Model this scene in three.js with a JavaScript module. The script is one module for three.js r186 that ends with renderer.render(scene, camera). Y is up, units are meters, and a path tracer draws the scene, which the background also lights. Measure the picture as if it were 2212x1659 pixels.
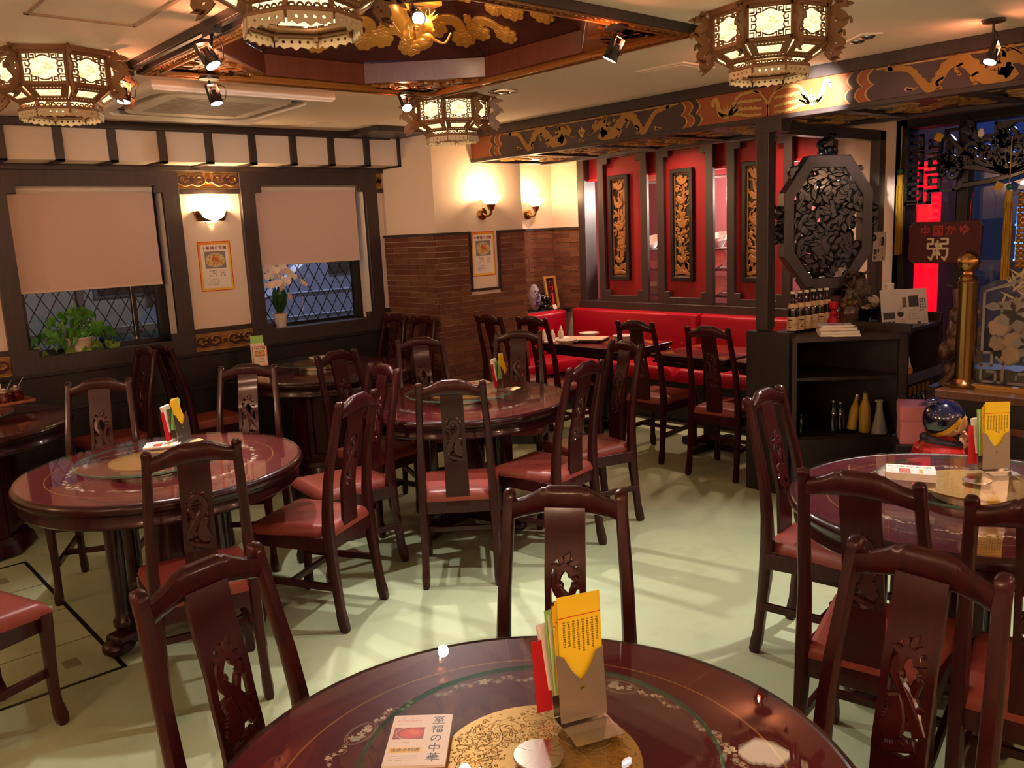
import * as THREE from 'three';
import { mergeGeometries, toCreasedNormals } from 'three/addons/utils/BufferGeometryUtils.js';
import { RoundedBoxGeometry } from 'three/addons/geometries/RoundedBoxGeometry.js';

// ---------------------------------------------------------------- camera, sky, exposure
const scene = new THREE.Scene();
const camera = new THREE.PerspectiveCamera(48.456, 2212 / 1659, 0.05, 60);
camera.position.set(0, 1.65, 0);
camera.rotation.order = 'YXZ';
camera.rotation.set(THREE.MathUtils.degToRad(-10.227), THREE.MathUtils.degToRad(-41.37), THREE.MathUtils.degToRad(-2.687));
scene.background = new THREE.Color(0x070a12);            // night outside
const EXPOSURE = 1.3;
const renderer = new THREE.WebGLRenderer({ antialias: true });
renderer.toneMapping = THREE.LinearToneMapping;
renderer.toneMappingExposure = EXPOSURE;
renderer.shadowMap.enabled = true;
// lamp strengths (the lamps themselves are built further down, each with its own light)
const WARM = 0xffd098, SOFTWARM = 0xffcfae, COOL = 0xfff0e6, LANTERN = 0xffcda4, LEAK = 0xff9a6a;
const POWER = { lantern: 2.5, panel: 1.35, track: 5.8, leak: 0.2, sconce: 0.75, fill: 2.6, down: 3.2, lead: 7, booth: 4.5, kitchen: 5, street: 26, pendant: 13 };

// ---------------------------------------------------------------- helpers
let seed = 7;
const rnd = () => { seed |= 0; seed = (seed + 0x6d2b79f5) | 0; let t = Math.imul(seed ^ (seed >>> 15), 1 | seed); t = (t + Math.imul(t ^ (t >>> 7), 61 | t)) ^ t; return ((t ^ (t >>> 14)) >>> 0) / 4294967296; };
const rr = (a, b) => a + (b - a) * rnd();
const PI = Math.PI, rad = (d) => d * PI / 180;
const V = (x, y, z) => new THREE.Vector3(x, y, z);
const V2 = (x, y) => new THREE.Vector2(x, y);
const lerp = (a, b, t) => a + (b - a) * t;
const smooth = (a, b, x) => { const t = Math.min(1, Math.max(0, (x - a) / (b - a))); return t * t * (3 - 2 * t); };
function pw(table, x) {                                   // piecewise linear lookup
  if (x <= table[0][0]) return table[0][1];
  for (let i = 1; i < table.length; i++) if (x <= table[i][0]) { const [a, p] = table[i - 1], [b, q] = table[i]; return lerp(p, q, smooth(0, 1, (x - a) / (b - a)) * 0.5 + 0.5 * (x - a) / (b - a)); }
  return table[table.length - 1][1];
}
function prep(g) {
  let o = g.index ? g.toNonIndexed() : g.clone();
  for (const n of Object.keys(o.attributes)) if (!['position', 'normal', 'uv'].includes(n)) o.deleteAttribute(n);
  if (!o.attributes.normal) o.computeVertexNormals();
  if (!o.attributes.uv) o.setAttribute('uv', new THREE.BufferAttribute(new Float32Array(o.attributes.position.count * 2), 2));
  o.morphAttributes = {}; o.clearGroups();
  return o;
}
const join = (...l) => { const f = l.flat(Infinity).filter(Boolean).map(prep); return f.length === 1 ? f[0] : mergeGeometries(f); };
function boxUV(g) {                                        // texture coordinates in metres, by the dominant axis
  const p = g.attributes.position, n = g.attributes.normal, uv = new Float32Array(p.count * 2);
  for (let i = 0; i < p.count; i += 3) {
    let nx = 0, ny = 0, nz = 0;
    for (let k = 0; k < 3; k++) { nx += Math.abs(n.getX(i + k)); ny += Math.abs(n.getY(i + k)); nz += Math.abs(n.getZ(i + k)); }
    for (let k = 0; k < 3; k++) {
      const x = p.getX(i + k), y = p.getY(i + k), z = p.getZ(i + k);
      const [a, b] = ny >= nx && ny >= nz ? [x, z] : nx >= nz ? [z, y] : [x, y];
      uv[(i + k) * 2] = a; uv[(i + k) * 2 + 1] = b;
    }
  }
  g.setAttribute('uv', new THREE.BufferAttribute(uv, 2));
  return g;
}
const tf = (g, x = 0, y = 0, z = 0, rx = 0, ry = 0, rz = 0, sx = 1, sy = sx, sz = sx) => g.applyMatrix4(new THREE.Matrix4().compose(V(x, y, z), new THREE.Quaternion().setFromEuler(new THREE.Euler(rx, ry, rz, 'YXZ')), V(sx, sy, sz)));
const bx = (w, h, d, x = 0, y = 0, z = 0, r = 0, rx = 0, ry = 0, rz = 0) => tf(r ? new RoundedBoxGeometry(w, h, d, 1, r) : new THREE.BoxGeometry(w, h, d), x, y, z, rx, ry, rz);
const span = (x0, x1, y0, y1, z0, z1, r = 0) => bx(Math.abs(x1 - x0), Math.abs(y1 - y0), Math.abs(z1 - z0), (x0 + x1) / 2, (y0 + y1) / 2, (z0 + z1) / 2, r);
const cyl = (r0, r1, h, x = 0, y = 0, z = 0, seg = 16, rx = 0, ry = 0, rz = 0, open = false) => tf(new THREE.CylinderGeometry(r1, r0, h, seg, 1, open), x, y, z, rx, ry, rz);
const sph = (r, x = 0, y = 0, z = 0, sx = 1, sy = sx, sz = sx, seg = 14) => tf(new THREE.SphereGeometry(r, seg, Math.max(6, seg * 0.7 | 0)), x, y, z, 0, 0, 0, sx, sy, sz);
const lathe = (pts, seg = 32, x = 0, y = 0, z = 0, a = 35) => tf(toCreasedNormals(new THREE.LatheGeometry(pts.map(([r, h]) => V2(r, h)), seg), rad(a)), x, y, z);
const tube = (pts, r, seg = 12, rs = 6, closed = false) => new THREE.TubeGeometry(new THREE.CatmullRomCurve3(pts.map((p) => V(...p)), closed), seg, r, rs, closed);
const shp = (pts) => new THREE.Shape(pts.map(([x, y]) => V2(x, y)));
const ext = (s, depth, bev = 0, curve = 6) => new THREE.ExtrudeGeometry(s, { depth, bevelEnabled: bev > 0, bevelSize: bev, bevelThickness: bev, bevelSegments: 1, curveSegments: curve });
const rectHole = (x0, x1, y0, y1) => new THREE.Path([V2(x0, y0), V2(x0, y1), V2(x1, y1), V2(x1, y0)]);
function loft(secs, sides = 10, pow = 3, cap = true) {     // sections [x, y, z, half width, half depth], stacked along y
  const pos = [], idx = [], n = secs.length;
  for (const [x, y, z, hx, hz] of secs) for (let k = 0; k < sides; k++) {
    const a = (k + 0.5) / sides * 2 * PI, c = Math.cos(a), s = Math.sin(a), q = Math.pow(Math.pow(Math.abs(c), pow) + Math.pow(Math.abs(s), pow), -1 / pow);
    pos.push(x + hx * c * q, y, z + hz * s * q);
  }
  for (let i = 0; i < n - 1; i++) for (let k = 0; k < sides; k++) {
    const a = i * sides + k, b = i * sides + (k + 1) % sides, c = a + sides, d = b + sides;
    idx.push(a, c, b, b, c, d);
  }
  if (cap) for (const [i, f] of [[0, 1], [n - 1, 0]]) { const [x, y, z] = secs[i]; const c = pos.length / 3; pos.push(x, y, z); for (let k = 0; k < sides; k++) { const a = i * sides + k, b = i * sides + (k + 1) % sides; f ? idx.push(c, a, b) : idx.push(c, b, a); } }
  const g = new THREE.BufferGeometry(); g.setAttribute('position', new THREE.Float32BufferAttribute(pos, 3)); g.setIndex(idx); g.computeVertexNormals();
  if (secs[0][1] > secs[n - 1][1]) { const ix = g.index.array; for (let i = 0; i < ix.length; i += 3) [ix[i], ix[i + 1]] = [ix[i + 1], ix[i]]; g.computeVertexNormals(); }
  return toCreasedNormals(g, rad(50));
}
function pillow(xAt, d, h, crown, n = 12, edge = 0.12) {   // cushion: xAt(v) half width along its depth, v 0 back to 1 front
  const pos = [], idx = [], m = n + 1;
  const f = (u) => { const a = Math.abs(u); return a > 1 - edge ? Math.sqrt(Math.max(0, 1 - ((a - 1 + edge) / edge) ** 2)) : 1; };
  const par = [...Array(m)].map((_, i) => { const t = -1 + 2 * i / n; return Math.sign(t) * (1 - (1 - Math.abs(t)) ** 1.6); });
  for (let j = 0; j < m; j++) for (let i = 0; i < m; i++) { const u = par[i], v = par[j]; pos.push(u * xAt((v + 1) / 2), h * (0.25 + 0.75 * f(u) * f(v)) + crown * (1 - u * u) * (1 - v * v), v * d / 2); }
  for (let j = 0; j < n; j++) for (let i = 0; i < n; i++) { const a = j * m + i; idx.push(a, a + m, a + 1, a + 1, a + m, a + m + 1); }
  const rim = []; for (let i = 0; i < n; i++) rim.push(i); for (let j = 0; j < n; j++) rim.push(j * m + n); for (let i = n; i > 0; i--) rim.push(n * m + i); for (let j = n; j > 0; j--) rim.push(j * m);
  const b0 = pos.length / 3; for (const k of rim) pos.push(pos[k * 3], 0, pos[k * 3 + 2]);
  for (let k = 0; k < rim.length; k++) { const a = rim[k], b = rim[(k + 1) % rim.length], c = b0 + k, e = b0 + (k + 1) % rim.length; idx.push(a, b, c, c, b, e); }
  const g = new THREE.BufferGeometry(); g.setAttribute('position', new THREE.Float32BufferAttribute(pos, 3)); g.setIndex(idx); g.computeVertexNormals();
  return toCreasedNormals(g, rad(60));
}
function spl2(pts, n) { return new THREE.SplineCurve(pts.map(([x, y]) => V2(x, y))).getPoints(n); }
function ribbon(pts, w, { n = 24, spikes = 0, up = 1 } = {}) {  // a tapering band along a curve, spiky on one side if asked
  const p = spl2(pts, n), L = [], R = [];
  for (let i = 0; i <= n; i++) {
    const a = p[Math.max(0, i - 1)], b = p[Math.min(n, i + 1)], dx = b.x - a.x, dy = b.y - a.y, l = Math.hypot(dx, dy) || 1, nx = -dy / l * up, ny = dx / l * up, t = i / n, ww = Math.max(0.0004, typeof w === 'function' ? w(t) : w);
    L.push([p[i].x + nx * ww * (1 + (spikes && i % 2 ? spikes : 0)), p[i].y + ny * ww * (1 + (spikes && i % 2 ? spikes : 0))]);
    R.push([p[i].x - nx * ww, p[i].y - ny * ww]);
  }
  return shp(L.concat(R.reverse()));
}
const leaf = (x, y, l, w, a) => { const c = Math.cos(a), s = Math.sin(a), q = (u, v) => [x + u * c - v * s, y + u * s + v * c]; return shp([q(0, 0), q(l * 0.25, w * 0.42), q(l * 0.55, w * 0.5), q(l, 0), q(l * 0.55, -w * 0.5), q(l * 0.25, -w * 0.42)]); };
const flower = (x, y, r, k = 5, a0 = 0) => { const pts = []; for (let i = 0; i < k * 6; i++) { const a = a0 + i / (k * 6) * 2 * PI, q = r * (0.78 + 0.22 * Math.abs(Math.sin(a * k / 2 - a0 * k / 2))); pts.push([x + q * Math.cos(a), y + q * Math.sin(a)]); } return shp(pts); };
const spiral = (x, y, r, turns = 1.4, a0 = 0, dir = 1) => [...Array(15)].map((_, i) => { const t = i / 14, a = a0 + dir * t * turns * 2 * PI, q = r * (1 - 0.85 * t); return [x + q * Math.cos(a), y + q * Math.sin(a)]; });

// naming and grouping
const taken = {};
const numbered = (n) => { const k = taken[n] = (taken[n] ?? -1) + 1; return k ? `${n}_${String(k).padStart(3, '0')}` : n; };
const lit = (m) => { m.castShadow = m.receiveShadow = true; return m; };
function part(name, geo, mat, parent, label, keepUV) {
  const list = Array.isArray(geo) ? geo : [geo], g = keepUV ? join(list) : boxUV(join(list));
  const m = lit(new THREE.Mesh(g, mat)); m.name = parent === scene ? numbered(name) : name;
  if (label) m.userData.label = label;
  parent.add(m); return m;
}
function thing(name, label, category, [x, y, z] = [0, 0, 0], turn = 0, group) {
  const o = new THREE.Group(); o.name = numbered(name); o.position.set(x, y, z); o.rotation.y = turn; o.userData = { label, category };
  if (group) o.userData.group = group; scene.add(o); return o;
}
function solo(name, label, category, geo, mat, at = [0, 0, 0], turn = 0, group, keepUV) {
  const m = part(name, geo, mat, scene, label, keepUV); m.position.set(...at); m.rotation.y = turn; m.userData.category = category; if (group) m.userData.group = group; return m;
}
function struct(name, geo, mat) { const m = part(name, geo, mat, scene); m.userData.kind = 'structure'; return m; }
function structGroup(name) { const o = new THREE.Group(); o.name = numbered(name); o.userData.kind = 'structure'; scene.add(o); return o; }
function dup(root, label, [x, y, z], turn = 0, group, s = 1) {
  const r = root.clone(); r.name = numbered(root.name.replace(/_\d{3}$/, '')); r.position.set(x, y, z); r.rotation.y = turn; r.scale.setScalar(s);
  r.userData = { ...root.userData, label }; if (group) r.userData.group = group; scene.add(r); return r;
}
function lamp(kind, color, power, [x, y, z], o = {}) {      // a light in front of a glowing face
  const l = kind === 'spot' ? new THREE.SpotLight(color, power, 0, o.angle ?? 0.6, o.penumbra ?? 0.5) : new THREE.PointLight(color, power);
  l.position.set(x, y, z); l.castShadow = true; l.shadow.radius = (o.size ?? 0.02) / 0.02; l.name = 'lamp_light';
  if (o.to) { l.target.position.set(...o.to); (o.parent ?? scene).add(l.target); }
  (o.parent ?? scene).add(l); return l;
}

function areaLamp(color, k, w, h, [x, y, z], parent = scene) {  // a glowing face pointing down
  const l = new THREE.RectAreaLight(color, k, w, h); l.position.set(x, y, z); l.rotation.x = -PI / 2; l.name = 'lamp_light'; parent.add(l); return l;
}

// ---------------------------------------------------------------- textures
function noiseAt(x, y, s, per) { // value noise that tiles with period per
  const h = (i, j) => { let k = Math.imul(((i % per) + per) % per + 17 + s * 131, 374761393) ^ Math.imul(((j % per) + per) % per + 91, 668265263); k = Math.imul(k ^ (k >>> 13), 1274126177); return ((k ^ (k >>> 16)) >>> 0) / 4294967296; };
  const i = Math.floor(x), j = Math.floor(y), u = x - i, v = y - j, a = u * u * (3 - 2 * u), b = v * v * (3 - 2 * v);
  return lerp(lerp(h(i, j), h(i + 1, j), a), lerp(h(i, j + 1), h(i + 1, j + 1), a), b);
}
function fbm(u, v, s, f0, oct = 4) { let t = 0, a = 0.5, f = f0; for (let o = 0; o < oct; o++) { t += a * noiseAt(u * f, v * f, s + o, f); a *= 0.5; f *= 2; } return t / (1 - Math.pow(0.5, oct)); }
function dataTex(n, fn, rep, srgb) {
  const d = new Uint8Array(n * n * 4);
  for (let j = 0; j < n; j++) for (let i = 0; i < n; i++) { const c = fn(i / n, j / n), k = (j * n + i) * 4; for (let q = 0; q < 3; q++) d[k + q] = Math.max(0, Math.min(255, 255 * (Array.isArray(c) ? c[q] : c))); d[k + 3] = 255; }
  const t = new THREE.DataTexture(d, n, n); t.wrapS = t.wrapT = THREE.RepeatWrapping; t.magFilter = t.minFilter = THREE.LinearFilter; t.repeat.set(rep, rep); if (srgb) t.colorSpace = THREE.SRGBColorSpace; t.needsUpdate = true; return t;
}
function canvasTex(w, h, draw) {
  const c = document.createElement('canvas'); c.width = w; c.height = h; const g = c.getContext('2d'); draw(g, w, h);
  const t = new THREE.CanvasTexture(c); t.colorSpace = THREE.SRGBColorSpace; t.magFilter = THREE.LinearFilter; return t;
}
const hex = (h) => [(h >> 16 & 255) / 255, (h >> 8 & 255) / 255, (h & 255) / 255];
const mixc = (a, b, t) => a.map((x, i) => lerp(x, b[i], t));
const grainTex = (a, b, rep, sx = 1, s = 3) => dataTex(256, (u, v) => { const w = fbm(u, v, s, 4, 3); const q = fbm(u + 0 * w, v, s + 9, 1, 1) * 0; const line = noiseAt(u * 64 + w * 6, v * 4, s + 5, 64) * 0.6 + noiseAt(u * 128, v * 8, s + 6, 128) * 0.4; return mixc(hex(a), hex(b), line + q); }, rep, true);
const fineBump = dataTex(256, (u, v) => fbm(u, v, 31, 32, 3), 4);
const plasterBump = dataTex(256, (u, v) => fbm(u, v, 41, 16, 4), 2);
const std = (color, roughness = 0.6, o = {}) => new THREE.MeshStandardMaterial({ color, roughness, ...o });
const phy = (color, roughness = 0.4, o = {}) => new THREE.MeshPhysicalMaterial({ color, roughness, ...o });
const glow = (color, k) => new THREE.MeshStandardMaterial({ color: 0x111111, emissive: color, emissiveIntensity: k, roughness: 0.5 });
const M = {
  rose: phy(0xffffff, 0.36, { map: grainTex(0x270608, 0x3d0b0e, 1.3), clearcoat: 0.28, clearcoatRoughness: 0.12, specularIntensity: 0.45 }),
  roseCarve: phy(0x3a0c0e, 0.32, { clearcoat: 0.35, clearcoatRoughness: 0.15, specularIntensity: 0.5 }),
  tableEdge: phy(0xffffff, 0.3, { map: grainTex(0x1f0508, 0x330a0e, 1.1, 1, 5), clearcoat: 0.4, clearcoatRoughness: 0.08, specularIntensity: 0.4 }),
  vinyl: phy(0x80372e, 0.42, { bumpMap: fineBump, bumpScale: 0.0004 }),
  redVinyl: phy(0xa50424, 0.36, { bumpMap: fineBump, bumpScale: 0.0004 }),
  dark: phy(0xffffff, 0.45, { map: grainTex(0x2a2020, 0x3b2e2c, 1.0, 1, 7), clearcoat: 0.15, clearcoatRoughness: 0.3 }),
  darker: phy(0xffffff, 0.5, { map: grainTex(0x150f0d, 0x211815, 1.0, 1, 8) }),
  black: phy(0x0c0b0c, 0.38),
  blackCarve: phy(0x0d0b0f, 0.34, { clearcoat: 0.2 }),
  wall: std(0xecd9c6, 0.9, { bumpMap: plasterBump, bumpScale: 0.0012 }),
  ceil: std(0xf0e2d2, 0.92, { bumpMap: plasterBump, bumpScale: 0.001 }),
  white: std(0xe8e0d2, 0.6),
  soffit: std(0xeadccb, 0.85),
  redPanel: phy(0x8e0a14, 0.55),
  gilt: phy(0xb98236, 0.42, { metalness: 0.2 }), giltWood: phy(0x8f5f2c, 0.5, { metalness: 0.1 }),
  giltBright: phy(0xc88a34, 0.3, { metalness: 0.55 }),
  giltPale: phy(0xb3843f, 0.5),
  brass: phy(0x9c7444, 0.26, { metalness: 1 }),
  steel: phy(0xbfb9ae, 0.28, { metalness: 1 }),
  chrome: phy(0xd8d8d8, 0.12, { metalness: 1 }),
  glass: phy(0xffffff, 0.0, { transmission: 1, thickness: 0, ior: 1.5 }), topGlass: phy(0xffffff, 0.0, { transmission: 1, thickness: 0, ior: 1.36 }),
  glassEdge: phy(0x9fe0cc, 0.05, { transmission: 0.88, thickness: 0 }),
  paper: std(0xefe6dc, 0.85), yellow: std(0xf2c40a, 0.7), green: std(0x9fdc7a, 0.7), orange: std(0xf09a10, 0.7), red: std(0xc41020, 0.5),
  plastic: phy(0x161616, 0.4), porcelain: phy(0xf0e8de, 0.18, { clearcoat: 0.4 }),
  leafGreen: phy(0x3f7d22, 0.45, { transmission: 0.25, thickness: 0 }), leafDark: phy(0x1f4a1c, 0.4),
  petal: std(0xe8d8cc, 0.7), pot: std(0xd9cbb8, 0.55), soil: std(0x3a2216, 1), bark: std(0x8a5a34, 1),
};
// ---------------------------------------------------------------- room shell
const CEIL = 2.45, ZN = -6.2, XE = 6.1;
const floorTex = dataTex(512, (u, v) => { const a = fbm(u, v, 3, 4, 5), b = fbm(u, v, 13, 24, 3); return mixc(mixc(hex(0x99a986), hex(0xaebb99), a), hex(0x8e9c7c), smooth(0.55, 0.85, b) * 0.35); }, 0.5, true);
const floorMat = phy(0xffffff, 0.5, { map: floorTex, bumpMap: plasterBump, bumpScale: 0.0004, clearcoat: 0.12, clearcoatRoughness: 0.35 });
const floor = structGroup('floor');
part('floor_slab', span(-2.3, 6.3, -0.12, 0, -6.4, 2.3), floorMat, floor);
part('hatch_edge', span(0.888, 0.906, -0.01, 0.0025, -5.08, -3.44), M.plastic, floor);
part('hatch_edge', span(0.2, 0.9, -0.01, 0.0025, -3.455, -3.44), M.plastic, floor);
part('hatch_edge', span(0.2, 0.9, -0.01, 0.0025, -5.085, -5.07), M.plastic, floor);
for (const z of [-4.66, -4.25, -3.85]) part('hatch_joint', span(0.2, 0.888, -0.01, 0.0012, z - 0.003, z + 0.003), std(0x6b6d52, 0.7), floor);
for (const [x, z] of [[0.74, -4.86], [0.75, -3.64]]) part('handle_plate', [bx(0.06, 0.006, 0.075, x, 0.001, z, 0.002), cyl(0.006, 0.006, 0.006, x - 0.015, 0.003, z), cyl(0.006, 0.006, 0.006, x + 0.015, 0.003, z)], std(0x7d7c66, 0.5), floor);
const CX0 = 1.5, CX1 = 3.08, CZ0 = -4.05, CZ1 = -2.3;      // the coffer's opening
const ceiling = structGroup('ceiling');
part('ceiling_slab', [span(-2.3, 6.3, CEIL, 2.6, -6.4, CZ0), span(-2.3, 6.3, CEIL, 2.6, CZ1, 2.3), span(-2.3, CX0, CEIL, 2.6, CZ0, CZ1), span(CX1, 6.3, CEIL, 2.6, CZ0, CZ1)], M.ceil, ceiling);
part('access_hatch_frame', [span(0.84, 1.21, CEIL - 0.006, CEIL + 0.002, -3.37, -3.355), span(1.195, 1.21, CEIL - 0.006, CEIL + 0.002, -3.37, -2.6), span(0.84, 0.855, CEIL - 0.006, CEIL + 0.002, -3.37, -2.6)], std(0xa9927a, 0.6), ceiling);

const OPEN = [[1.295, 2.27], [2.945, 3.92]], WY0 = 0.97, WY1 = 2.07;
const north = structGroup('wall_north');
part('plaster', [span(-2.3, 1.295, 0, CEIL, -6.42, ZN), span(2.27, 2.945, 0, CEIL, -6.42, ZN), span(3.92, 6.3, 0, CEIL, -6.42, ZN), ...OPEN.flatMap(([a, b]) => [span(a, b, 0, WY0, -6.42, ZN), span(a, b, WY1, CEIL, -6.42, ZN)])], M.wall, north);
part('dado_panel', span(-2.3, 4.1, 0, 0.87, ZN, ZN + 0.02), M.darker, north);
part('dado_rail', span(-2.3, 4.1, 0.845, 0.875, ZN, ZN + 0.04, 0.005), M.darker, north);
part('dado_rail', span(-2.3, 4.1, 0.60, 0.62, ZN, ZN + 0.03, 0.004), M.darker, north);
part('head_rail', span(-2.3, 4.1, 2.165, 2.2, ZN, ZN + 0.045, 0.005), M.dark, north);
part('plaster', [span(-2.3, -2.2, 0, CEIL, -6.2, 2.3)], M.wall, structGroup('wall_west'));
part('plaster', [span(-2.3, 6.3, 0, CEIL, 2.2, 2.3)], M.wall, structGroup('wall_south'));

// windows
function stepped(x0, x1, y0, y1, nx, ny) { // an opening with a notch in every corner
  return [V2(x0 + nx, y0), V2(x1 - nx, y0), V2(x1 - nx, y0 + ny), V2(x1, y0 + ny), V2(x1, y1 - ny), V2(x1 - nx, y1 - ny), V2(x1 - nx, y1), V2(x0 + nx, y1), V2(x0 + nx, y1 - ny), V2(x0, y1 - ny), V2(x0, y0 + ny), V2(x0 + nx, y0 + ny)];
}
const cameMat = std(0x0b0b0c, 0.5);
OPEN.forEach(([a, b], k) => {
  const w = structGroup('window_' + (k + 1)), fr = shp([[a - 0.107, 0.872], [b + 0.107, 0.872], [b + 0.107, 2.17], [a - 0.107, 2.17]]);
  fr.holes.push(new THREE.Path(stepped(a, b, WY0 + 0.005, WY1, 0.055, 0.05)));
  part('window_frame', tf(ext(fr, 0.035, 0.004), 0, 0, ZN), M.dark, w);
  part('reveal', [span(b - 0.004, b + 0.002, WY0, WY1, -6.3, ZN), span(a - 0.002, a + 0.004, WY0, WY1, -6.3, ZN), span(a, b, WY1 - 0.004, WY1 + 0.002, -6.3, ZN)], M.white, w);
  part('window_sill', span(a, b, WY0 - 0.02, WY0 + 0.004, -6.42, ZN + 0.01), M.darker, w);
  const s = shp([[a, WY0], [b, WY0], [b, WY1], [a, WY1]]); s.holes.push(rectHole(a + 0.055, b - 0.075, WY0 + 0.03, WY1 - 0.05));
  part('sash', tf(ext(s, 0.04), 0, 0, -6.38), M.black, w);
  part('pane', span(a + 0.05, b - 0.07, WY0 + 0.02, WY1 - 0.05, -6.368, -6.364), M.glass, w);
  if (k === 0) part('mullion', span(a + 0.73, a + 0.76, WY0, 1.5, -6.38, -6.345), M.darker, w);
  const X0 = a + 0.055, X1 = b - 0.075, Y0 = WY0 + 0.03, Y1 = 1.52, dx = 0.098, sl = 1.72;      // leaded diamonds, two families of bars
  for (const dir of [1, -1]) for (let c = -8; c < 18; c++) {
    let x0 = X0 + c * dx, y0 = Y0, x1 = x0 + dir * (Y1 - Y0) / sl, y1 = Y1;
    const clip = (x, y, lim) => y + dir * sl * (lim - x);
    const f = (lim, less) => { if (less(x0) && less(x1)) return false; if (less(x0)) { y0 = clip(x0, y0, lim); x0 = lim; } if (less(x1)) { y1 = clip(x1, y1, lim); x1 = lim; } return true; };
    if (!f(X0, (x) => x < X0) || !f(X1, (x) => x > X1)) continue;
    const l = Math.hypot(x1 - x0, y1 - y0); if (l < 0.05) continue;
    part('lattice_bar', bx(0.005, l, 0.006, (x0 + x1) / 2, (y0 + y1) / 2, dir > 0 ? -6.36 : -6.359, 0, 0, 0, -Math.atan2(x1 - x0, y1 - y0)), cameMat, w);
  }
});

// bracketed cornice over the windows
const cornice = structGroup('trim_1');
part('soffit_board', [span(-2.3, 4.12, 2.205, 2.42, -5.905, ZN)], M.soffit, cornice);
part('fascia_beam', span(-2.3, 4.0, 2.4, CEIL, -6.2, -5.87, 0.005), M.dark, cornice);
for (let i = 0; i < 21; i++) { const x = 4.105 - i * 0.3175; if (x < -2.2) break; part('bracket', [span(x - 0.026, x + 0.026, 2.192, 2.41, -5.915, -5.885, 0.004), span(x - 0.026, x + 0.026, 2.192, 2.212, -6.19, -5.885, 0.004)], M.dark, cornice); }
part('corner_board', span(3.6, 4.52, 2.41, CEIL, -5.9, -5.45, 0.004), M.dark, cornice);

// pier in the corner, brick faced
const brickBump = dataTex(256, (u, v) => 0.5 * fbm(u, v, 51, 12, 4) + 0.5 * Math.abs(fbm(u + 0.3, v * 0.6, 57, 8, 3) * 2 - 1), 5);
const brickMats = [0x683a27, 0x6e422c, 0x623624, 0x744a32].map((c) => std(c, 0.85, { bumpMap: brickBump, bumpScale: 0.005 }));
const PX0 = 4.1, PX1 = 5.03, PZ = -5.48;
const brickVar = [0, 1, 2, 3, 4, 5].map(() => { const g = new RoundedBoxGeometry(1, 1, 1, 1, 0.02), p = g.attributes.position; for (let i = 0; i < p.count; i++) if (p.getZ(i) > 0.3) p.setZ(i, p.getZ(i) + (noiseAt(p.getX(i) * 3 + 9, p.getY(i) * 3 + 9, 5, 64) - 0.5) * 0.5); g.computeVertexNormals(); return g; });
function bricks(parent, x0, x1, y0, y1, place, skip) {      // running bond of thin split bricks; place(u, v) -> position
  const h = 0.0455, L = 0.228; let row = 0;
  for (let y = y0; y < y1 - 0.01; y += h, row++) {
    const hh = Math.min(h, y1 - y);
    for (let x = x0 - (row % 2 ? L * 0.5 : 0) ; x < x1; x += L) {
      const a = Math.max(x, x0), b = Math.min(x + L, x1); if (b - a < 0.02) continue;
      const pieces = skip && y + hh > skip[2] ? [[a, Math.min(b, skip[0])], [Math.max(a, skip[1]), b]] : [[a, b]];
      for (const [p, q] of pieces) if (q - p > 0.02) {
        const m = lit(new THREE.Mesh(brickGeo(q - p, hh), brickMats[rnd() * 4 | 0])); m.name = 'brick'; place(m, (p + q) / 2, y + hh / 2, rr(0.001, 0.006)); parent.add(m);
      }
    }
  }
}
const brickCache = {};
function brickGeo(l, h) { const k = [Math.round(l * 200), Math.round(h * 400), rnd() * 3 | 0].join(); return brickCache[k] ??= boxUV(prep(tf(brickVar[rnd() * 6 | 0].clone(), 0, 0, 0, 0, 0, 0, l - 0.004, h - 0.005, 0.014))); }
const pier = structGroup('wall_pier');
part('plaster', [span(PX0, PX1, 0, CEIL, -6.25, PZ)], M.wall, pier);
bricks(pier, PX0 - 0.012, PX1 + 0.004, 0.0, 1.63, (m, u, v, o) => m.position.set(u, v, PZ + 0.004 + o), [4.423, 4.745, 1.178]);
part('cap_rail', [span(PX0 - 0.015, 4.425, 1.63, 1.652, PZ - 0.01, PZ + 0.02), span(4.742, PX1 + 0.01, 1.63, 1.652, PZ - 0.01, PZ + 0.02)], M.dark, pier);
part('niche_frame', [span(4.42, 4.44, 1.175, 1.652, PZ, PZ + 0.022), span(4.728, 4.748, 1.175, 1.652, PZ, PZ + 0.022), span(4.42, 4.748, 1.165, 1.187, PZ, PZ + 0.022)], M.dark, pier);
const pierSide = structGroup('wall_pier_side');
part('cap_rail', span(PX0 - 0.02, PX0, 1.63, 1.652, ZN, PZ), M.dark, pierSide);
bricks(pierSide, -6.19, PZ, 0.0, 1.63, (m, u, v, o) => { m.position.set(PX0 - 0.004 - o, v, u); m.rotation.y = -PI / 2; });
const alcove = structGroup('wall_alcove');
part('cap_rail', [span(PX1, XE, 1.63, 1.652, ZN, ZN + 0.02), span(5.66, 5.68, 1.2, 1.64, ZN, ZN + 0.02)], M.dark, alcove);
bricks(alcove, 5.4, XE, 0.82, 1.63, (m, u, v, o) => m.position.set(u, v, ZN + 0.004 + o));

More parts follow.
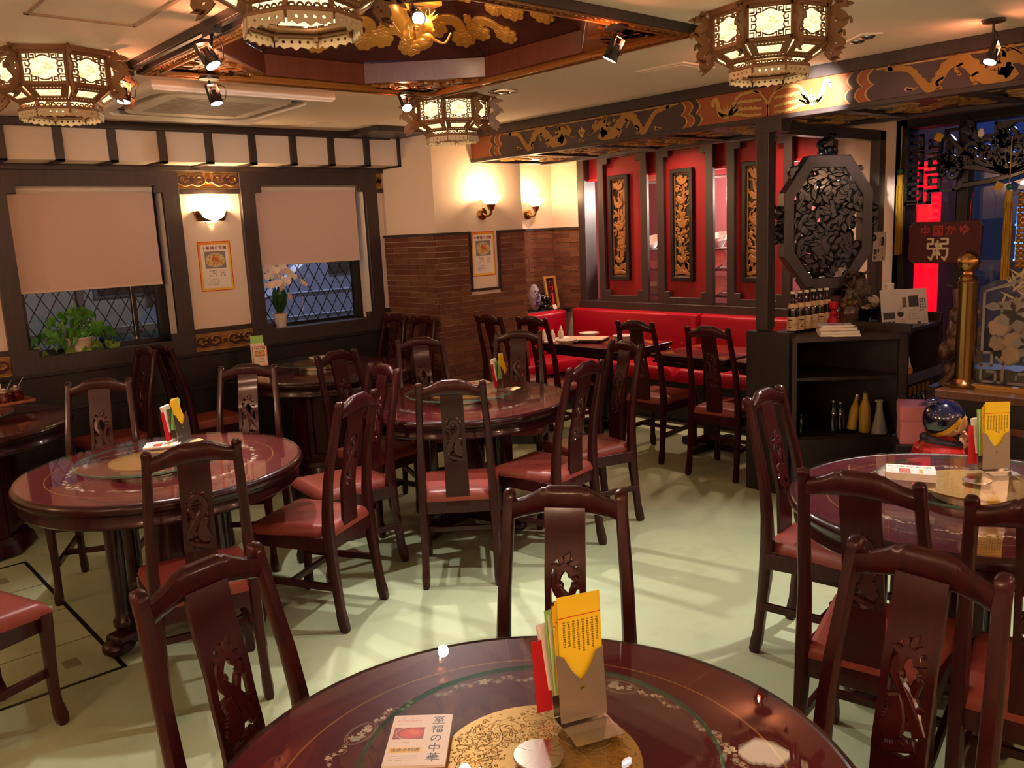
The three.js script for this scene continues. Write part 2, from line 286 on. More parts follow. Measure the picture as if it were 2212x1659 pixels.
// east wall: brick corner, red panelled screen with the kitchen behind, pale end, entrance
const east = structGroup('wall_east'), ZA = -5.79, ZB = -3.2, ZP = -2.76;
part('plaster', [span(XE, 6.25, 0, CEIL, -6.42, ZA), span(XE, 6.25, 0, 0.86, ZA, ZB), span(XE, 6.25, 2.3, CEIL, ZA, ZB), span(XE, 6.25, 0, CEIL, ZB, ZP + 0.06)], M.wall, east);
bricks(east, -6.19, ZA, 0.82, 1.63, (m, u, v, o) => { m.position.set(XE - 0.004 - o, v, u); m.rotation.y = -PI / 2; });
part('cap_rail', span(XE - 0.02, XE, 1.63, 1.652, ZN, ZA), M.dark, east);
part('screen_post', span(6.04, 6.2, 0.85, 2.45, ZA, ZA + 0.09, 0.006), M.dark, east);
part('screen_post', span(6.04, 6.2, 0.85, 2.45, ZB - 0.1, ZB, 0.006), M.dark, east);
part('screen_sill', span(6.03, 6.25, 0.85, 0.945, ZA, ZB, 0.006), M.dark, east);
part('screen_head', span(6.12, 6.16, 2.08, 2.45, ZA + 0.08, ZB - 0.08), M.redPanel, east);
part('screen_head_rail', span(6.1, 6.17, 2.065, 2.085, ZA + 0.08, ZB - 0.08), M.red, east);
[[-5.525, -4.946], [-4.829, -4.25], [-4.112, -3.535]].forEach(([a, b]) => {
  const W = b - a, s = shp([[0, 0.94], [W, 0.94], [W, 2.4], [0, 2.4]]); s.holes.push(new THREE.Path(stepped(0.068, W - 0.068, 1.0, 2.255, 0.055, 0.05)));
  part('panel_frame', tf(ext(s, 0.03, 0.003), 6.07, 0, a, 0, -PI / 2, 0).rotateY(0), M.dark, east);
  part('red_panel', span(6.085, 6.1, 0.95, 2.4, a + 0.03, b - 0.03), M.redPanel, east);
});

// entrance: dark framed glazing in the same wall, a pale pillar at its edge
part('pillar', span(6.02, 6.25, 0, CEIL, -2.84, ZP + 0.06), M.wall, east);
part('lintel', span(XE, 6.25, 2.27, CEIL, ZP, 2.3), M.wall, east);
const ent = structGroup('window_3');
part('window_frame', [span(6.02, 6.2, 0, 2.275, -2.74, -2.66, 0.004), span(6.02, 6.2, 2.2, 2.275, -2.74, 2.2, 0.004), span(6.05, 6.2, 0, 0.42, -2.66, 2.2), span(6.06, 6.16, 0.4, 2.25, -2.34, -2.27, 0.004), span(6.06, 6.16, 0.4, 2.25, -1.2, -1.13, 0.004), span(6.06, 6.16, 0.4, 2.25, 0.4, 0.47, 0.004)], M.darker, ent);
part('pane', span(6.12, 6.126, 0.4, 2.22, -2.68, 2.2), M.glass, ent);
// partition between the booth and the entrance: open framed bay
const bay = structGroup('trim_2');
part('post', [span(4.497, 4.567, 0.985, 2.21, -2.86, -2.78, 0.004), span(4.495, 4.60, 2.13, 2.21, -2.87, -2.7, 0.003)], M.dark, bay);
part('bay_head', span(4.56, 5.96, 2.13, 2.2, -2.85, -2.78, 0.004), M.dark, bay);
part('bay_jamb', span(5.88, 5.97, 0.9, 2.2, -2.85, -2.78, 0.004), M.dark, bay);
part('bay_post', span(5.2, 5.27, 0.9, 2.15, -3.28, -3.2, 0.004), M.dark, bay);

// ---------------------------------------------------------------- carved and lacquered beam
const lacquer = (a, b, s) => phy(0xffffff, 0.42, { map: dataTex(128, (u, v) => mixc(hex(a), hex(b), fbm(u, v, s, 6, 3)), 1.2, true), clearcoat: 0.2, clearcoatRoughness: 0.3 });
const orangeLac = lacquer(0x8a4420, 0xa35a2c, 61), plumLac = lacquer(0x34222a, 0x443034, 62);
const goldLeaf = phy(0xa07a3c, 0.5, { metalness: 0.2 }), goldPale = phy(0xb8985a, 0.5, { metalness: 0.2 });
const beam = structGroup('trim_3'), BX = 4.5;
part('beam_core', [span(4.515, 5.33, 2.215, CEIL, PZ, 2.2)], M.dark, beam);
part('top_board', span(BX - 0.012, 4.56, 2.385, CEIL, PZ, 2.2, 0.003), M.dark, beam);
part('bottom_board', span(BX - 0.006, 4.56, 2.196, 2.222, PZ, 2.2, 0.003), M.dark, beam);
part('lacquer_panel', span(BX + 0.006, 4.52, 2.22, 2.386, PZ, 2.2), orangeLac, beam);
const onBeam = (list, off = 0) => { const g = join(list); g.rotateY(-PI / 2); g.translate(BX + 0.006 - off, 2.22, 0); return g; };   // shapes drawn with x along z, y from the bottom rail; depth points at the room
const flat = (s, d, off = 0) => tf(ext(s, d, 0.0012, 5), 0, 0, off);
const cusp = (x, d, o = 0) => { const k = []; for (let i = 0; i <= 16; i++) { const t = i / 16; k.push([x + d * (0.045 - 0.03 * Math.abs(Math.sin(t * PI * 2)) - (t < 0.5 ? 0.012 : 0)) + o, 0.002 + t * 0.16]); } return k; };
function field(za, zb) { const a = cusp(za, 1, -0.045).reverse(), b = cusp(zb, -1, 0.045); return shp([...b, ...a]); }
const cuspLine = (x, d, w) => { const k = cusp(x, d, d > 0 ? -0.045 : 0.045); return shp([...k, ...k.map(([a, b]) => [a + w, b]).reverse()]); };
function dragonShapes(z0, L, dir) {                          // head at z0, tail towards dir
  const P = (u, v) => [z0 + dir * u * L, v * 0.16], up = dir, S = [];
  S.push(ribbon([P(0.1, 0.35), P(0.2, 0.12), P(0.32, 0.3), P(0.42, 0.72), P(0.54, 0.78), P(0.62, 0.35), P(0.68, 0.12), P(0.76, 0.45), P(0.84, 0.8), P(1, 0.92)], (t) => 0.036 * (1 - 0.72 * t), { n: 44, spikes: 0.35, up }));
  S.push(ribbon([P(0.02, 0.5), P(0.08, 0.66), P(0.15, 0.62), P(0.17, 0.4), P(0.12, 0.25)], (t) => 0.03 - 0.014 * Math.abs(t - 0.4), { n: 14, spikes: 0.5, up }));
  for (const [u, v, a] of [[0.19, 0.75, 0.9], [0.22, 0.6, 0.6], [0.23, 0.45, 0.35], [0.2, 0.86, 1.2], [0.16, 0.9, 1.5]]) S.push(leaf(...P(u - 0.03, v - 0.06), 0.055, 0.022, dir > 0 ? a : PI - a));
  for (const [u, v] of [[0.36, 0.1], [0.6, 0.1], [0.47, 0.42]]) { S.push(ribbon([P(u - 0.02, v + 0.3), P(u + 0.03, v + 0.18), P(u, v + 0.02)], 0.006, { n: 8 })); for (const k of [-1, 0, 1]) S.push(leaf(...P(u, v + 0.05), 0.02, 0.006, -PI / 2 + k * 0.6)); }
  for (const k of [0, 1, 2]) S.push(leaf(...P(0.96, 0.85), 0.05, 0.014, dir > 0 ? 0.2 + k * 0.35 : PI - 0.2 - k * 0.35));
  S.push(ribbon([P(0.03, 0.42), P(-0.03, 0.3), P(-0.07, 0.36)], 0.002, { n: 8 }), ribbon([P(0.06, 0.72), P(0.16, 0.96), P(0.32, 0.94), P(0.4, 0.98)], 0.0025, { n: 12 }));
  return S;
}
function phoenixShapes(z0, dir) {
  const P = (u, v) => [z0 + dir * u, v], S = [];
  S.push(ribbon([P(0.05, 0.1), P(0.045, 0.13), P(0.07, 0.14), P(0.085, 0.1), P(0.1, 0.05), P(0.16, 0.03)], (t) => 0.006 + 0.018 * t * (1.3 - t), { n: 18 }), leaf(...P(0.05, 0.13), 0.03, 0.008, dir > 0 ? PI * 0.9 : 0.1));
  for (let i = 0; i < 7; i++) S.push(leaf(...P(0.12 + i * 0.008, 0.03), 0.06 + i * 0.008, 0.014, dir > 0 ? 2.3 - i * 0.28 : PI - 2.3 + i * 0.28));
  for (const [a, b] of [[0.14, 0.15], [0.1, 0.1], [0.05, 0.06], [0.02, 0.02]]) S.push(ribbon([P(0.16, 0.04), P(0.22, a * 0.8 + 0.02), P(0.3, b), P(0.38, a)], (t) => 0.004 + 0.003 * Math.sin(t * PI), { n: 16, spikes: 0.9 }));
  return S;
}
const cloudS = (x, y, s) => [flower(x, y, 0.012 * s, 5), flower(x + 0.02 * s, y - 0.004, 0.01 * s, 5), ribbon([[x, y], [x + 0.03 * s, y - 0.008 * s], [x + 0.055 * s, y + 0.004 * s]], (t) => 0.006 * s * (1 - t), { n: 8 })];
for (const [a, b] of [[-5.1, -3.4], [-2.18, -0.5], [0.6, 2.1]]) {
  part('plum_field', onBeam(flat(field(a, b), 0.002)), plumLac, beam);
  part('field_border', onBeam([flat(cuspLine(a, 1, 0.009), 0.005), flat(cuspLine(b, -1, 0.009), 0.005), flat(shp([[a + 0.02, 0.152], [b - 0.02, 0.152], [b - 0.02, 0.158], [a + 0.02, 0.158]]), 0.005)]), goldPale, beam);
  for (const [x, d] of [[a - 0.055, 1], [b + 0.055, -1]]) { const k = cusp(x, d, d > 0 ? -0.045 : 0.045); part('cusped_band', onBeam(flat(shp([...k, ...k.map(([p, q]) => [p - d * 0.05, q]).reverse()]), 0.003)), plumLac, beam); part('band_line', onBeam([flat(cuspLine(x, d, 0.008), 0.005), flat(cuspLine(x - d * 0.055, d, 0.008), 0.005)]), goldPale, beam); }
  const mid = (a + b) / 2;
  part('dragon_relief', onBeam(dragonShapes(mid + 0.1, 0.66, 1).map((s) => flat(s, 0.006))), goldLeaf, beam);
  part('dragon_relief', onBeam(dragonShapes(mid - 0.1, 0.66, -1).map((s) => flat(s, 0.006))), goldLeaf, beam);
  part('flame_relief', onBeam([...[-0.9, -0.5, 0, 0.5, 0.9].map((k) => flat(leaf(mid, 0.06, 0.06 - Math.abs(k) * 0.012, 0.014, PI / 2 + k), 0.006)), flat(flower(mid, 0.055, 0.016), 0.007), ...cloudS(mid - 0.02, 0.022, 0.9).map((s) => flat(s, 0.005))]), goldPale, beam);
  part('cloud_relief', onBeam([...cloudS(a + 0.18, 0.035, 1), ...cloudS(b - 0.2, 0.03, 1), ...cloudS(mid + 0.3, 0.12, 0.8)].map((s) => flat(s, 0.005))), goldPale, beam);
}
for (const c of [-2.79, 0.05]) {
  part('phoenix_relief', onBeam(phoenixShapes(c - 0.42, 1).map((s) => flat(s, 0.004))), goldPale, beam);
  part('phoenix_relief', onBeam(phoenixShapes(c + 0.42, -1).map((s) => flat(s, 0.004))), goldPale, beam);
  part('crossing_line', onBeam([flat(ribbon([[c - 0.1, 0.16], [c - 0.035, 0.12], [c, 0.06], [c, 0.003]], 0.005, { n: 14 }), 0.004), flat(ribbon([[c + 0.1, 0.16], [c + 0.035, 0.12], [c, 0.06], [c, 0.003]], 0.005, { n: 14 }), 0.004)]), goldPale, beam);
}
for (let i = 0; i < 7; i++) {                              // fretwork under the beam
  const z0 = PZ + 0.05 + i * 0.62, z1 = z0 + 0.56, L = [];
  for (let k = 0; k < 26; k++) { const x = rr(4.62, 5.22), z = rr(z0 + 0.05, z1 - 0.05); L.push(flat(ribbon(spiral(x, z, rr(0.04, 0.07), 1.2, rr(0, 6), k % 2 ? 1 : -1), 0.008, { n: 16 }), 0.008)); if (k % 2) L.push(flat(leaf(x, z, 0.06, 0.024, rr(0, 6)), 0.01)); }
  part('soffit_carving', tf(join(L), 0, 2.216, 0, PI / 2), M.giltPale, beam);
  part('soffit_batten', span(4.56, 5.3, 2.196, 2.216, z0 - 0.05, z0, 0.002), M.dark, beam);
}
part('soffit_edge', span(5.26, 5.33, 2.19, 2.22, PZ, 2.2, 0.003), M.dark, beam);
// ---------------------------------------------------------------- coffer in the ceiling
const woodRed = phy(0xffffff, 0.4, { map: grainTex(0x4a1e10, 0x632c17, 1.2, 1, 15), clearcoat: 0.3, clearcoatRoughness: 0.25 }), woodDeep = phy(0xffffff, 0.5, { map: grainTex(0x34120c, 0x481a10, 1.2, 1, 16), clearcoat: 0.2 });
const giltCarve = phy(0x8e5a22, 0.36, { metalness: 0.3 });
{
  const cx = (CX0 + CX1) / 2, cz = (CZ0 + CZ1) / 2;
  const t = thing('ceiling_coffer', 'octagonal red wood ceiling coffer with gilt clouds and a carved gold rectangular border', 'coffer', [cx, CEIL, cz]);
  const hx = 0.79, hz = 0.875, ox = 0.73, oz = 0.795, c = 0.45;
  const oct = [[ox - c, -oz], [ox, -oz + c], [ox, oz - c], [ox - c, oz], [-ox + c, oz], [-ox, oz - c], [-ox, -oz + c], [-ox + c, -oz]];
  for (const [along, sx, sz] of [[0, 0, -1], [0, 0, 1], [1, -1, 0], [1, 1, 0]]) {
    const L = along ? 2 * hz : 2 * hx, G = [bx(L + 0.06, 0.03, 0.062, 0, -0.015, 0, 0.003), bx(L + 0.06, 0.014, 0.012, 0, -0.034, 0.028, 0.003), bx(L + 0.06, 0.014, 0.012, 0, -0.034, -0.028, 0.003)];
    for (let x = -L / 2; x < L / 2; x += 0.034) G.push(tf(sph(0.012, 0, 0, 0, 1, 1, 1, 7), x, -0.031, rr(-0.006, 0.006), 0, rr(-0.7, 0.7), 0, 1.5, 0.8, 0.8), tf(cyl(0.004, 0.004, 0.03, 0, 0, 0, 5), x + 0.015, -0.033, 0, PI / 2, rr(-1, 1), 0));
    part('frame_rail', tf(join(G), sx * hx, 0, sz * hz, 0, along ? PI / 2 : 0, 0), giltCarve, t);
    part('dark_edge', tf(bx(L + 0.1, 0.05, 0.022, 0, -0.012, 0, 0.002), sx * (hx + 0.036), 0, sz * (hz + 0.036), 0, along ? PI / 2 : 0, 0), M.dark, t);
  }
  for (const [sx, sz] of [[1, 1], [1, -1], [-1, 1], [-1, -1]]) {
    const A = [sx * (ox - c), sz * oz], B = [sx * ox, sz * (oz - c)], C = [sx * hx, sz * hz], A2 = [sx * (ox - c), sz * hz], B2 = [sx * hx, sz * (oz - c)], G = [tf(ext(shp([A, A2, C, B2, B]), 0.012), 0, 0.0, 0, PI / 2)];
    for (let k = 0; k < 60; k++) { const u = rnd(), v = rnd() * (1 - u), x = lerp(lerp(A2[0], C[0], u), B2[0], v), z = C[1] + (A2[0] - C[0]) * 0 - sz * 0.44 * v; if (Math.abs(x) > hx || ((hx - Math.abs(x)) + (hz - Math.abs(z))) > 0.5) continue; G.push(tf(ext(ribbon(spiral(0, 0, rr(0.02, 0.045), 1.1, rr(0, 6), k % 2 ? 1 : -1), 0.006, { n: 12 }), 0.014), x, -0.01, z, PI / 2)); G.push(tf(ext(leaf(0, 0, rr(0.05, 0.09), 0.025, rr(0, 6)), 0.01, 0.002), x, -0.012, z, PI / 2)); }
    part('corner_carving', G, giltCarve, t);
  }
  const mats = [];
  oct.forEach(([x0, z0], i) => {
    const [x1, z1] = oct[(i + 1) % 8], L = Math.hypot(x1 - x0, z1 - z0), mx = (x0 + x1) / 2, mz = (z0 + z1) / 2, ry = Math.atan2(-(z1 - z0), x1 - x0);
    part('fascia_board', tf(bx(L, 0.10, 0.014, 0, 0.035, 0, 0.003), mx, 0, mz, 0, ry, 0), woodRed, t);
    const f = 0.34, h = 0.3, y0 = 0.085, U = V(x1 - x0, 0, z1 - z0).normalize(), mid = V(mx, y0, mz), top = V(mx * f, y0 + h, mz * f), Vv = top.clone().sub(mid), S = Vv.length(); Vv.normalize();
    const N = V().crossVectors(U, Vv).normalize(); if (N.y > 0) N.negate();
    const X = V().crossVectors(Vv, N), mat = new THREE.Matrix4().makeBasis(X, Vv, N).setPosition(mid);
    const P = part('sloped_panel', ext(shp([[-L / 2, 0], [L / 2, 0], [L * f / 2, S], [-L * f / 2, S]]), 0.012).translate(0, 0, -0.012).applyMatrix4(mat), woodDeep, t);
    const cloud = (x, y, s, flip, n) => {
      const G = [];
      const lump = (a, b, r) => { G.push(ext(flower(a, b, r, 8, rr(0, 1)), 0.01, 0.004), tf(ext(flower(a, b, r * 0.72, 7), 0.008, 0.003), 0, 0, 0.008)); G.push(tube(spiral(a, b, r * 0.5, 1.3, 0, flip).map(([p, q]) => [p, q, 0.018]), 0.0035, 20, 5)); };
      lump(x, y, 0.055 * s); lump(x + flip * 0.12 * s, y - 0.06 * s, 0.05 * s); if (n > 2) { lump(x + flip * 0.17 * s, y + 0.05 * s, 0.045 * s); lump(x - flip * 0.07 * s, y + 0.03 * s, 0.035 * s); }
      G.push(ext(ribbon([[x, y + 0.01], [x + flip * 0.05 * s, y + 0.045 * s], [x + flip * 0.1 * s, y + 0.02 * s], [x + flip * 0.12 * s, y - 0.06 * s]], (q) => 0.028 * s * (1 - 0.4 * q), { n: 16 }), 0.009, 0.003));
      if (n > 2) G.push(ext(ribbon([[x + flip * 0.17 * s, y + 0.05 * s], [x + flip * 0.2 * s, y + 0.11 * s], [x + flip * 0.12 * s, y + 0.15 * s]], (q) => 0.022 * s * (1 - 0.7 * q), { n: 14 }), 0.008, 0.003));
      part('cloud_relief', tf(join(G), 0, 0, 0.002).applyMatrix4(mat), M.gilt, P);
    };
    cloud(-L * 0.31, S * 0.3, 1.15, 1, 2); cloud(L * 0.12, S * 0.4, 1.2, 1, 4); cloud(-L * 0.12, S * 0.7, 1.0, 1, 2);
  });
  part('top_panel', tf(ext(shp(oct.map(([x, z]) => [x * 0.36, z * 0.36])), 0.02), 0, 0.4, 0, PI / 2), woodDeep, t);
  part('hanging_plate', [bx(0.34, 0.02, 0.2, 0.0, 0.19, -0.06, 0.004), cyl(0.02, 0.02, 0.22, 0, 0.29, -0.06)], M.giltBright, t);
  const D = [];                                             // gilt dragon looking down from the centre
  D.push(tube([[0.05, 0.34, -0.1], [0.14, 0.26, -0.12], [0.1, 0.17, -0.05], [-0.03, 0.16, -0.02], [-0.04, 0.09, 0.0], [0.0, 0.03, 0.0], [0.03, -0.01, 0.01]], 0.048, 60, 10));
  D.push(sph(0.062, 0.03, 0.0, 0.02, 1, 1.15, 1.1), sph(0.04, 0.035, -0.05, 0.045, 1, 0.9, 1.2), sph(0.03, 0.03, -0.07, 0.03, 1.2, 0.6, 1.1));
  for (let k = 0; k < 15; k++) { const a = k / 15 * 2 * PI; D.push(tf(cyl(0.016, 0, 0.08, 0, 0, 0, 5), 0.03 + 0.062 * Math.cos(a), 0.035, 0.01 + 0.062 * Math.sin(a), Math.sin(a) * 0.9, 0, -Math.cos(a) * 0.9)); }
  for (let k = 0; k < 12; k++) { const q = k / 11, p = new THREE.CatmullRomCurve3([V(0.05, 0.34, -0.1), V(0.14, 0.26, -0.12), V(0.1, 0.17, -0.05), V(-0.03, 0.16, -0.02), V(-0.04, 0.09, 0), V(0, 0.03, 0)]).getPoint(q); D.push(tf(cyl(0.018, 0, 0.07, 0, 0, 0, 4), p.x + 0.045, p.y, p.z + 0.03, 0, 0, -1.1)); }
  for (const s of [-1, 1]) { D.push(tube([[0.03 + s * 0.03, -0.03, 0.05], [0.03 + s * 0.08, -0.06, 0.08], [0.03 + s * 0.1, -0.02, 0.1]], 0.005, 12, 5), tube([[0.03 + s * 0.03, 0.03, 0], [0.03 + s * 0.06, 0.09, -0.03], [0.03 + s * 0.05, 0.14, -0.06]], 0.009, 10, 5), sph(0.013, 0.03 + s * 0.035, -0.012, 0.065)); }
  part('dragon_boss', tf(join(D), 0, 0.07, 0, 0, 0, 0, 1.15, 1, 1.15), M.giltBright, t);
}

// ---------------------------------------------------------------- lanterns
const panelTex = canvasTex(256, 256, (g, w, h) => {
  g.fillStyle = '#fff3cf'; g.fillRect(0, 0, w, h); let s = 3; const r = () => (s = (s * 16807) % 2147483647) / 2147483647;
  for (let i = 0; i < 26; i++) { g.fillStyle = ['rgba(120,160,110,.35)', 'rgba(220,170,90,.4)', 'rgba(130,150,190,.3)', 'rgba(190,120,90,.25)'][i % 4]; g.beginPath(); g.ellipse(40 + r() * 180, 60 + r() * 140, 6 + r() * 14, 4 + r() * 8, r() * 3, 0, 7); g.fill(); }
  g.strokeStyle = 'rgba(110,110,80,.4)'; g.lineWidth = 3; for (let i = 0; i < 5; i++) { g.beginPath(); g.moveTo(30 + r() * 60, 200 - r() * 40); g.quadraticCurveTo(120, 60 + r() * 120, 210, 70 + r() * 120); g.stroke(); }
});
const lanternPanel = new THREE.MeshPhysicalMaterial({ color: 0x6a5c44, emissive: 0xfff0d4, emissiveMap: panelTex, emissiveIntensity: POWER.panel, roughness: 0.45 });
const lanternWood = phy(0x7a5632, 0.5, { metalness: 0.1 }), lanternBeads = phy(0xb7a887, 0.5);
function makeLantern(label, at, turn) {
  const t = thing('palace_lantern', label, 'lantern', at, turn, 'octagonal ceiling lanterns around the coffer');
  const R = 0.232, R2 = 0.15, y0 = -0.02, y1 = -0.15, y2 = -0.198, y3 = -0.232, ap = (r) => r * Math.cos(PI / 8), side = (r) => 2 * r * Math.sin(PI / 8);
  part('top_rim', [cyl(R + 0.012, R + 0.016, 0.02, 0, -0.01, 0, 8, 0, PI / 8)], lanternWood, t);
  part('lower_rim', [tf(new THREE.TorusGeometry(R2 + 0.008, 0.008, 6, 8), 0, y3 + 0.005, 0, PI / 2, PI / 8, 0), tf(new THREE.TorusGeometry(R2 - 0.02, 0.008, 6, 8), 0, y3 + 0.012, 0, PI / 2, PI / 8, 0)], lanternWood, t);
  const a0 = ap(R), L = side(R) - 0.012, H = y0 - y1, a2 = ap(R2), L2 = side(R2);
  const bar = (pts, w = 0.0045) => { const G = []; for (let i = 0; i < pts.length - 1; i++) { const [a, b] = pts[i], [c, d] = pts[i + 1], l = Math.hypot(c - a, d - b); G.push(tf(new THREE.BoxGeometry(l + w, w, 0.007), (a + c) / 2, (b + d) / 2, 0, 0, 0, Math.atan2(d - b, c - a))); } return G; };
  const fret = () => {                                      // key fret around a scalloped window
    const G = [], w = L / 2, h = H / 2;
    for (const s of [-1, 1]) { G.push(...bar([[-w, s * (h - 0.006)], [w, s * (h - 0.006)]], 0.013), ...bar([[s * (w - 0.004), -h], [s * (w - 0.004), h]], 0.01)); }
    for (const sx of [-1, 1]) for (const sy of [-1, 1]) {
      const q = (x, y) => [sx * x, sy * y];
      G.push(...bar([q(w - 0.012, h - 0.03), q(w - 0.026, h - 0.03), q(w - 0.026, h - 0.012), q(w - 0.012, h - 0.012)]), ...bar([q(w - 0.034, h - 0.01), q(w - 0.034, h - 0.03), q(w - 0.05, h - 0.03), q(w - 0.05, h - 0.018), q(w - 0.042, h - 0.018)]), ...bar([q(w - 0.058, h - 0.01), q(w - 0.058, h - 0.027), q(0.012, h - 0.02), q(0, h - 0.018)]), ...bar([q(w - 0.012, 0.026), q(w - 0.028, 0.026), q(w - 0.034, 0.014), q(w - 0.03, 0.004), q(w - 0.018, 0.006), q(w - 0.018, 0.016)]), ...bar([q(w - 0.034, h - 0.03), q(w - 0.036, 0.03), q(w - 0.028, 0.026)]));
    }
    return join(G);
  };
  const fretG = fret();
  for (let k = 0; k < 8; k++) {
    const a = k * PI / 4, p = part('fret_panel', tf(fretG.clone(), a0 * Math.sin(a), (y0 + y1) / 2, a0 * Math.cos(a), 0, a, 0), lanternWood, t);
    const pane = part('painted_pane', tf(new THREE.BoxGeometry(L, H - 0.01, 0.003), (a0 - 0.008) * Math.sin(a), (y0 + y1) / 2, (a0 - 0.008) * Math.cos(a), 0, a, 0), lanternPanel, p, undefined, true);
    const sl = Math.atan2(a0 - a2, y1 - y2), S = Math.hypot(a0 - a2, y1 - y2), am = (a0 + a2) / 2, Lm = side((R + R2) / 2);
    const sk = shp([[-L2 / 2, -S / 2], [L2 / 2, -S / 2], [L / 2, S / 2], [-L / 2, S / 2]]); sk.holes.push(new THREE.Path([V2(-Lm * 0.26, -S * 0.2), V2(-Lm * 0.32, S * 0.24), V2(Lm * 0.32, S * 0.24), V2(Lm * 0.26, -S * 0.2)]));
    for (let q = -4; q <= 4; q++) for (const y of [-0.34, 0.36]) { const x = q * Lm * 0.085, yy = y * S, e = 0.0035; sk.holes.push(new THREE.Path([V2(x - e, yy - e), V2(x - e, yy + e), V2(x + e, yy + e), V2(x + e, yy - e)])); }
    const sp = part('sloped_panel', tf(ext(sk, 0.005), 0, 0, 0, sl, 0, 0).applyMatrix4(new THREE.Matrix4().makeRotationY(a).setPosition(am * Math.sin(a), (y1 + y2) / 2, am * Math.cos(a))), lanternWood, t);
    part('painted_pane', tf(new THREE.PlaneGeometry(Lm * 0.92, S * 0.85), 0, 0, -0.002, sl, 0, 0).applyMatrix4(new THREE.Matrix4().makeRotationY(a).setPosition(am * Math.sin(a), (y1 + y2) / 2, am * Math.cos(a))), lanternPanel, sp, undefined, true);
    const G = []; for (let q = -2; q <= 2; q++) G.push(tf(new THREE.TorusGeometry(0.008, 0.003, 4, 8), q * 0.021, -0.004, 0)); G.push(bx(L2, 0.01, 0.006, 0, 0.018, 0), bx(L2, 0.008, 0.006, 0, -0.018, 0));
    part('ring_fret', tf(join(G), a2 * Math.sin(a), (y2 + y3) / 2 + 0.002, a2 * Math.cos(a), 0, a, 0), lanternWood, t);
    const fs = shp([[-L2 / 2, 0], [L2 / 2, 0], [L2 / 2, -0.03], [L2 * 0.4, -0.024], [L2 * 0.3, -0.032], [L2 * 0.12, -0.026], [0, -0.036], [-L2 * 0.12, -0.026], [-L2 * 0.3, -0.032], [-L2 * 0.4, -0.024], [-L2 / 2, -0.03]]);
    for (const x of [-0.3, -0.1, 0.1, 0.3]) fs.holes.push(new THREE.Path([...Array(6)].map((_, i) => V2(x * L2 + 0.005 * Math.cos(-i), -0.013 + 0.005 * Math.sin(-i)))));
    part('fringe', tf(ext(fs, 0.005), (a2 + 0.008) * Math.sin(a), y3, (a2 + 0.008) * Math.cos(a), 0, a, 0), lanternBeads, t);
    const b = a + PI / 8, post = part('corner_post', [tf(bx(0.014, H + 0.012, 0.014, 0, (y0 + y1) / 2, R), 0, 0, 0, 0, b, 0)], lanternWood, t);
    part('ring_post', tf(bx(0.012, 0.05, 0.012, 0, (y2 + y3) / 2 - 0.006, R2), 0, 0, 0, 0, b, 0), lanternWood, t);
    const dr = [ribbon([[0.0, -0.1], [0.03, -0.125], [0.05, -0.105], [0.03, -0.085], [0.015, -0.07], [0.035, -0.045], [0.055, -0.03], [0.045, -0.005], [0.02, 0.01], [0.03, 0.03], [0.055, 0.03], [0.07, 0.025]], (q) => 0.008 + 0.006 * Math.sin(q * PI), { n: 40, spikes: 0.5 }), leaf(0.06, 0.03, 0.03, 0.014, -0.1), leaf(0.04, 0.035, 0.04, 0.012, 2.4), leaf(0.045, 0.03, 0.035, 0.01, 1.9), leaf(0.02, -0.12, 0.04, 0.012, -0.7), leaf(0.03, -0.12, 0.035, 0.01, -0.2), ribbon([[0.05, -0.03], [0.075, -0.02], [0.08, -0.04]], 0.004, { n: 8 })];
    part('dragon_bracket', tf(join(dr.map((s) => ext(s, 0.006, 0.001))), R + 0.004, -0.06, -0.003).applyMatrix4(new THREE.Matrix4().makeRotationY(b - PI / 2)), lanternWood, post);
  }
  part('bottom_diffuser', cyl(R2 - 0.03, R2 - 0.03, 0.004, 0, y2 - 0.01, 0, 8, 0, PI / 8), lanternPanel, t);
  return t;
}
const LAN = [[1.1, -4.03], [1.22, -2.17], [3.35, -4.25], [3.15, -1.95]], LL = ['gilt octagonal lantern by the window wall end of the lamp track', 'octagonal lantern with ivory fringe under the dark lamp track nearest the camera', 'octagonal lantern between the coffer corner and the dragon beam end', 'dark octagonal lantern with dragon brackets in front of the lit phoenix panel'];
const lan0 = makeLantern(LL[0], [LAN[0][0], CEIL, LAN[0][1]], 0.32);
for (let i = 1; i < 4; i++) dup(lan0, LL[i], [LAN[i][0], CEIL, LAN[i][1]], 0.32 + [0, 0.1, 0.02, 0.25][i]);
for (const [x, z] of LAN) areaLamp(LANTERN, POWER.lantern, 0.19, 0.19, [x, CEIL - 0.216, z]);

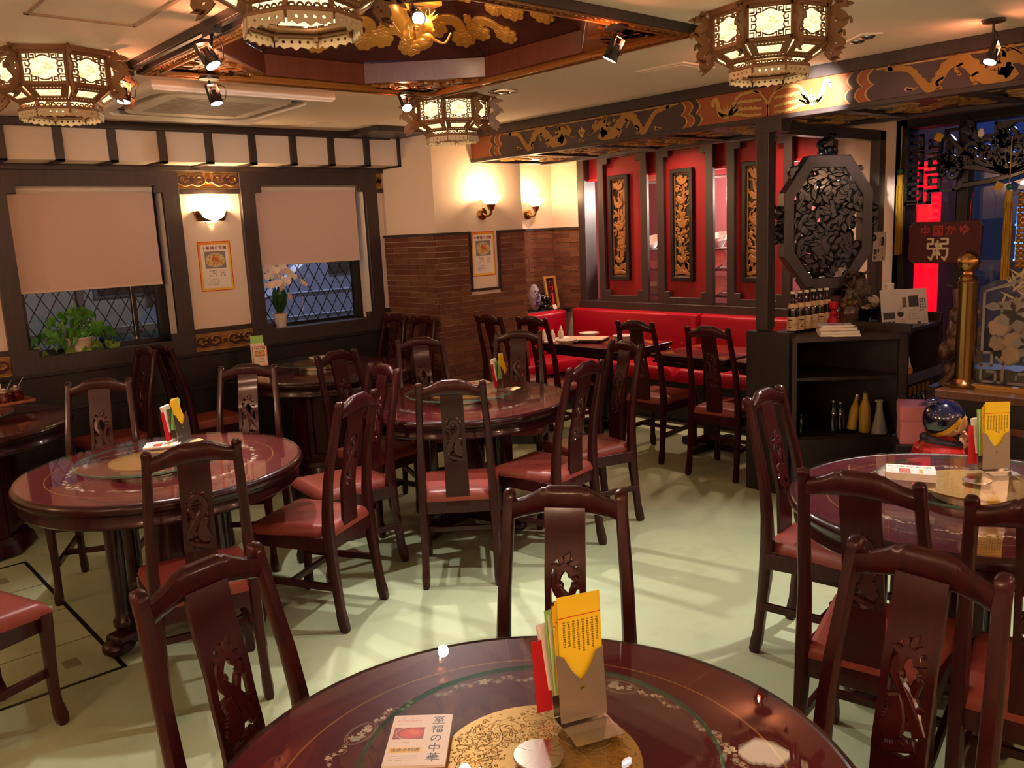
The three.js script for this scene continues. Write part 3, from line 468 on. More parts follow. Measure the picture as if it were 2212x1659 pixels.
// ---------------------------------------------------------------- track, spots, downlights, air conditioner
solo('lamp_track', 'black lamp track on the ceiling along the coffer border', 'track', [span(1.385, 1.42, 2.418, CEIL, -4.18, -1.9, 0.002), span(1.393, 1.412, 2.414, 2.42, -4.17, -1.91)], M.plastic);
const bulbGlow = glow(0xffffff, 9);
function spotlight(label, base, head, to, power, angle, mount = 'track') {
  const t = thing('spotlight', label, 'spotlight', base), b = V(...head).sub(V(...base)), d = V(...to).sub(V(...head)).normalize(), q = new THREE.Quaternion().setFromUnitVectors(V(0, -1, 0), d), at = (g) => g.applyQuaternion(q).translate(b.x, b.y, b.z);
  part('mount', mount === 'track' ? [bx(0.032, 0.035, 0.11, 0, -0.018, 0, 0.003)] : [cyl(0.045, 0.045, 0.012, 0, -0.006, 0, 20)], M.plastic, t);
  part('stem', tube([[0, -0.02, 0], [b.x * 0.3, b.y * 0.5, b.z * 0.3], [b.x, b.y + 0.02, b.z]], 0.006, 10, 6), M.plastic, t);
  const y = []; for (const s of [-1, 1]) y.push(bx(0.003, 0.075, 0.022, s * 0.026, 0.022, 0, 0.001)); y.push(bx(0.055, 0.004, 0.022, 0, 0.058, 0));
  part('yoke', at(join(y)), M.plastic, t);
  part('lamp_body', at(lathe([[0, 0.03], [0.016, 0.03], [0.018, 0.0], [0.03, -0.022], [0.031, -0.03], [0.027, -0.03]], 18)), M.plastic, t);
  part('lens', at(cyl(0.026, 0.026, 0.004, 0, -0.029, 0, 18)), bulbGlow, t);
  part('cable', tube([[0, -0.03, 0], [b.x + 0.05, b.y * 0.6, b.z + 0.01], [b.x + 0.045, b.y - 0.01, b.z], [b.x + 0.005, b.y + 0.01, b.z]], 0.002, 18, 4), M.plastic, t);
  lamp('spot', COOL, power, [b.x + d.x * 0.045, b.y + d.y * 0.045, b.z + d.z * 0.045], { parent: t, to: [b.x + d.x, b.y + d.y, b.z + d.z], angle, penumbra: 0.45, size: 0.03 });
  lamp('point', LEAK, POWER.leak * Math.min(1, power / POWER.track), [b.x - d.x * 0.045, b.y - d.y * 0.045, b.z - d.z * 0.045], { parent: t, size: 0.01 });   // dichroic lamps leak warm light backwards
  return t;
}
const T = POWER.track;
spotlight('black spotlight at the window end of the track, tilted beside the gilt lantern', [1.4, 2.43, -4.08], [1.34, 2.3, -3.97], [0.9, 0, -3.6], T, 0.55);
spotlight('black spotlight halfway along the track, tilted over the round tables', [1.4, 2.43, -3.15], [1.35, 2.3, -3.08], [1.9, 0.4, -2.2], T, 0.5);
spotlight('black spotlight hanging from the gilt border in front of the air conditioner', [1.75, 2.415, -4.02], [1.73, 2.31, -3.93], [1.9, 0.7, -3.5], T, 0.55, 'plate');
spotlight('dazzling spotlight at the coffer corner beside the lantern near the pier', [2.86, 2.415, -4.02], [2.83, 2.35, -3.98], [2.2, 0, -2.0], T * 1.6, 0.6, 'plate');
spotlight('black spotlight with looped cable at the coffer corner by the dragon beam', [2.68, 2.415, -2.33], [2.6, 2.3, -2.28], [2.2, 0.9, -2.9], T, 0.6, 'plate');
spotlight('white pendant spotlight on a plate in front of the gold dragon frieze', [4.2, 2.45, -1.5], [4.2, 2.3, -1.5], [3.1, 0, -1.9], POWER.pendant, 0.62, 'plate');
spotlight('bare round spotlight hanging in front of the gilt dragon boss', [2.29, 2.64, -3.13], [2.3, 2.56, -3.1], [1.9, 2.2, -2.6], 2.2, 0.9, 'plate');
lamp('point', WARM, 0.35, [2.36, 2.58, -3.06], { size: 0.015 });  // extra bare light, stands in for the spotlight spill on the gilt dragon
spotlight('black spotlight behind the fringe of the lantern nearest the camera', [1.4, 2.43, -2.6], [1.42, 2.31, -2.56], [2.2, 2.62, -3.7], 3, 0.7);
spotlight('spotlight hidden behind the dark lantern, aimed at the phoenix panel', [3.75, 2.45, -2.33], [3.76, 2.36, -2.35], [4.5, 2.28, -2.48], 16, 0.26, 'plate');
function downlight(label, x, z, r, on, power, mat) {
  const t = thing('downlight', label, 'downlight', [x, CEIL, z]);
  part('trim_ring', lathe([[r * 0.72, 0.01], [r * 0.76, -0.004], [r * 1.0, -0.006], [r * 1.04, 0]], 32), mat ?? M.white, t);
  part('diffuser', cyl(r * 0.75, r * 0.75, 0.004, 0, -0.002, 0, 28), on ? glow(0xfff4e0, 4) : M.white, t);
  if (power) lamp('spot', SOFTWARM, power, [0, -0.02, 0], { parent: t, to: [0, -1, 0], angle: 1.15, penumbra: 0.8, size: r * 0.7 });
}
downlight('large lit downlight above the gilt lantern by the windows', 1.09, -3.9, 0.1, true, POWER.lead);
downlight('unlit white downlight close to the bracketed cornice', 3.19, -5.54, 0.085, false, 0);
{ const t = thing('gimbal_light', 'chrome rimmed recessed light between lantern and dragon beam', 'downlight', [3.47, CEIL, -3.9]); part('trim_ring', lathe([[0.05, 0.01], [0.055, -0.006], [0.085, -0.005], [0.088, 0]], 28), M.chrome, t); part('cup', sph(0.05, 0, 0.01, 0, 1, 0.5, 1), M.steel, t); }
{ const t = thing('gimbal_light', 'twin recessed light above the gold phoenix frieze', 'downlight', [4.02, CEIL, -2.0]); part('plate', bx(0.2, 0.008, 0.1, 0, -0.003, 0, 0.002, 0, 0.9), M.white, t); for (const k of [-1, 1]) part('cup', sph(0.036, k * 0.03, -0.004, k * -0.04, 1, 0.4, 1), M.chrome, t); }
solo('ceiling_vent', 'flat square ceiling vent in front of the dragon beam', 'vent', [bx(0.3, 0.01, 0.3, 0, 0, 0, 0.003), bx(0.24, 0.012, 0.24, 0, -0.002, 0, 0.003)], M.ceil, [3.85, CEIL - 0.003, -2.94], 0.05);
for (const [x, z] of [[0.2, 0.6], [-0.8, -2.2], [2.6, 0.4], [5.2, -0.6]]) downlight(`added fill downlight over the ${x > 5 ? 'entrance' : x > 2 ? 'aisle before the entrance' : z < -1 ? 'tables at the west wall' : 'spot where the photographer stands'}`, x, z, 0.1, true, POWER.down);  // added fill downlights, all out of view
for (const z of [-5.55, -4.55, -3.55]) downlight(`unseen round downlight over the red bench, ${z < -5 ? 'at the brick corner' : z < -4 ? 'at the set table' : 'at the bare tables'}`, 5.72, z, 0.07, true, POWER.booth);  // unseen behind the beam soffit, placed to light the bench and alcove
{
  const t = thing('air_conditioner', 'white ceiling cassette air conditioner beside the coffer', 'air conditioner', [2.12, CEIL, -4.92]), w = 1.0, d = 1.08;
  const s = shp([[-w / 2, -d / 2], [w / 2, -d / 2], [w / 2, d / 2], [-w / 2, d / 2]]), r = 0.38, path = new THREE.Path(); path.absellipse(0, 0, 0, 0, 0, 0);
  const rr4 = (a, b, q) => { const p = []; for (const [sx, sy, a0] of [[1, 1, 0], [-1, 1, PI / 2], [-1, -1, PI], [1, -1, 1.5 * PI]]) for (let i = 0; i <= 6; i++) p.push(V2(sx * (a - q) + q * Math.cos(a0 + i * PI / 12), sy * (b - q) + q * Math.sin(a0 + i * PI / 12))); return p; };
  s.holes.push(new THREE.Path(rr4(0.44, 0.48, 0.18)));
  part('housing', tf(ext(s, 0.03, 0.008), 0, -0.002, 0, PI / 2), M.white, t);
  part('intake_slot', tf(ext(new THREE.Shape(rr4(0.46, 0.5, 0.18)), 0.004), 0, -0.001, 0, PI / 2), M.black, t);
  part('grille_panel', tf(ext(new THREE.Shape(rr4(0.36, 0.4, 0.13)), 0.03, 0.006), 0, 0.002, 0, PI / 2), M.white, t);
  part('grille', [...Array(14)].map((_, i) => bx(0.56, 0.004, 0.012, 0, -0.036, -0.26 + i * 0.04)), std(0xb9ac9a, 0.6), t);
  part('louver', bx(w, 0.012, 0.09, 0, -0.036, d / 2 - 0.05, 0.004, 0.12), M.white, t);
  part('louver', bx(w, 0.012, 0.09, 0, -0.036, -d / 2 + 0.05, 0.004, -0.12), M.white, t);
}
// ---------------------------------------------------------------- lettering drawn stroke by stroke (20 x 20 grid)
const KANJI = {
  '中': '3,6 3,13 17,13 17,6 3,6|10,1 10,19', '国': '2,2 2,19|2,2 18,2 18,19|2,19 18,19|5,6 15,6|6,10 14,10|5,15 15,15|10,6 10,15|12,12 13,13', 'か': '2,6 11,5 12,8 11,16 8,17|7,1 6,9 3,18|14,4 17,8 18,11', 'ゆ': '3,3 3,8 4,14 5,9 9,4 14,4 17,8 16,13 12,14 9,12|11,1 12,9 11,15 8,19',
  '粥': '2,2 6,2 6,6|6,6 2,6 2,10 7,10 7,14 5,19 3,17|13,2 18,2 18,6|18,6 13,6 13,10 18,10 18,15 16,19 14,17|10,4 10,18|8,10 12,10|8,6 9,8|12,6 11,8|10,11 8,15|10,11 12,15', '至': '3,2 17,2|10,2 5,8 15,7|13,4 16,9|4,12 16,12|10,8 10,18|2,18 18,18',
  '福': '4,1 6,3|2,5 8,5 2,12|5,9 5,19|7,10 8,12|9,2 18,2|10,5 17,5 17,8 10,8 10,5|10,11 17,11 17,18 10,18 10,11|10,14 17,14|13,11 13,18', 'の': '11,5 9,12 5,16 3,12 5,6 10,3 16,6 17,11 14,16 11,18', '華': '2,3 18,3|7,1 7,5|13,1 13,5|4,7 16,7|2,10 18,10|5,7 5,13|8,7 8,13|12,7 12,13|15,7 15,13|3,13 17,13|1,16 19,16|10,5 10,20',
  '橋': '1,6 8,6|4,1 4,19|4,7 1,13|4,8 8,11|17,1 10,3|9,5 19,5|14,3 9,9|14,5 19,9|12,8 16,8 16,10 12,10 12,8|9,12 9,19|9,12 19,12 19,18 17,18|12,14 16,14 16,17 12,17 12,14', '涼': '2,3 4,5|1,8 3,10|2,18 5,12|12,1 12,4|6,4 19,4|8,7 17,7 17,11 8,11 8,7|12,11 12,19 11,18|9,13 7,17|16,13 18,17',
  '麺': '1,3 9,3|2,6 8,6|1,9 9,9|5,1 5,9|5,9 1,14|3,11 8,11 4,17 1,19|3,12 9,19 19,19|9,2 19,2|14,2 13,5|10,5 10,16|10,5 18,5 18,16|10,16 18,16|12,5 12,16|15,5 15,16|12,9 15,9|12,12 15,12', '当': '10,1 10,6|4,2 6,5|16,2 14,5|3,8 17,8 17,18 3,18|4,13 17,13', '店': '10,1 10,3|2,4 19,4|4,4 4,12 1,19|11,6 11,12|11,9 17,9|7,12 16,12 16,18 7,18 7,12',
  '料': '5,1 5,19|1,9 9,9|2,3 4,7|8,3 6,7|5,10 1,15|5,10 9,14|12,3 14,5|11,8 13,10|10,14 19,12|17,1 17,19', '理': '1,3 8,3|1,9 8,9|4,3 4,16|1,17 8,15|10,2 18,2 18,10 10,10 10,2|10,6 18,6|14,2 14,18|10,14 18,14|8,18 19,18',
};
function kanji(g, ch, x, y, s, color, lw) {
  g.strokeStyle = color; g.lineWidth = lw ?? s * 0.08; g.lineCap = g.lineJoin = 'round';
  for (const st of KANJI[ch].split('|')) { g.beginPath(); st.split(' ').forEach((p, i) => { const [a, b] = p.split(',').map(Number); i ? g.lineTo(x + a / 20 * s, y + b / 20 * s) : g.moveTo(x + a / 20 * s, y + b / 20 * s); }); g.stroke(); }
}
const word = (g, w, x, y, s, c, dx, dy, lw) => [...w].forEach((k, i) => kanji(g, k, x + i * dx, y + i * dy, s, c, lw));
const scrawl = (g, x, y, w, n, h, c, sd = 5) => { let s = sd; const r = () => (s = (s * 16807) % 2147483647) / 2147483647; g.fillStyle = c; for (let i = 0; i < n; i++) for (let q = 0; q < w; q += h * 0.9) if (r() > 0.15) { g.fillRect(x + q, y + i * h * 1.7, h * 0.62, h * 0.14); g.fillRect(x + q + h * 0.2 * r(), y + i * h * 1.7 + h * 0.3, h * 0.6, h * 0.12); g.fillRect(x + q + h * (0.1 + 0.4 * r()), y + i * h * 1.7 - h * 0.1, h * 0.12, h * 0.8); g.fillRect(x + q, y + i * h * 1.7 + h * 0.6, h * 0.55, h * 0.1); } };

// ---------------------------------------------------------------- chair
const zb = (y) => pw([[0, -0.235], [0.1, -0.218], [0.3, -0.196], [0.44, -0.188], [0.6, -0.194], [0.75, -0.222], [0.9, -0.258], [1.0, -0.282]], y);
const xb = (y) => pw([[0, 0.172], [0.2, 0.168], [0.44, 0.166], [0.7, 0.158], [0.98, 0.143]], y);
function makeChair(label, group) {
  const t = thing('dining_chair', label, 'chair', [0, 0, 0], 0, group);
  for (const s of [-1, 1]) {
    const ys = [0, 0.012, 0.05, 0.1, 0.18, 0.3, 0.44, 0.55, 0.65, 0.75, 0.85, 0.93, 0.965, 0.972, 0.985, 0.993, 0.996];
    const wd = (y) => pw([[0, 0.014], [0.015, 0.019], [0.05, 0.0195], [0.12, 0.016], [0.3, 0.02], [0.44, 0.0215], [0.7, 0.0175], [0.95, 0.0155], [0.966, 0.0155], [0.972, 0.0165], [0.985, 0.0165], [0.993, 0.012], [0.996, 0.005]], y);
    part('back_post', loft(ys.map((y) => [s * xb(y), y, zb(y), wd(y), wd(y) * (y < 0.5 ? 1.15 : 1.05)]), 10, 4), M.rose, t);
    part('front_leg', loft([0, 0.01, 0.04, 0.09, 0.16, 0.26, 0.36, 0.42].map((y) => [s * (0.182 + 0.004 * smooth(0.15, 0, y)), y, 0.172 + 0.012 * smooth(0.12, 0, y) + 0.006 * smooth(0.2, 0.36, y), pw([[0, 0.014], [0.012, 0.02], [0.045, 0.021], [0.1, 0.0155], [0.2, 0.0165], [0.42, 0.021]], y), pw([[0, 0.014], [0.012, 0.02], [0.045, 0.022], [0.1, 0.0155], [0.2, 0.017], [0.42, 0.022]], y)]), 10, 4), M.rose, t);
    part('side_apron', bx(0.02, 0.06, 0.36, s * 0.172, 0.385, -0.005, 0.003, 0, s * -0.035), M.rose, t);
    part('side_stretcher', bx(0.018, 0.03, 0.385, s * 0.174, 0.2, -0.015, 0.003, 0, s * -0.03), M.rose, t);
  }
  part('cross_stretcher', bx(0.34, 0.026, 0.018, 0, 0.2, 0.02, 0.003), M.rose, t);
  part('front_apron', bx(0.35, 0.06, 0.02, 0, 0.385, 0.176, 0.003), M.rose, t);
  part('back_apron', bx(0.31, 0.07, 0.022, 0, 0.388, -0.188, 0.003), M.rose, t);
  const hw = 0.134, cs = [];
  for (let i = 0; i <= 32; i++) { const x = -hw + 2 * hw * i / 32, a = Math.abs(x), up = a < 0.05 ? 1.004 : a < 0.062 ? 0.999 : 0.97 + 0.027 * Math.pow(1 - (a - 0.062) / (hw - 0.062), 1.6), lo = 0.936 - 0.018 * Math.pow(a / hw, 2), m = (up + lo) / 2; cs.push([m, x, zb(m) - 0.002 - 0.006 * (1 - (x / hw) ** 2), (up - lo) / 2, 0.0155]); }
  part('crest_rail', tf(loft(cs, 12, 3.4), 0, 0, 0, 0, 0, PI / 2), M.rose, t);
  const hwid = (y) => 0.0525 + 0.004 * smooth(0.75, 0.4, y), strip = (ys, f) => loft(ys.map((y) => { const [a, b] = f(y); return [(a + b) / 2, y, zb(y) - 0.003, (b - a) / 2, 0.0068]; }), 4, 60), rows = (a, b, n) => [...Array(n + 1)].map((_, i) => lerp(a, b, i / n));
  const hx = (y) => 0.036 * Math.pow(Math.max(0, 1 - Math.pow(Math.abs((y - 0.716) / 0.1175), 5)), 0.5);
  const bend = (g, o) => { const p = g.attributes.position; for (let i = 0; i < p.count; i++) p.setZ(i, p.getZ(i) + zb(p.getY(i)) + o); g.computeVertexNormals(); return g; };
  part('splat', [strip(rows(0.39, 0.6, 8), (y) => [-hwid(y), hwid(y)]), strip(rows(0.832, 0.95, 6), (y) => [-hwid(y), hwid(y)]), strip(rows(0.6, 0.832, 24), (y) => [-hwid(y), -hx(y)]), strip(rows(0.6, 0.832, 24), (y) => [hx(y), hwid(y)])], M.rose, t);
  const S = [];                                             // pierced carving: bird and twisting branch
  const body = (p, w, d = 0.016, o = {}) => S.push(tf(ext(ribbon(p, w, { n: 26, ...o }), d * 0.5, 0.004), 0, 0, -0.002));
  body([[0.036, 0.655], [0.02, 0.69], [0.004, 0.72], [-0.018, 0.745], [-0.024, 0.775], [-0.006, 0.805], [0.012, 0.8], [0.018, 0.785]], (q) => 0.0115 - 0.005 * q, 0.02);
  body([[-0.034, 0.64], [-0.016, 0.655], [-0.012, 0.69], [-0.02, 0.715]], (q) => 0.016 * Math.sin(Math.min(1, q * 1.2 + 0.2) * PI * 0.8) + 0.002, 0.024, { spikes: 0.35 });
  body([[0.03, 0.76], [0.02, 0.75], [0.012, 0.72]], 0.005); body([[-0.03, 0.61], [0, 0.618], [0.03, 0.63]], 0.006, 0.018, { spikes: 0.7 });
  for (const [x, y, l, w, a] of [[0.0, 0.815, 0.03, 0.013, 1.1], [0.008, 0.808, 0.034, 0.013, 0.45], [0.01, 0.795, 0.034, 0.014, -0.05], [0.012, 0.785, 0.03, 0.013, -0.5], [-0.006, 0.81, 0.03, 0.012, 1.9], [-0.012, 0.8, 0.026, 0.012, 2.7], [0.018, 0.765, 0.026, 0.016, -0.4], [0.0, 0.66, 0.03, 0.016, 0.4], [-0.01, 0.63, 0.03, 0.014, -0.3], [0.004, 0.64, 0.03, 0.014, -0.9], [-0.02, 0.7, 0.02, 0.012, 2.5], [0.02, 0.7, 0.02, 0.01, 0.2], [0.0, 0.62, 0.034, 0.012, 0.2]]) S.push(tf(ext(leaf(x, y, l, w, a), 0.007, 0.0025), 0, 0, rr(-0.002, 0.004)));
  for (const [x, y, r] of [[-0.014, 0.76, 0.011], [0.022, 0.758, 0.009], [-0.014, 0.68, 0.011], [0.012, 0.632, 0.009]]) S.push(sph(r, x, y, 0.005, 1, 1, 0.7, 8));
  part('carved_openwork', bend(join(S), -0.006), M.roseCarve, t);
  part('seat', tf(pillow((v) => lerp(0.155, 0.198, v), 0.4, 0.045, 0.008), 0, 0.413, -0.001), M.vinyl, t);
  return t;
}
const chairs = [ // top rail middle x, z, facing (degrees), label, group
  [0.615, -1.70, 15, 'dark red chair behind the near table, standing beside its white flyer', 'N'],
  [1.467, -1.484, -52, 'dark red chair behind the yellow papers of the nearest table', 'N'],
  [1.622, -0.655, -92, 'dark red chair close to the camera, beside the lantern reflection on the nearest table', 'N'],
  [1.025, -2.795, 166, 'chair seen from behind in front of the round table by the plant window', 'M'],
  [1.845, -3.09, 208, 'chair drawn out sideways from the table with the yellow paper fan, brown seat showing', 'M'],
  [1.95, -4.373, -42, 'chair behind the reflecting table, in front of the menu card on the far table', 'M'],
  [1.262, -4.624, -29, 'chair with red crest rail between the plant window and the reflecting table', 'M'],
  [2.37, -3.685, -96, 'chair facing left between the two middle tables with a bright red seat', 'M'],
  [2.284, -3.011, 140, 'chair seen squarely from behind at the middle table with the green glass', 'C'],
  [2.99, -2.844, 190, 'chair with dark back at the middle table, standing over the floor shadows', 'C'],
  [3.65, -3.16, -105, 'chair seen edge on beside the middle table, towards the bench', 'C'],
  [3.71, -4.13, -52, 'chair behind the yellow and green papers of the middle table', 'C'],
  [2.51, -4.39, 12, 'chair between the window table and the middle table with an upright carved splat', 'C'],
  [3.155, -4.456, -21, 'chair in front of the two black chairs at the brick pier', 'C'],
  [2.86, -1.775, 8, 'chair alone in the aisle beside the black shelf cabinet', 'R'],
  [2.045, -0.995, 101, 'chair in front of the glass topped table with the booklets', 'R'],
  [2.075, -0.585, 100, 'chair cut by the photo edge in front of the glass topped table', 'R'],
  [4.32, -5.15, 89, 'first dark chair from the brick pier along the bench tables', 'B'],
  [4.385, -4.72, 93, 'second dark chair from the brick pier along the bench tables', 'B'],
  [4.50, -3.805, 94, 'third dark chair along the bench, in front of the table with the menus', 'B'],
  [4.445, -3.17, 96, 'fourth dark chair along the bench, in front of the bare gold cornered tables', 'B'],
  [2.02, -5.83, 92, 'dark chair standing side on under the window between wall lamp and plant', 'W'],
  [1.90, -5.80, -88, 'chair back to back with another under the plant window, red seat lit', 'W'],
  [4.0, -5.985, -90, 'black looking chair against the pier, nearest the orchid window', 'W'],
  [4.0, -5.575, -90, 'black looking chair against the pier, nearest the brick corner', 'W'],
  [0.107, -3.205, 109, 'chair cut by the picture edge, only its red seat and front legs in view', 'M'],
];
const chairGroup = { N: 'chairs at the nearest table', M: 'chairs at the reflecting table by the plant window', C: 'chairs at the middle table', R: 'chairs at the glass topped table by the cabinet', B: 'chairs along the red bench tables', W: 'chairs under the windows' };
let chair0;
for (const [tx, tz, deg, label, gk] of chairs) {
  const a = rad(deg), at = [tx + 0.275 * Math.sin(a), 0, tz + 0.275 * Math.cos(a)];
  if (!chair0) { chair0 = makeChair(label, chairGroup[gk]); chair0.position.set(...at); chair0.rotation.y = a; } else dup(chair0, label, at, a, chairGroup[gk]);
}

// ---------------------------------------------------------------- round tables
const inlayTex = canvasTex(2048, 2048, (g, w) => {
  const c = w / 2; let s = 11; const r = () => (s = (s * 16807) % 2147483647) / 2147483647;
  g.fillStyle = '#58101e'; g.fillRect(0, 0, w, w);
  for (let i = 0; i < 5000; i++) { g.strokeStyle = r() > 0.5 ? 'rgba(90,22,32,.12)' : 'rgba(30,4,8,.12)'; g.lineWidth = 1 + r() * 2; const x = r() * w, y = r() * w; g.beginPath(); g.moveTo(x, y); g.lineTo(x + 60 + r() * 120, y + r() * 6 - 3); g.stroke(); }
  g.strokeStyle = '#9a7430'; g.lineWidth = 7; g.beginPath(); g.arc(c, c, w * 0.405, 0, 7); g.stroke();
  const fl = (x, y, q, col) => { g.fillStyle = col; for (let k = 0; k < 6; k++) { const a = k * 1.047 + r(); g.beginPath(); g.ellipse(x + q * 0.6 * Math.cos(a), y + q * 0.6 * Math.sin(a), q * 0.5, q * 0.32, a, 0, 7); g.fill(); } };
  for (let k = 0; k < 8; k++) {
    g.save(); g.translate(c, c); g.rotate(k * PI / 4 + 0.2); g.translate(0, -w * 0.338);
    const mother = ['#cfc9b4', '#a9b7ae', '#d8c9b8', '#b9a98f'];
    if (k % 2 === 0) { g.strokeStyle = '#8d8168'; g.lineWidth = 4; for (const q of [1, 0.88]) { g.beginPath(); g.ellipse(0, 0, 74 * q, 44 * q, 0, 0, 7); g.stroke(); } for (let i = 0; i < 12; i++) fl(-45 + r() * 90, -20 + r() * 40, 9 + r() * 8, mother[i % 4]); }
    else fl(0, 0, 22, mother[0]);
    g.lineWidth = 3; for (const d of [-1, 1]) for (let i = 0; i < 13; i++) { const x = d * ((k % 2 ? 30 : 88) + i * 13), y = 14 * Math.sin(i * 0.9) + i * i * 0.35; g.strokeStyle = '#a09274'; g.beginPath(); g.arc(x, y, 8 + r() * 5, r() * 6, r() * 6 + 4); g.stroke(); if (i % 2 === 0) fl(x, y - 8 + r() * 12, 7 + r() * 9 * (1 - i / 16), mother[(i + k) % 4]); }
    g.restore();
  }
});
const inlay = phy(0xffffff, 0.4, { map: inlayTex, specularIntensity: 0.25 });
const goldTex = canvasTex(512, 512, (g, w) => {
  let s = 5; const r = () => (s = (s * 16807) % 2147483647) / 2147483647; g.fillStyle = '#808080'; g.fillRect(0, 0, w, w);
  for (let k = 0; k < 4; k++) { g.save(); g.translate(w / 2, w / 2); g.rotate(k * PI / 2); g.strokeStyle = '#d8d8d8'; g.lineWidth = 22; g.lineCap = 'round'; g.beginPath(); g.moveTo(-120, -150); g.bezierCurveTo(-60, -220, 0, -90, 60, -160); g.bezierCurveTo(100, -210, 130, -150, 100, -120); g.stroke(); g.strokeStyle = '#b8b8b8'; g.lineWidth = 8; for (let i = 0; i < 40; i++) { const a = -2.2 + r() * 1.3, q = 110 + r() * 110; g.beginPath(); g.arc(q * Math.cos(a), q * Math.sin(a), 5 + r() * 9, 0, 5); g.stroke(); } g.restore(); }
  g.fillStyle = '#eee'; for (let i = 0; i < 900; i++) { const a = r() * 7, q = 90 + r() * 150; g.beginPath(); g.arc(w / 2 + q * Math.cos(a), w / 2 + q * Math.sin(a), 1.5 + r() * 2.5, 0, 7); g.fill(); }
});
goldTex.colorSpace = THREE.NoColorSpace;
const goldDisc = phy(0xa8863e, 0.38, { metalness: 0.55, bumpMap: goldTex, bumpScale: 0.004 });
const discUV = (g, R) => { const p = g.attributes.position, uv = new Float32Array(p.count * 2); for (let i = 0; i < p.count; i++) { uv[i * 2] = 0.5 + p.getX(i) / (2 * R); uv[i * 2 + 1] = 0.5 - p.getZ(i) / (2 * R); } g.setAttribute('uv', new THREE.BufferAttribute(uv, 2)); return g; };
function makeTable(label, drum, at, turn) {
  const t = thing('round_table', label, 'table', at, turn), R = 0.6;
  part('table_edge', lathe([[0.3, 0.7], [R - 0.03, 0.7], [R - 0.055, 0.645], [R - 0.045, 0.632], [R - 0.03, 0.63], [R - 0.022, 0.638], [R - 0.024, 0.65], [R - 0.032, 0.665], [R - 0.03, 0.68], [R - 0.018, 0.69], [R - 0.004, 0.695], [R, 0.706], [R - 0.002, 0.718], [R - 0.01, 0.727], [R - 0.02, 0.73], [R - 0.024, 0.728]], 72, 0, 0, 0, 40), M.tableEdge, t);
  part('inlaid_top', discUV(prep(cyl(R - 0.022, R - 0.022, 0.02, 0, 0.718, 0, 72)), R - 0.022), inlay, t, 'burgundy top with a gold ring and mother of pearl flowers', true);
  part('glass_top', cyl(R - 0.016, R - 0.016, 0.006, 0, 0.7325, 0, 72), M.topGlass, t);
  if (drum) {
    part('pedestal_drum', cyl(0.27, 0.27, 0.56, 0, 0.37, 0, 8, 0, PI / 8), M.rose, t);
    for (let k = 0; k < 8; k++) part('drum_panel', tf(ext((() => { const s = shp([[-0.095, -0.24], [0.095, -0.24], [0.095, 0.24], [-0.095, 0.24]]); s.holes.push(rectHole(-0.068, 0.068, -0.205, 0.205)); return s; })(), 0.012, 0.002), 0.249 * Math.sin(k * PI / 4), 0.37, 0.249 * Math.cos(k * PI / 4), 0, k * PI / 4, 0), M.rose, t);
    part('drum_base', [cyl(0.33, 0.31, 0.06, 0, 0.045, 0, 8, 0, PI / 8), cyl(0.3, 0.285, 0.03, 0, 0.09, 0, 8, 0, PI / 8)], M.tableEdge, t);
    for (let k = 0; k < 4; k++) part('foot', bx(0.12, 0.03, 0.06, 0.27 * Math.sin(k * PI / 2 + 0.78), 0.015, 0.27 * Math.cos(k * PI / 2 + 0.78), 0.006, 0, k * PI / 2 + 0.78), M.tableEdge, t);
  } else {
    part('pedestal', lathe([[0, 0.7], [0.26, 0.7], [0.25, 0.67], [0.12, 0.66], [0.085, 0.6], [0.075, 0.5], [0.1, 0.38], [0.11, 0.3], [0.08, 0.22], [0.1, 0.16], [0.14, 0.13], [0.14, 0.1], [0, 0.1]], 28), M.tableEdge, t);
    for (let k = 0; k < 4; k++) {
      const a = k * PI / 2, x = 0.29 * Math.sin(a), z = 0.29 * Math.cos(a);
      part('leg', lathe([[0.042, 0.69], [0.044, 0.66], [0.036, 0.64], [0.036, 0.4], [0.032, 0.2], [0.034, 0.16], [0.044, 0.145], [0.044, 0.125], [0.036, 0.115], [0.03, 0.09]], 12, x, 0, z), M.tableEdge, t);
      part('base_foot', [bx(0.09, 0.055, 0.34, 0.19 * Math.sin(a), 0.07, 0.19 * Math.cos(a), 0.012, 0, a), tf(sph(0.062, 0, 0, 0, 1, 0.62, 1.15, 14), 0.33 * Math.sin(a), 0.045, 0.33 * Math.cos(a), 0, a)], M.tableEdge, t);
    }
  }
  return t;
}
function makeSusan(label, at) {
  const t = thing('lazy_susan', label, 'turntable', at, 0.3, 'glass turntables on the round tables'), R = 0.3;
  part('base_ring', lathe([[0.1, 0.0], [0.13, 0.002], [0.13, 0.03], [0.1, 0.034]], 36), M.steel, t);
  part('gold_disc', discUV(prep(cyl(0.17, 0.172, 0.008, 0, 0.038, 0, 48)), 0.172), goldDisc, t, 'embossed gold disc under the glass', true);
  part('glass_disc', cyl(R, R, 0.008, 0, 0.05, 0, 72), M.topGlass, t);
  part('glass_rim', lathe([[R - 0.002, 0.0455], [R + 0.0015, 0.047], [R + 0.0015, 0.053], [R - 0.002, 0.0545]], 72), M.glassEdge, t, 'green glass edge');
  const cap = []; for (let k = 0; k < 40; k++) cap.push(tf(new THREE.CylinderGeometry(0.042, 0.043, 0.0025, 1, 1, false, k * PI / 20, PI / 20), 0, 0.0555, 0, 0.004 * Math.sin(k * 2.4), 0, 0.004 * Math.cos(k * 3.7)));
  part('steel_cap', cap, phy(0xc9c4ba, 0.22, { metalness: 1 }), t);
  return t;
}
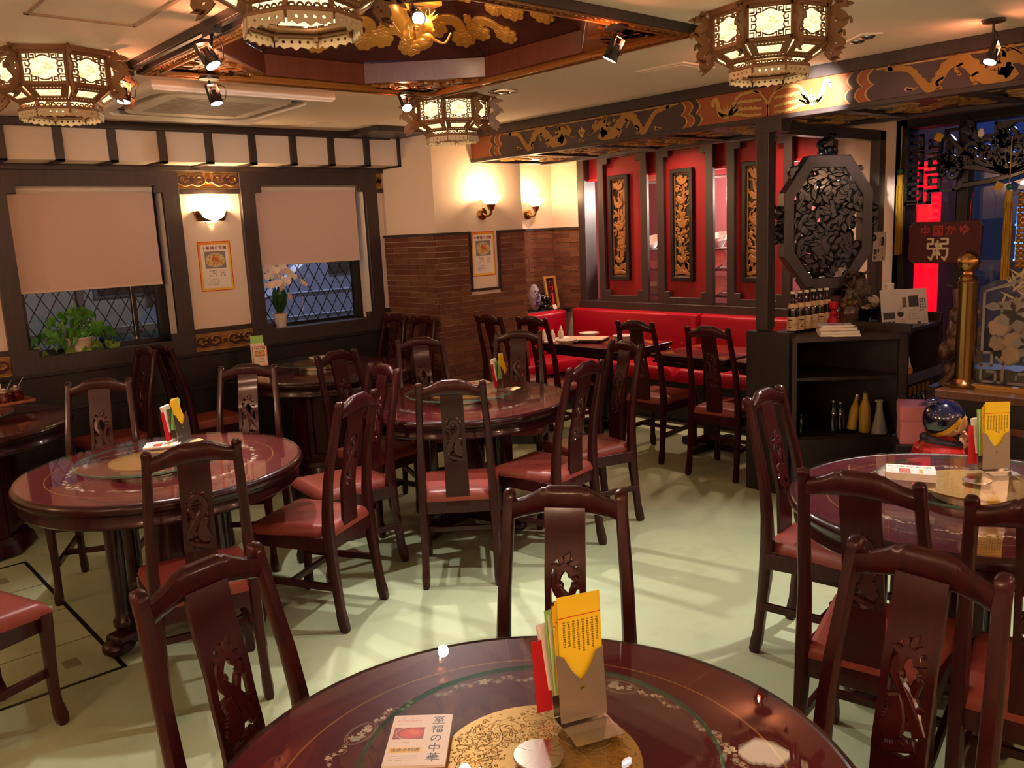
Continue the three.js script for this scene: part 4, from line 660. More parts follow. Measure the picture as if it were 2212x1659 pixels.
const TABLES = [[0.845, -0.963, 0.94], [1.216, -3.666, 0.97], [2.907, -3.725, 1.0], [2.847, -1.027, 0.92]], TL = ['nearest round burgundy table with inlaid flowers, glass top and yellow papers', 'round table reflecting the wall poster, below the plant window', 'round table in the middle of the room, its papers yellow and green', 'glass topped round table with a stack of booklets, beside the black cabinet'];
const SL = ['glass turntable with large embossed gold disc on the nearest table', 'glass turntable on the table reflecting the wall poster', 'green edged glass turntable on the middle table', 'glass turntable under the booklets by the cabinet'];
let tab0, sus0;
TABLES.forEach(([x, z, s], i) => {
  if (!i) { tab0 = makeTable(TL[0], false, [x, 0, z], 0.5); tab0.scale.set(s, 1, s); sus0 = makeSusan(SL[0], [x, 0.7355, z]); sus0.position.set(0.862, 0.7355, -0.955); return; }
  const c = dup(tab0, TL[i], [x, 0, z], [0, 0.35, 0.2, 0.7][i]); c.scale.set(s, 1, s);
  dup(sus0, SL[i], [x + [0, -0.06, -0.06, 0.0][i], 0.7355, z + [0, 0.06, 0.06, 0.03][i]], i);
});
const drumT = makeTable('dark round table on an eight sided drum under the orchid window', true, [3.02, 0, -5.42], 0);
dup(drumT, 'dark round table carrying the tray of sauce jars, under the plant window', [0.72, 0, -5.48], 0.2);
dup(sus0, 'glass turntable on the dark table under the orchid window', [2.98, 0.7355, -5.5], 2);
dup(sus0, 'glass turntable beneath the tray of sauce jars', [0.72, 0.7355, -5.45], 2);

// ---------------------------------------------------------------- bench and its tables
{
  const t = thing('corner_bench', 'buttoned red vinyl corner bench below the carved red panels', 'bench', [0, 0, 0]), SX = 5.6, SZ = -5.78;
  part('plinth', [span(SX + 0.05, 6.04, 0.0, 0.36, -5.95, -2.9), span(5.1, 6.04, 0.0, 0.36, -6.15, SZ + 0.35)], M.darker, t);
  const cuts = [-5.84, -4.34, -2.92];
  for (let i = 0; i < 2; i++) {
    const L = cuts[i + 1] - cuts[i] - 0.008, zc = (cuts[i] + cuts[i + 1]) / 2;
    part('seat_cushion', tf(pillow(() => L / 2, 0.46, 0.11, 0.012, 20, 0.09), SX + 0.23, 0.35, zc, 0, PI / 2, 0), M.redVinyl, t);
    const b = part('back_cushion', pillow(() => L / 2, 0.44, 0.11, 0.014, 24, 0.07).applyMatrix4(new THREE.Matrix4().makeBasis(V(0, 0, 1), V(-1, 0, 0), V(0, -1, 0)).setPosition(6.045, 0.655, zc)), M.redVinyl, t);
    for (let k = 0; k < 5; k++) for (const y of [0.62, 0.73]) if ((k + (y > 0.7)) % 2 === 0) part('button', sph(0.011, 5.93, y, zc - L / 2 + L * (k + 0.5) / 5, 0.6, 1, 1, 10), M.redVinyl, b);
  }
  part('seat_cushion', tf(pillow(() => 0.42, 0.42, 0.11, 0.012, 16, 0.09), 5.36, 0.35, SZ + 0.14), M.redVinyl, t);
  const b2 = part('back_cushion', tf(pillow(() => 0.455, 0.44, 0.11, 0.014, 16, 0.07), 5.48, 0.64, SZ - 0.19, PI / 2, 0, 0), M.redVinyl, t);
  for (const x of [5.2, 5.5, 5.8]) part('button', sph(0.011, x, 0.68, SZ - 0.07, 1, 1, 0.6, 10), M.redVinyl, b2);
  part('back_ledge', [span(5.04, 6.08, 0.83, 0.865, -6.19, SZ - 0.19, 0.004), span(5.04, 5.5, 0.3, 0.84, -6.15, -6.0)], M.darker, t);
}
const cornerTex = canvasTex(512, 384, (g, w, h) => {
  g.fillStyle = '#7a0a1e'; g.fillRect(0, 0, w, h); g.strokeStyle = '#9a6a26'; g.lineWidth = 3; g.strokeRect(26, 26, w - 52, h - 52); g.strokeRect(34, 34, w - 68, h - 68); g.fillStyle = '#b8842e';
  for (const [x, y, a, b] of [[40, 40, 1, 1], [w - 40, 40, -1, 1], [40, h - 40, 1, -1], [w - 40, h - 40, -1, -1]]) { g.beginPath(); g.moveTo(x, y); for (let i = 0; i <= 8; i++) g.lineTo(x + a * (90 - i * 11), y + b * (i * 8 + (i % 2 ? 9 : 0))); g.closePath(); g.fill(); }
  for (let i = 0; i < 9; i++) { const q = i / 9 * 6.28; g.beginPath(); g.ellipse(w / 2 + 34 * Math.cos(q), h / 2 + 22 * Math.sin(q), 16, 8, q, 0, 7); g.fill(); }
});
const benchTop = phy(0xffffff, 0.25, { map: cornerTex, clearcoat: 0.8, clearcoatRoughness: 0.05 });
[[-5.12, -4.2, 'red lacquer table set with plates and menus in front of the bench corner'], [-3.95, -3.3, 'bare red lacquer table with gold corner scrolls, middle of the bench'], [-3.27, -2.95, 'red lacquer table with gold corners, half hidden by the half wall']].forEach(([a, b, label], i) => {
  const t = thing('bench_table', label, 'table', [5.13, 0, (a + b) / 2], 0), L = b - a - 0.01, W = 0.6;
  part('top_edge', [bx(W, 0.03, L, 0, 0.703, 0, 0.008), bx(W - 0.04, 0.022, L - 0.04, 0, 0.68, 0, 0.006), bx(W - 0.02, 0.018, L - 0.02, 0, 0.662, 0, 0.006), bx(W - 0.08, 0.03, L - 0.08, 0, 0.64, 0, 0.004)], M.tableEdge, t);
  const top = new THREE.PlaneGeometry(L - 0.02, W - 0.02); top.rotateX(-PI / 2); top.rotateY(PI / 2); top.translate(0, 0.7192, 0);
  part('lacquer_top', top, benchTop, t, undefined, true);
  part('column', bx(0.09, 0.6, 0.09, 0, 0.34, 0, 0.006), M.black, t);
  part('base', [bx(0.5, 0.05, 0.07, 0, 0.03, 0, 0.01), bx(0.07, 0.05, Math.min(0.5, L), 0, 0.03, 0, 0.01), bx(0.16, 0.04, 0.16, 0, 0.07, 0, 0.01)], M.black, t);
});
// ---------------------------------------------------------------- things on the walls
const posterTex = canvasTex(512, 736, (g, w, h) => {
  const gr = g.createLinearGradient(0, 0, w, h); gr.addColorStop(0, '#f08a18'); gr.addColorStop(0.5, '#f6c23a'); gr.addColorStop(1, '#f3d24a');
  g.fillStyle = '#d8401c'; g.fillRect(0, 0, w, h); g.fillStyle = gr; g.fillRect(12, 12, w - 24, h - 24); g.fillStyle = '#f4ece2'; g.fillRect(42, 48, w - 84, h - 92);
  word(g, '中華橋の涼麺', 62, 70, 58, '#8a2a20', 65, 0, 6);
  g.fillStyle = '#8d8276'; g.fillRect(96, 150, w - 190, 250); let s = 9; const r = () => (s = (s * 16807) % 2147483647) / 2147483647;
  g.fillStyle = '#cfc2a6'; g.beginPath(); g.ellipse(w / 2, 280, 150, 105, 0, 0, 7); g.fill();
  for (let i = 0; i < 260; i++) { g.fillStyle = ['#e8c65a', '#d9a93c', '#7f9a48', '#e6dca2', '#d96a3a'][r() * 5 | 0]; const a = r() * 7, q = r() * 118; g.beginPath(); g.ellipse(w / 2 + q * Math.cos(a) * 1.1, 282 + q * Math.sin(a) * 0.72, 16, 6, r() * 3, 0, 7); g.fill(); }
  for (let i = 0; i < 40; i++) { g.fillStyle = ['#c8402a', '#e27a3a'][i % 2]; g.beginPath(); g.ellipse(w / 2 - 40 + r() * 80, 245 + r() * 50, 12, 7, r() * 3, 0, 7); g.fill(); }
  for (let i = 0; i < 3; i++) { scrawl(g, 130, 432 + i * 34, 110, 1, 24, '#3a3030', 7 + i); scrawl(g, 300, 432 + i * 34, 80, 1, 22, '#3a3030', 17 + i); }
  g.strokeStyle = '#a89a8a'; g.lineWidth = 2; g.beginPath(); g.ellipse(190, 590, 110, 52, 0, 0, 7); g.stroke(); scrawl(g, 115, 560, 150, 4, 15, '#6a5a50', 23);
});
function poster(label, x, y, z) {
  const t = thing('menu_poster', label, 'poster', [x, y, z], 0, 'orange bordered noodle posters');
  part('sheet', tf(new THREE.BoxGeometry(0.25, 0.362, 0.0016), 0, 0, 0.001), std(0xe88a2a, 0.6), t);
  part('print', new THREE.PlaneGeometry(0.25, 0.362).translate(0, 0, 0.0022), new THREE.MeshStandardMaterial({ map: posterTex, roughness: 0.55 }), t, undefined, true);
}
poster('orange bordered noodle poster under the bowl lamp between the windows', 2.604, 1.488, ZN);
poster('orange bordered noodle poster in the dark framed niche of the brick pier', 4.577, 1.467, PZ);
const friezeBase = lacquer(0x8a5522, 0xa0682c, 71), friezeDark = phy(0x3a1a12, 0.5);
[[2.375, 2.838, 2.04, 2.165, 'carved cloud scroll frieze above the lit bowl lamp'], [2.375, 2.838, 0.875, 1.005, 'carved cloud scroll frieze below the poster between the windows'], [0.72, 1.186, 0.875, 1.005, 'carved cloud scroll frieze end beside the plant window'], [4.03, 4.096, 2.04, 2.165, 'short piece of carved frieze under the end of the bracketed cornice'], [4.03, 4.096, 0.875, 1.005, 'short piece of carved frieze by the black chairs']].forEach(([x0, x1, y0, y1, label]) => {
  const W = x1 - x0, H = y1 - y0, t = thing('carved_frieze', label, 'ornament', [(x0 + x1) / 2, (y0 + y1) / 2, ZN], 0, 'carved friezes of the window wall');
  part('board', bx(W, H, 0.014, 0, 0, 0.007), friezeBase, t);
  part('moulding', [bx(W, 0.008, 0.022, 0, H / 2 - 0.004, 0.011, 0.002), bx(W, 0.008, 0.022, 0, -H / 2 + 0.004, 0.011, 0.002), bx(W, 0.004, 0.02, 0, H / 2 - 0.016, 0.01), bx(W, 0.004, 0.02, 0, -H / 2 + 0.016, 0.01)], goldPale, t);
  const big = W > 0.2, mot = (x, s) => [ribbon([[x - 0.09 * s, 0.005], [x - 0.075 * s, 0.028], [x - 0.045 * s, 0.03], [x - 0.035 * s, 0.012], [x - 0.05 * s, 0.004]], 0.006), ribbon([[x + 0.09 * s, 0.005], [x + 0.075 * s, 0.028], [x + 0.045 * s, 0.03], [x + 0.035 * s, 0.012], [x + 0.05 * s, 0.004]], 0.006), ribbon([[x - 0.095 * s, -0.004], [x - 0.05 * s, -0.028], [x, -0.016], [x + 0.05 * s, -0.028], [x + 0.095 * s, -0.004]], (q) => 0.007 + 0.004 * Math.sin(q * PI)), leaf(x, -0.01, 0.046, 0.024, PI / 2), leaf(x - 0.004, 0.0, 0.03, 0.014, 2.5), leaf(x + 0.004, 0.0, 0.03, 0.014, 0.6)];
  const sh = big ? [...mot(-0.125, 1), ...mot(0.125, 1), flower(0, 0, 0.017, 5)] : [flower(0, 0, 0.017, 5), leaf(-0.02, -0.02, 0.05, 0.02, 1.2), leaf(0.02, 0.02, 0.05, 0.02, 4.3)];
  part('scroll_border', sh.map((q) => { const g = ext(q, 0.006, 0.0055); return g.translate(0, 0, 0.013); }), goldPale, t);
  part('scroll_carving', sh.map((q) => ext(q, 0.016, 0.001).translate(0, 0, 0.014)), friezeDark, t);
});
part('panel_rail', [span(2.373, 2.838, 1.005, 1.04, ZN, ZN + 0.03, 0.003), span(2.373, 2.838, 2.007, 2.04, ZN, ZN + 0.03, 0.003), span(0.7, 1.187, 1.005, 1.04, ZN, ZN + 0.03, 0.003), span(4.03, 4.1, 1.005, 1.04, ZN, ZN + 0.03, 0.003), span(4.03, 4.1, 2.007, 2.04, ZN, ZN + 0.03, 0.003)], M.dark, north);
// wall lamps
const shade = new THREE.MeshPhysicalMaterial({ color: 0xfff0d0, emissive: 0xffe2a8, emissiveIntensity: 2.2, roughness: 0.6, side: THREE.DoubleSide });
{
  const t = thing('wall_lamp', 'half bowl glass wall lamp with brass bands above the poster', 'wall lamp', [2.604, 1.80, ZN]);
  const half = (pts) => toCreasedNormals(new THREE.LatheGeometry(pts.map(([r, h]) => V2(r, h)), 24, -PI / 2, PI), rad(40));
  part('shade', half([[0.02, 0.0], [0.06, 0.012], [0.095, 0.045], [0.112, 0.085], [0.108, 0.085], [0.09, 0.048], [0.056, 0.018], [0.02, 0.006]]), shade, t);
  for (const s of [-1, 1]) part('brass_band', half([[0.1, 0.035], [0.124, 0.09], [0.126, 0.092], [0.128, 0.088], [0.104, 0.03]]).applyMatrix4(new THREE.Matrix4().makeRotationZ(s * 0.0)).scale(1, 1, 0.6).translate(0, -0.012 * (s > 0 ? 1 : 0) - 0.004, 0), M.brass, t);
  part('back_plate', bx(0.1, 0.05, 0.012, 0, 0.03, 0.006, 0.004), M.brass, t);
  lamp('point', WARM, POWER.sconce, [0, 0.12, 0.075], { parent: t, size: 0.035 });
}
function armLamp(label, x, y, z, turn = 0, k = POWER.sconce) {
  const t = thing('wall_lamp', label, 'wall lamp', [x, y, z], turn, 'brass arm wall lamps');
  part('back_plate', lathe([[0, 0], [0.045, 0.002], [0.05, 0.012], [0.03, 0.022], [0, 0.026]], 24).rotateX(PI / 2), M.brass, t);
  part('arm', tube([[0, 0, 0.02], [0, -0.02, 0.06], [0, -0.01, 0.11], [0, 0.03, 0.125]], 0.009, 20, 8), M.brass, t);
  part('cup', lathe([[0, 0], [0.016, 0.002], [0.03, 0.03], [0.038, 0.05], [0.0, 0.05]], 20, 0, 0.02, 0.125), M.brass, t);
  part('shade', lathe([[0.03, 0.06], [0.055, 0.07], [0.06, 0.085], [0.07, 0.09], [0.074, 0.105], [0.086, 0.11], [0.09, 0.125], [0.086, 0.125], [0.055, 0.085], [0.028, 0.066]], 8, 0, 0.01, 0.125), shade, t);
  lamp('point', turn ? SOFTWARM : WARM, k, [0, 0.165, 0.125], { parent: t, size: 0.03 });
}
armLamp('brass arm lamp with stepped glass shade on the pier above its poster', 4.58, 1.79, PZ);
armLamp('brass arm lamp half hidden behind the pier, in the alcove', 5.76, 1.79, ZN, 0, POWER.sconce * 0.7);
for (const [x, z, r, l] of [[-2.2, -4.6, PI / 2, 'unseen brass arm lamp on the west wall near the plant window'], [-2.2, -2.0, PI / 2, 'unseen brass arm lamp in the middle of the west wall'], [-2.2, 0.6, PI / 2, 'unseen brass arm lamp on the west wall behind the camera'], [-0.2, 2.2, PI, 'unseen brass arm lamp on the south wall behind the camera'], [2.6, 2.2, PI, 'unseen brass arm lamp in the middle of the south wall'], [4.9, 2.2, PI, 'unseen brass arm lamp on the south wall near the entrance']]) armLamp(l, x, 1.82, z, r, POWER.fill);  // unseen lamps out of view, placed to brighten the ceiling and walls
// roller blinds
OPEN.forEach(([a, b], k) => {
  const L = [1.392, 1.468][k], x0 = a + 0.005, x1 = b - 0.05, t = thing('roller_blind', ['cream roller blind pulled down over the plant window', 'cream roller blind over the orchid window'][k], 'blind', [0, 0, -6.25], 0, 'roller blinds of the window wall');
  const g = new THREE.BoxGeometry(x1 - x0, WY1 - 0.02 - L, 0.0016, 12, 8, 1).translate((x0 + x1) / 2, (WY1 - 0.02 + L) / 2, 0); { const p = g.attributes.position; for (let i = 0; i < p.count; i++) p.setZ(i, p.getZ(i) + 0.004 * Math.sin((p.getX(i) - x0) * 3) * (2 - p.getY(i))); g.computeVertexNormals(); }
  part('fabric', g, std(0xdcc2b8, 0.9, { bumpMap: fineBump, bumpScale: 0.0003 }), t);
  part('bottom_bar', bx(x1 - x0 + 0.01, 0.016, 0.012, (x0 + x1) / 2, L, 0, 0.004), std(0xe0cbb8, 0.6), t);
  part('roller', cyl(0.02, 0.02, x1 - x0, (x0 + x1) / 2, WY1 - 0.025, -0.01, 14, 0, 0, PI / 2), M.white, t);
  const px = [a + 0.7, a + 0.36][k]; part('pull_cord', cyl(0.0016, 0.0016, 0.36, px, L - 0.18, 0.004, 5), M.paper, t); part('cord_weight', lathe([[0, 0], [0.008, 0.0], [0.004, 0.018], [0, 0.02]], 10, px, L - 0.375, 0.004), M.paper, t);
});
// plants on the sills
function place(g, v, dir, roll = 0, s = 1) { const q = new THREE.Quaternion().setFromUnitVectors(V(0, 0, 1), dir.clone().normalize()).multiply(new THREE.Quaternion().setFromAxisAngle(V(0, 0, 1), roll)); return [v, q, s]; }
function leafMesh(L, W, curl, heart) {
  const s = heart ? shp([[0, 0], [-W * 0.35, -L * 0.06], [-W * 0.52, L * 0.12], [-W * 0.42, L * 0.5], [-W * 0.14, L * 0.85], [0, L], [W * 0.14, L * 0.85], [W * 0.42, L * 0.5], [W * 0.52, L * 0.12], [W * 0.35, -L * 0.06]]) : shp([[0, 0], [-W * 0.3, L * 0.15], [-W * 0.5, L * 0.5], [-W * 0.36, L * 0.85], [0, L], [W * 0.36, L * 0.85], [W * 0.5, L * 0.5], [W * 0.3, L * 0.15]]);
  const g = prep(ext(s, 0.0008)), p = g.attributes.position; for (let i = 0; i < p.count; i++) { const x = p.getX(i), y = p.getY(i); p.setZ(i, p.getZ(i) + Math.abs(x) * 0.35 - curl * y * y / L); } g.computeVertexNormals(); return g;
}
{
  const t = thing('potted_plant', 'trailing green pothos in a cream pot on the window sill', 'plant', [1.62, WY0 + 0.004, -6.25]);
  part('pot', lathe([[0, 0], [0.062, 0], [0.08, 0.085], [0.088, 0.086], [0.09, 0.1], [0.08, 0.1], [0.076, 0.09], [0, 0.088]], 24), M.pot, t);
  part('soil', cyl(0.076, 0.076, 0.008, 0, 0.09, 0, 16), M.soil, t);
  const vars = [0.05, 0.06, 0.068].map((l, i) => boxUV(leafMesh(l, l * 0.85, 0.5 + 0.2 * i, true))), mats = [0x4c9a24, 0x3f8420, 0x62a83a, 0x86ab4a].map((c) => phy(c, 0.4, { transmission: 0.25, thickness: 0 })), st = [];
  for (let i = 0; i < 92; i++) {
    const low = i % 4 === 0, x = low ? rr(-0.3, 0.27) : Math.max(-0.29, Math.min(0.2, (rnd() + rnd() - 1) * 0.26 - 0.03)), y = low ? rr(0.0, 0.07) : 0.08 + rr(0.02, 0.23) * (1 - Math.abs(x + 0.02) * 2.1), z = low ? rr(-0.01, 0.075) : rr(-0.05, 0.1);
    const m = lit(new THREE.Mesh(vars[i % 3], mats[low ? 3 : rnd() * 3 | 0])); m.name = 'leaf'; m.position.set(x, y, z); m.quaternion.setFromUnitVectors(V(0, 0, 1), V(rr(-0.6, 0.6), rr(0.2, 1), rr(0.4, 1)).normalize()); m.rotateZ(rr(1.5, 4.7)); t.add(m);
    if (i % 3 === 0) st.push(tube([[rr(-0.02, 0.02), 0.09, rr(-0.02, 0.02)], [x * 0.5, Math.max(y, 0.09) + 0.05, z * 0.6], [x, y, z]], 0.0017, 10, 4));
  }
  part('stems', st, phy(0x6d8a3a, 0.6), t);
}
{
  const t = thing('potted_orchid', 'white orchid in a white pot on the window sill', 'plant', [3.1, WY0 + 0.004, -6.245]);
  part('pot', lathe([[0, 0], [0.04, 0], [0.043, 0.03], [0.044, 0.032], [0.056, 0.1], [0.06, 0.1], [0.06, 0.112], [0.052, 0.112], [0.05, 0.1], [0, 0.1]], 24), std(0xd8ccc6, 0.5), t);
  part('bark_mulch', sph(0.05, 0, 0.105, 0, 1, 0.35, 1, 12), M.bark, t);
  for (let i = 0; i < 7; i++) { const a = [2.4, 3.3, 0.4, -0.3, 1.6, 4.2, 5.4][i], m = lit(new THREE.Mesh(boxUV(leafMesh(0.19, 0.06, 0.55, false)), M.leafDark)); m.name = 'leaf'; m.position.set(0, 0.11, 0); m.rotation.set(0, a, 0, 'YXZ'); m.rotateX(0.55 + 0.1 * i % 0.4); t.add(m); }
  part('stem', [tube([[0, 0.1, 0], [-0.03, 0.3, 0.02], [-0.03, 0.45, 0.03], [0.03, 0.47, 0.05], [0.12, 0.42, 0.06], [0.23, 0.34, 0.06]], 0.003, 40, 5), tube([[0, 0.1, 0.01], [-0.05, 0.28, 0.03], [-0.08, 0.44, 0.04], [-0.1, 0.48, 0.05]], 0.003, 24, 5)], phy(0x4c5a2a, 0.6), t);
  const fl = (() => { const G = []; for (const [a, l, w] of [[1.57, 0.034, 0.03], [-0.6, 0.034, 0.026], [3.74, 0.034, 0.026]]) G.push(tf(ext(leaf(0, 0, l, w, a), 0.001), 0, 0, 0)); for (const a of [0.15, PI - 0.15]) G.push(ext(flower(0.02 * Math.cos(a), 0.02 * Math.sin(a), 0.02, 3, a), 0.001).translate(0, 0, 0.002)); G.push(sph(0.006, 0, -0.004, 0.006)); return boxUV(join(G)); })();
  for (const [x, y, z, s] of [[-0.1, 0.47, 0.05, 1.2], [-0.05, 0.45, 0.06, 1.3], [-0.02, 0.41, 0.07, 1.3], [0.02, 0.46, 0.06, 1.2], [0.06, 0.43, 0.07, 1.25], [-0.09, 0.41, 0.06, 1.2], [0.03, 0.36, 0.08, 1.4], [-0.04, 0.35, 0.07, 1.3], [0.1, 0.4, 0.07, 1.1], [0.2, 0.34, 0.06, 1.1], [0.06, 0.24, 0.07, 1.15], [-0.1, 0.34, 0.06, 1.0], [0.0, 0.32, 0.08, 1.2]]) { const m = lit(new THREE.Mesh(fl, M.petal)); m.name = 'flower'; m.position.set(x, y, z); m.rotation.set(rr(-0.4, 0.3), rr(-0.7, 0.7), rr(-0.5, 0.5)); m.scale.setScalar(s); t.add(m); }
}
// carved gilt panels on the red screen
function giltPanel(label, z, kind) {
  const t = thing('wall_carving', label, 'wall panel', [6.085, 1.62, z], -PI / 2, 'carved gilt panels on the red screen'), W = 0.23, H = 0.945;
  const s = shp([[-W / 2, -H / 2], [W / 2, -H / 2], [W / 2, H / 2], [-W / 2, H / 2]]); s.holes.push(rectHole(-W / 2 + 0.028, W / 2 - 0.028, -H / 2 + 0.03, H / 2 - 0.03));
  part('black_frame', ext(s, 0.035, 0.004), M.black, t); part('dark_backing', bx(W - 0.04, H - 0.04, 0.004, 0, 0, 0.006), M.black, t);
  const w = 0.076, h = 0.43, G = [], b = shp([[-w - 0.012, -h - 0.012], [w + 0.012, -h - 0.012], [w + 0.012, h + 0.012], [-w - 0.012, h + 0.012]]); b.holes.push(rectHole(-w, w, -h, h)); G.push(ext(b, 0.014, 0.002));
  const put = (q, d = 0.01, o = 0) => G.push(ext(q, d, 0.003).translate(0, 0, 0.004 + o)), clampX = (x) => Math.max(-w + 0.008, Math.min(w - 0.008, x));
  if (kind === 0) { for (const x of [0.02, 0.045, 0.06, -0.01]) { put(ribbon([[x - 0.02, -h * 0.6], [x, 0], [x + 0.008, h]], 0.005)); } for (let i = 0; i < 74; i++) { const x = rr(-w, w), y = rr(-h * 0.62, h - 0.02); put(leaf(clampX(x), y, rr(0.04, 0.075), rr(0.014, 0.02), rr(0, 6.28)), 0.007, rr(0, 0.006)); } }
  else { const k = kind === 1 ? 1 : -1; put(ribbon([[0.05 * k, -h], [0.03 * k, -0.3], [-0.03 * k, -0.15], [0.02 * k, 0.0], [-0.03 * k, 0.15], [0.02 * k, 0.28], [-0.01, h]], (q) => 0.016 - 0.01 * q, { n: 40 }), 0.012); for (let i = 0; i < 14; i++) { const y = lerp(-0.32, 0.36, i / 13); put(ribbon([[rr(-0.03, 0.03), y - 0.04], [rr(-0.05, 0.05), y], [(i % 2 ? 1 : -1) * 0.066, y + 0.03]], 0.0045)); } for (let i = 0; i < 30; i++) { const x = rr(-w + 0.014, w - 0.014), y = rr(-h * 0.7, h - 0.02); put(flower(x, y, rr(0.012, 0.02), 5, rr(0, 1)), 0.008, 0.006); } for (let i = 0; i < 34; i++) put(leaf(clampX(rr(-w, w)), rr(-h * 0.8, h - 0.03), rr(0.03, 0.05), 0.016, rr(0, 6.28)), 0.006); }
  for (const [y, f] of [[0.36, 1], [0.2, -1], [0.0, 1], [-0.3, -1]]) { put(ribbon([[-0.04 * f, y + 0.02], [0, y], [0.035 * f, y + 0.02], [0.045 * f, y + 0.045]], (q) => 0.006 + 0.016 * Math.sin(q * PI) * (1 - 0.4 * q), { n: 18 }), 0.012, 0.008); for (const a of [0.5, 0.9, 1.3]) put(leaf(-0.005 * f, y + 0.006, 0.06, 0.016, f > 0 ? PI - a : a), 0.006, 0.012); }
  put(ribbon([[-w, -h + 0.08], [-0.02, -h + 0.045], [0.03, -h + 0.09], [w, -h + 0.06]], 0.022, { n: 20 }), 0.012); put(ribbon([[-w, -h + 0.02], [0, -h + 0.03], [w, -h + 0.015]], 0.012, { n: 16 }), 0.014);
  part('gilt_carving', G, M.giltWood, t);
}
giltPanel('carved gilt panel of bamboo and birds, nearest the brick corner', -5.29, 0);
giltPanel('carved gilt panel of plum blossom and birds in the middle of the red screen', -4.58, 1);
giltPanel('carved gilt panel half hidden behind the dark post', -3.86, 2);
// kitchen behind the screen
const kit = structGroup('wall_kitchen');
part('kitchen_wall', [span(7.5, 7.6, 0, 2.6, -6.42, -2.9), span(6.25, 7.6, 0, 2.6, -6.5, -6.42), span(6.25, 7.6, 0, 2.6, -3.0, -2.9), span(6.25, 7.6, 2.45, 2.6, -6.42, -2.9), span(6.25, 7.6, -0.1, 0, -6.42, -2.9)], std(0x6a2a2c, 0.8), kit);
for (let i = 0; i < 16; i++) part('tile', bx(0.1, 0.052, 0.06, 6.32, 0.97 + i * 0.058, -5.71, 0.003), M.white, kit);
{
  const t = thing('kitchen_shelf', 'dark kitchen shelving with white bowls seen through the gaps of the red screen', 'shelf', [6.5, 0, -4.6]);
  for (const y of [0.99, 1.22, 1.4]) part('shelf_board', bx(0.34, 0.014, 2.3, 0.02, y, 0, 0.002), std(0x55565a, 0.4), t);
  for (const z of [-1.14, -0.28, 0.55, 1.14]) part('upright', bx(0.03, 1.5, 0.03, 0.16, 0.75, z), M.plastic, t);
  part('hood', bx(0.3, 0.1, 2.2, 0.1, 2.08, 0, 0.01), M.steel, t);
  const bowlG = lathe([[0, 0], [0.04, 0], [0.045, 0.012], [0.1, 0.07], [0.104, 0.074], [0.1, 0.075], [0.04, 0.018], [0, 0.014]], 28); let b0;
  for (const [z, y, n, tilt, w] of [[-0.62, 0.997, 2, 0, 'low shelf behind the first gap'], [-0.6, 1.227, 1, 0, 'middle shelf behind the first gap'], [-0.62, 1.407, 1, 0.5, 'top shelf behind the first gap'], [0.13, 0.997, 1, 0.9, 'low shelf behind the second gap'], [0.12, 1.227, 1, 0.9, 'middle shelf behind the second gap'], [0.12, 1.407, 2, 0.3, 'top shelf behind the second gap']]) for (let k = 0; k < n; k++) {
    const label = `white bowl ${n > 1 ? (k ? 'upper of two' : 'lower of two') : 'alone'} on the ${w}`, at = [6.46, y + k * 0.03 + (tilt ? 0.045 * tilt : 0), -4.6 + z];
    if (!b0) b0 = solo('bowl', label, 'bowl', bowlG, M.porcelain, at, 0, 'white bowls in the kitchen'); else { const d = dup(b0, label, at); if (tilt) d.rotation.z = tilt; }
  }
  solo('kitchen_tube_light', 'bright tube light in the kitchen behind the second gap', 'lamp', bx(0.05, 0.03, 1.6), glow(0xfff4ea, 3), [6.9, 2.06, -4.5]);
  lamp('point', 0xfff0e0, POWER.kitchen, [6.85, 1.9, -5.0], { size: 0.1 }); lamp('point', 0xffe8d8, POWER.kitchen, [6.85, 1.9, -4.1], { size: 0.1 });
}
// ---------------------------------------------------------------- things on the tables
const GY = 0.7355 + 0.054;                                 // top of a glass turntable
const bookTex = canvasTex(512, 724, (g, w, h) => {
  g.fillStyle = '#f3e9e4'; g.fillRect(0, 0, w, h); scrawl(g, 40, 40, 210, 2, 24, '#d98a8a', 3); scrawl(g, 40, 130, 120, 1, 14, '#c9b0a8', 5);
  g.fillStyle = '#9a3a30'; g.fillRect(30, 190, 260, 170); g.fillStyle = '#d8442c'; g.beginPath(); g.ellipse(185, 275, 100, 72, 0, 0, 7); g.fill(); g.strokeStyle = '#e8b8a8'; g.lineWidth = 8; g.beginPath(); g.ellipse(165, 272, 115, 84, 0, 1.6, 5); g.stroke(); g.fillStyle = '#e86a3a'; g.beginPath(); g.ellipse(200, 262, 50, 30, 0.4, 0, 7); g.fill();
  scrawl(g, 40, 400, 140, 1, 16, '#b0a49c', 9); g.fillStyle = '#f2c63a'; g.fillRect(30, 480, 260, 70); word(g, '当店の料理', 40, 490, 44, '#4a3a2a', 48, 0, 5);
  scrawl(g, 40, 590, 220, 3, 16, '#9c9088', 13); word(g, '至福の中華', 340, 30, 118, '#39343c', 0, 132, 10);
});
const bookMats = [M.paper, new THREE.MeshStandardMaterial({ map: bookTex, roughness: 0.45 })];
function makeBooklet(label, at, turn, group) {
  const t = thing('booklet', label, 'booklet', at, turn, group);
  part('pages', bx(0.105, 0.005, 0.148, 0, 0.0026, 0), M.paper, t);
  part('cover', new THREE.PlaneGeometry(0.105, 0.148).rotateX(-PI / 2).translate(0, 0.0053, 0), bookMats[1], t, undefined, true);
  return t;
}
const bk0 = makeBooklet('white booklet with a red food photo on the nearest table', [0.744, GY, -1.131], rad(-43));
const stackG = 'booklets stacked on the glass topped table';
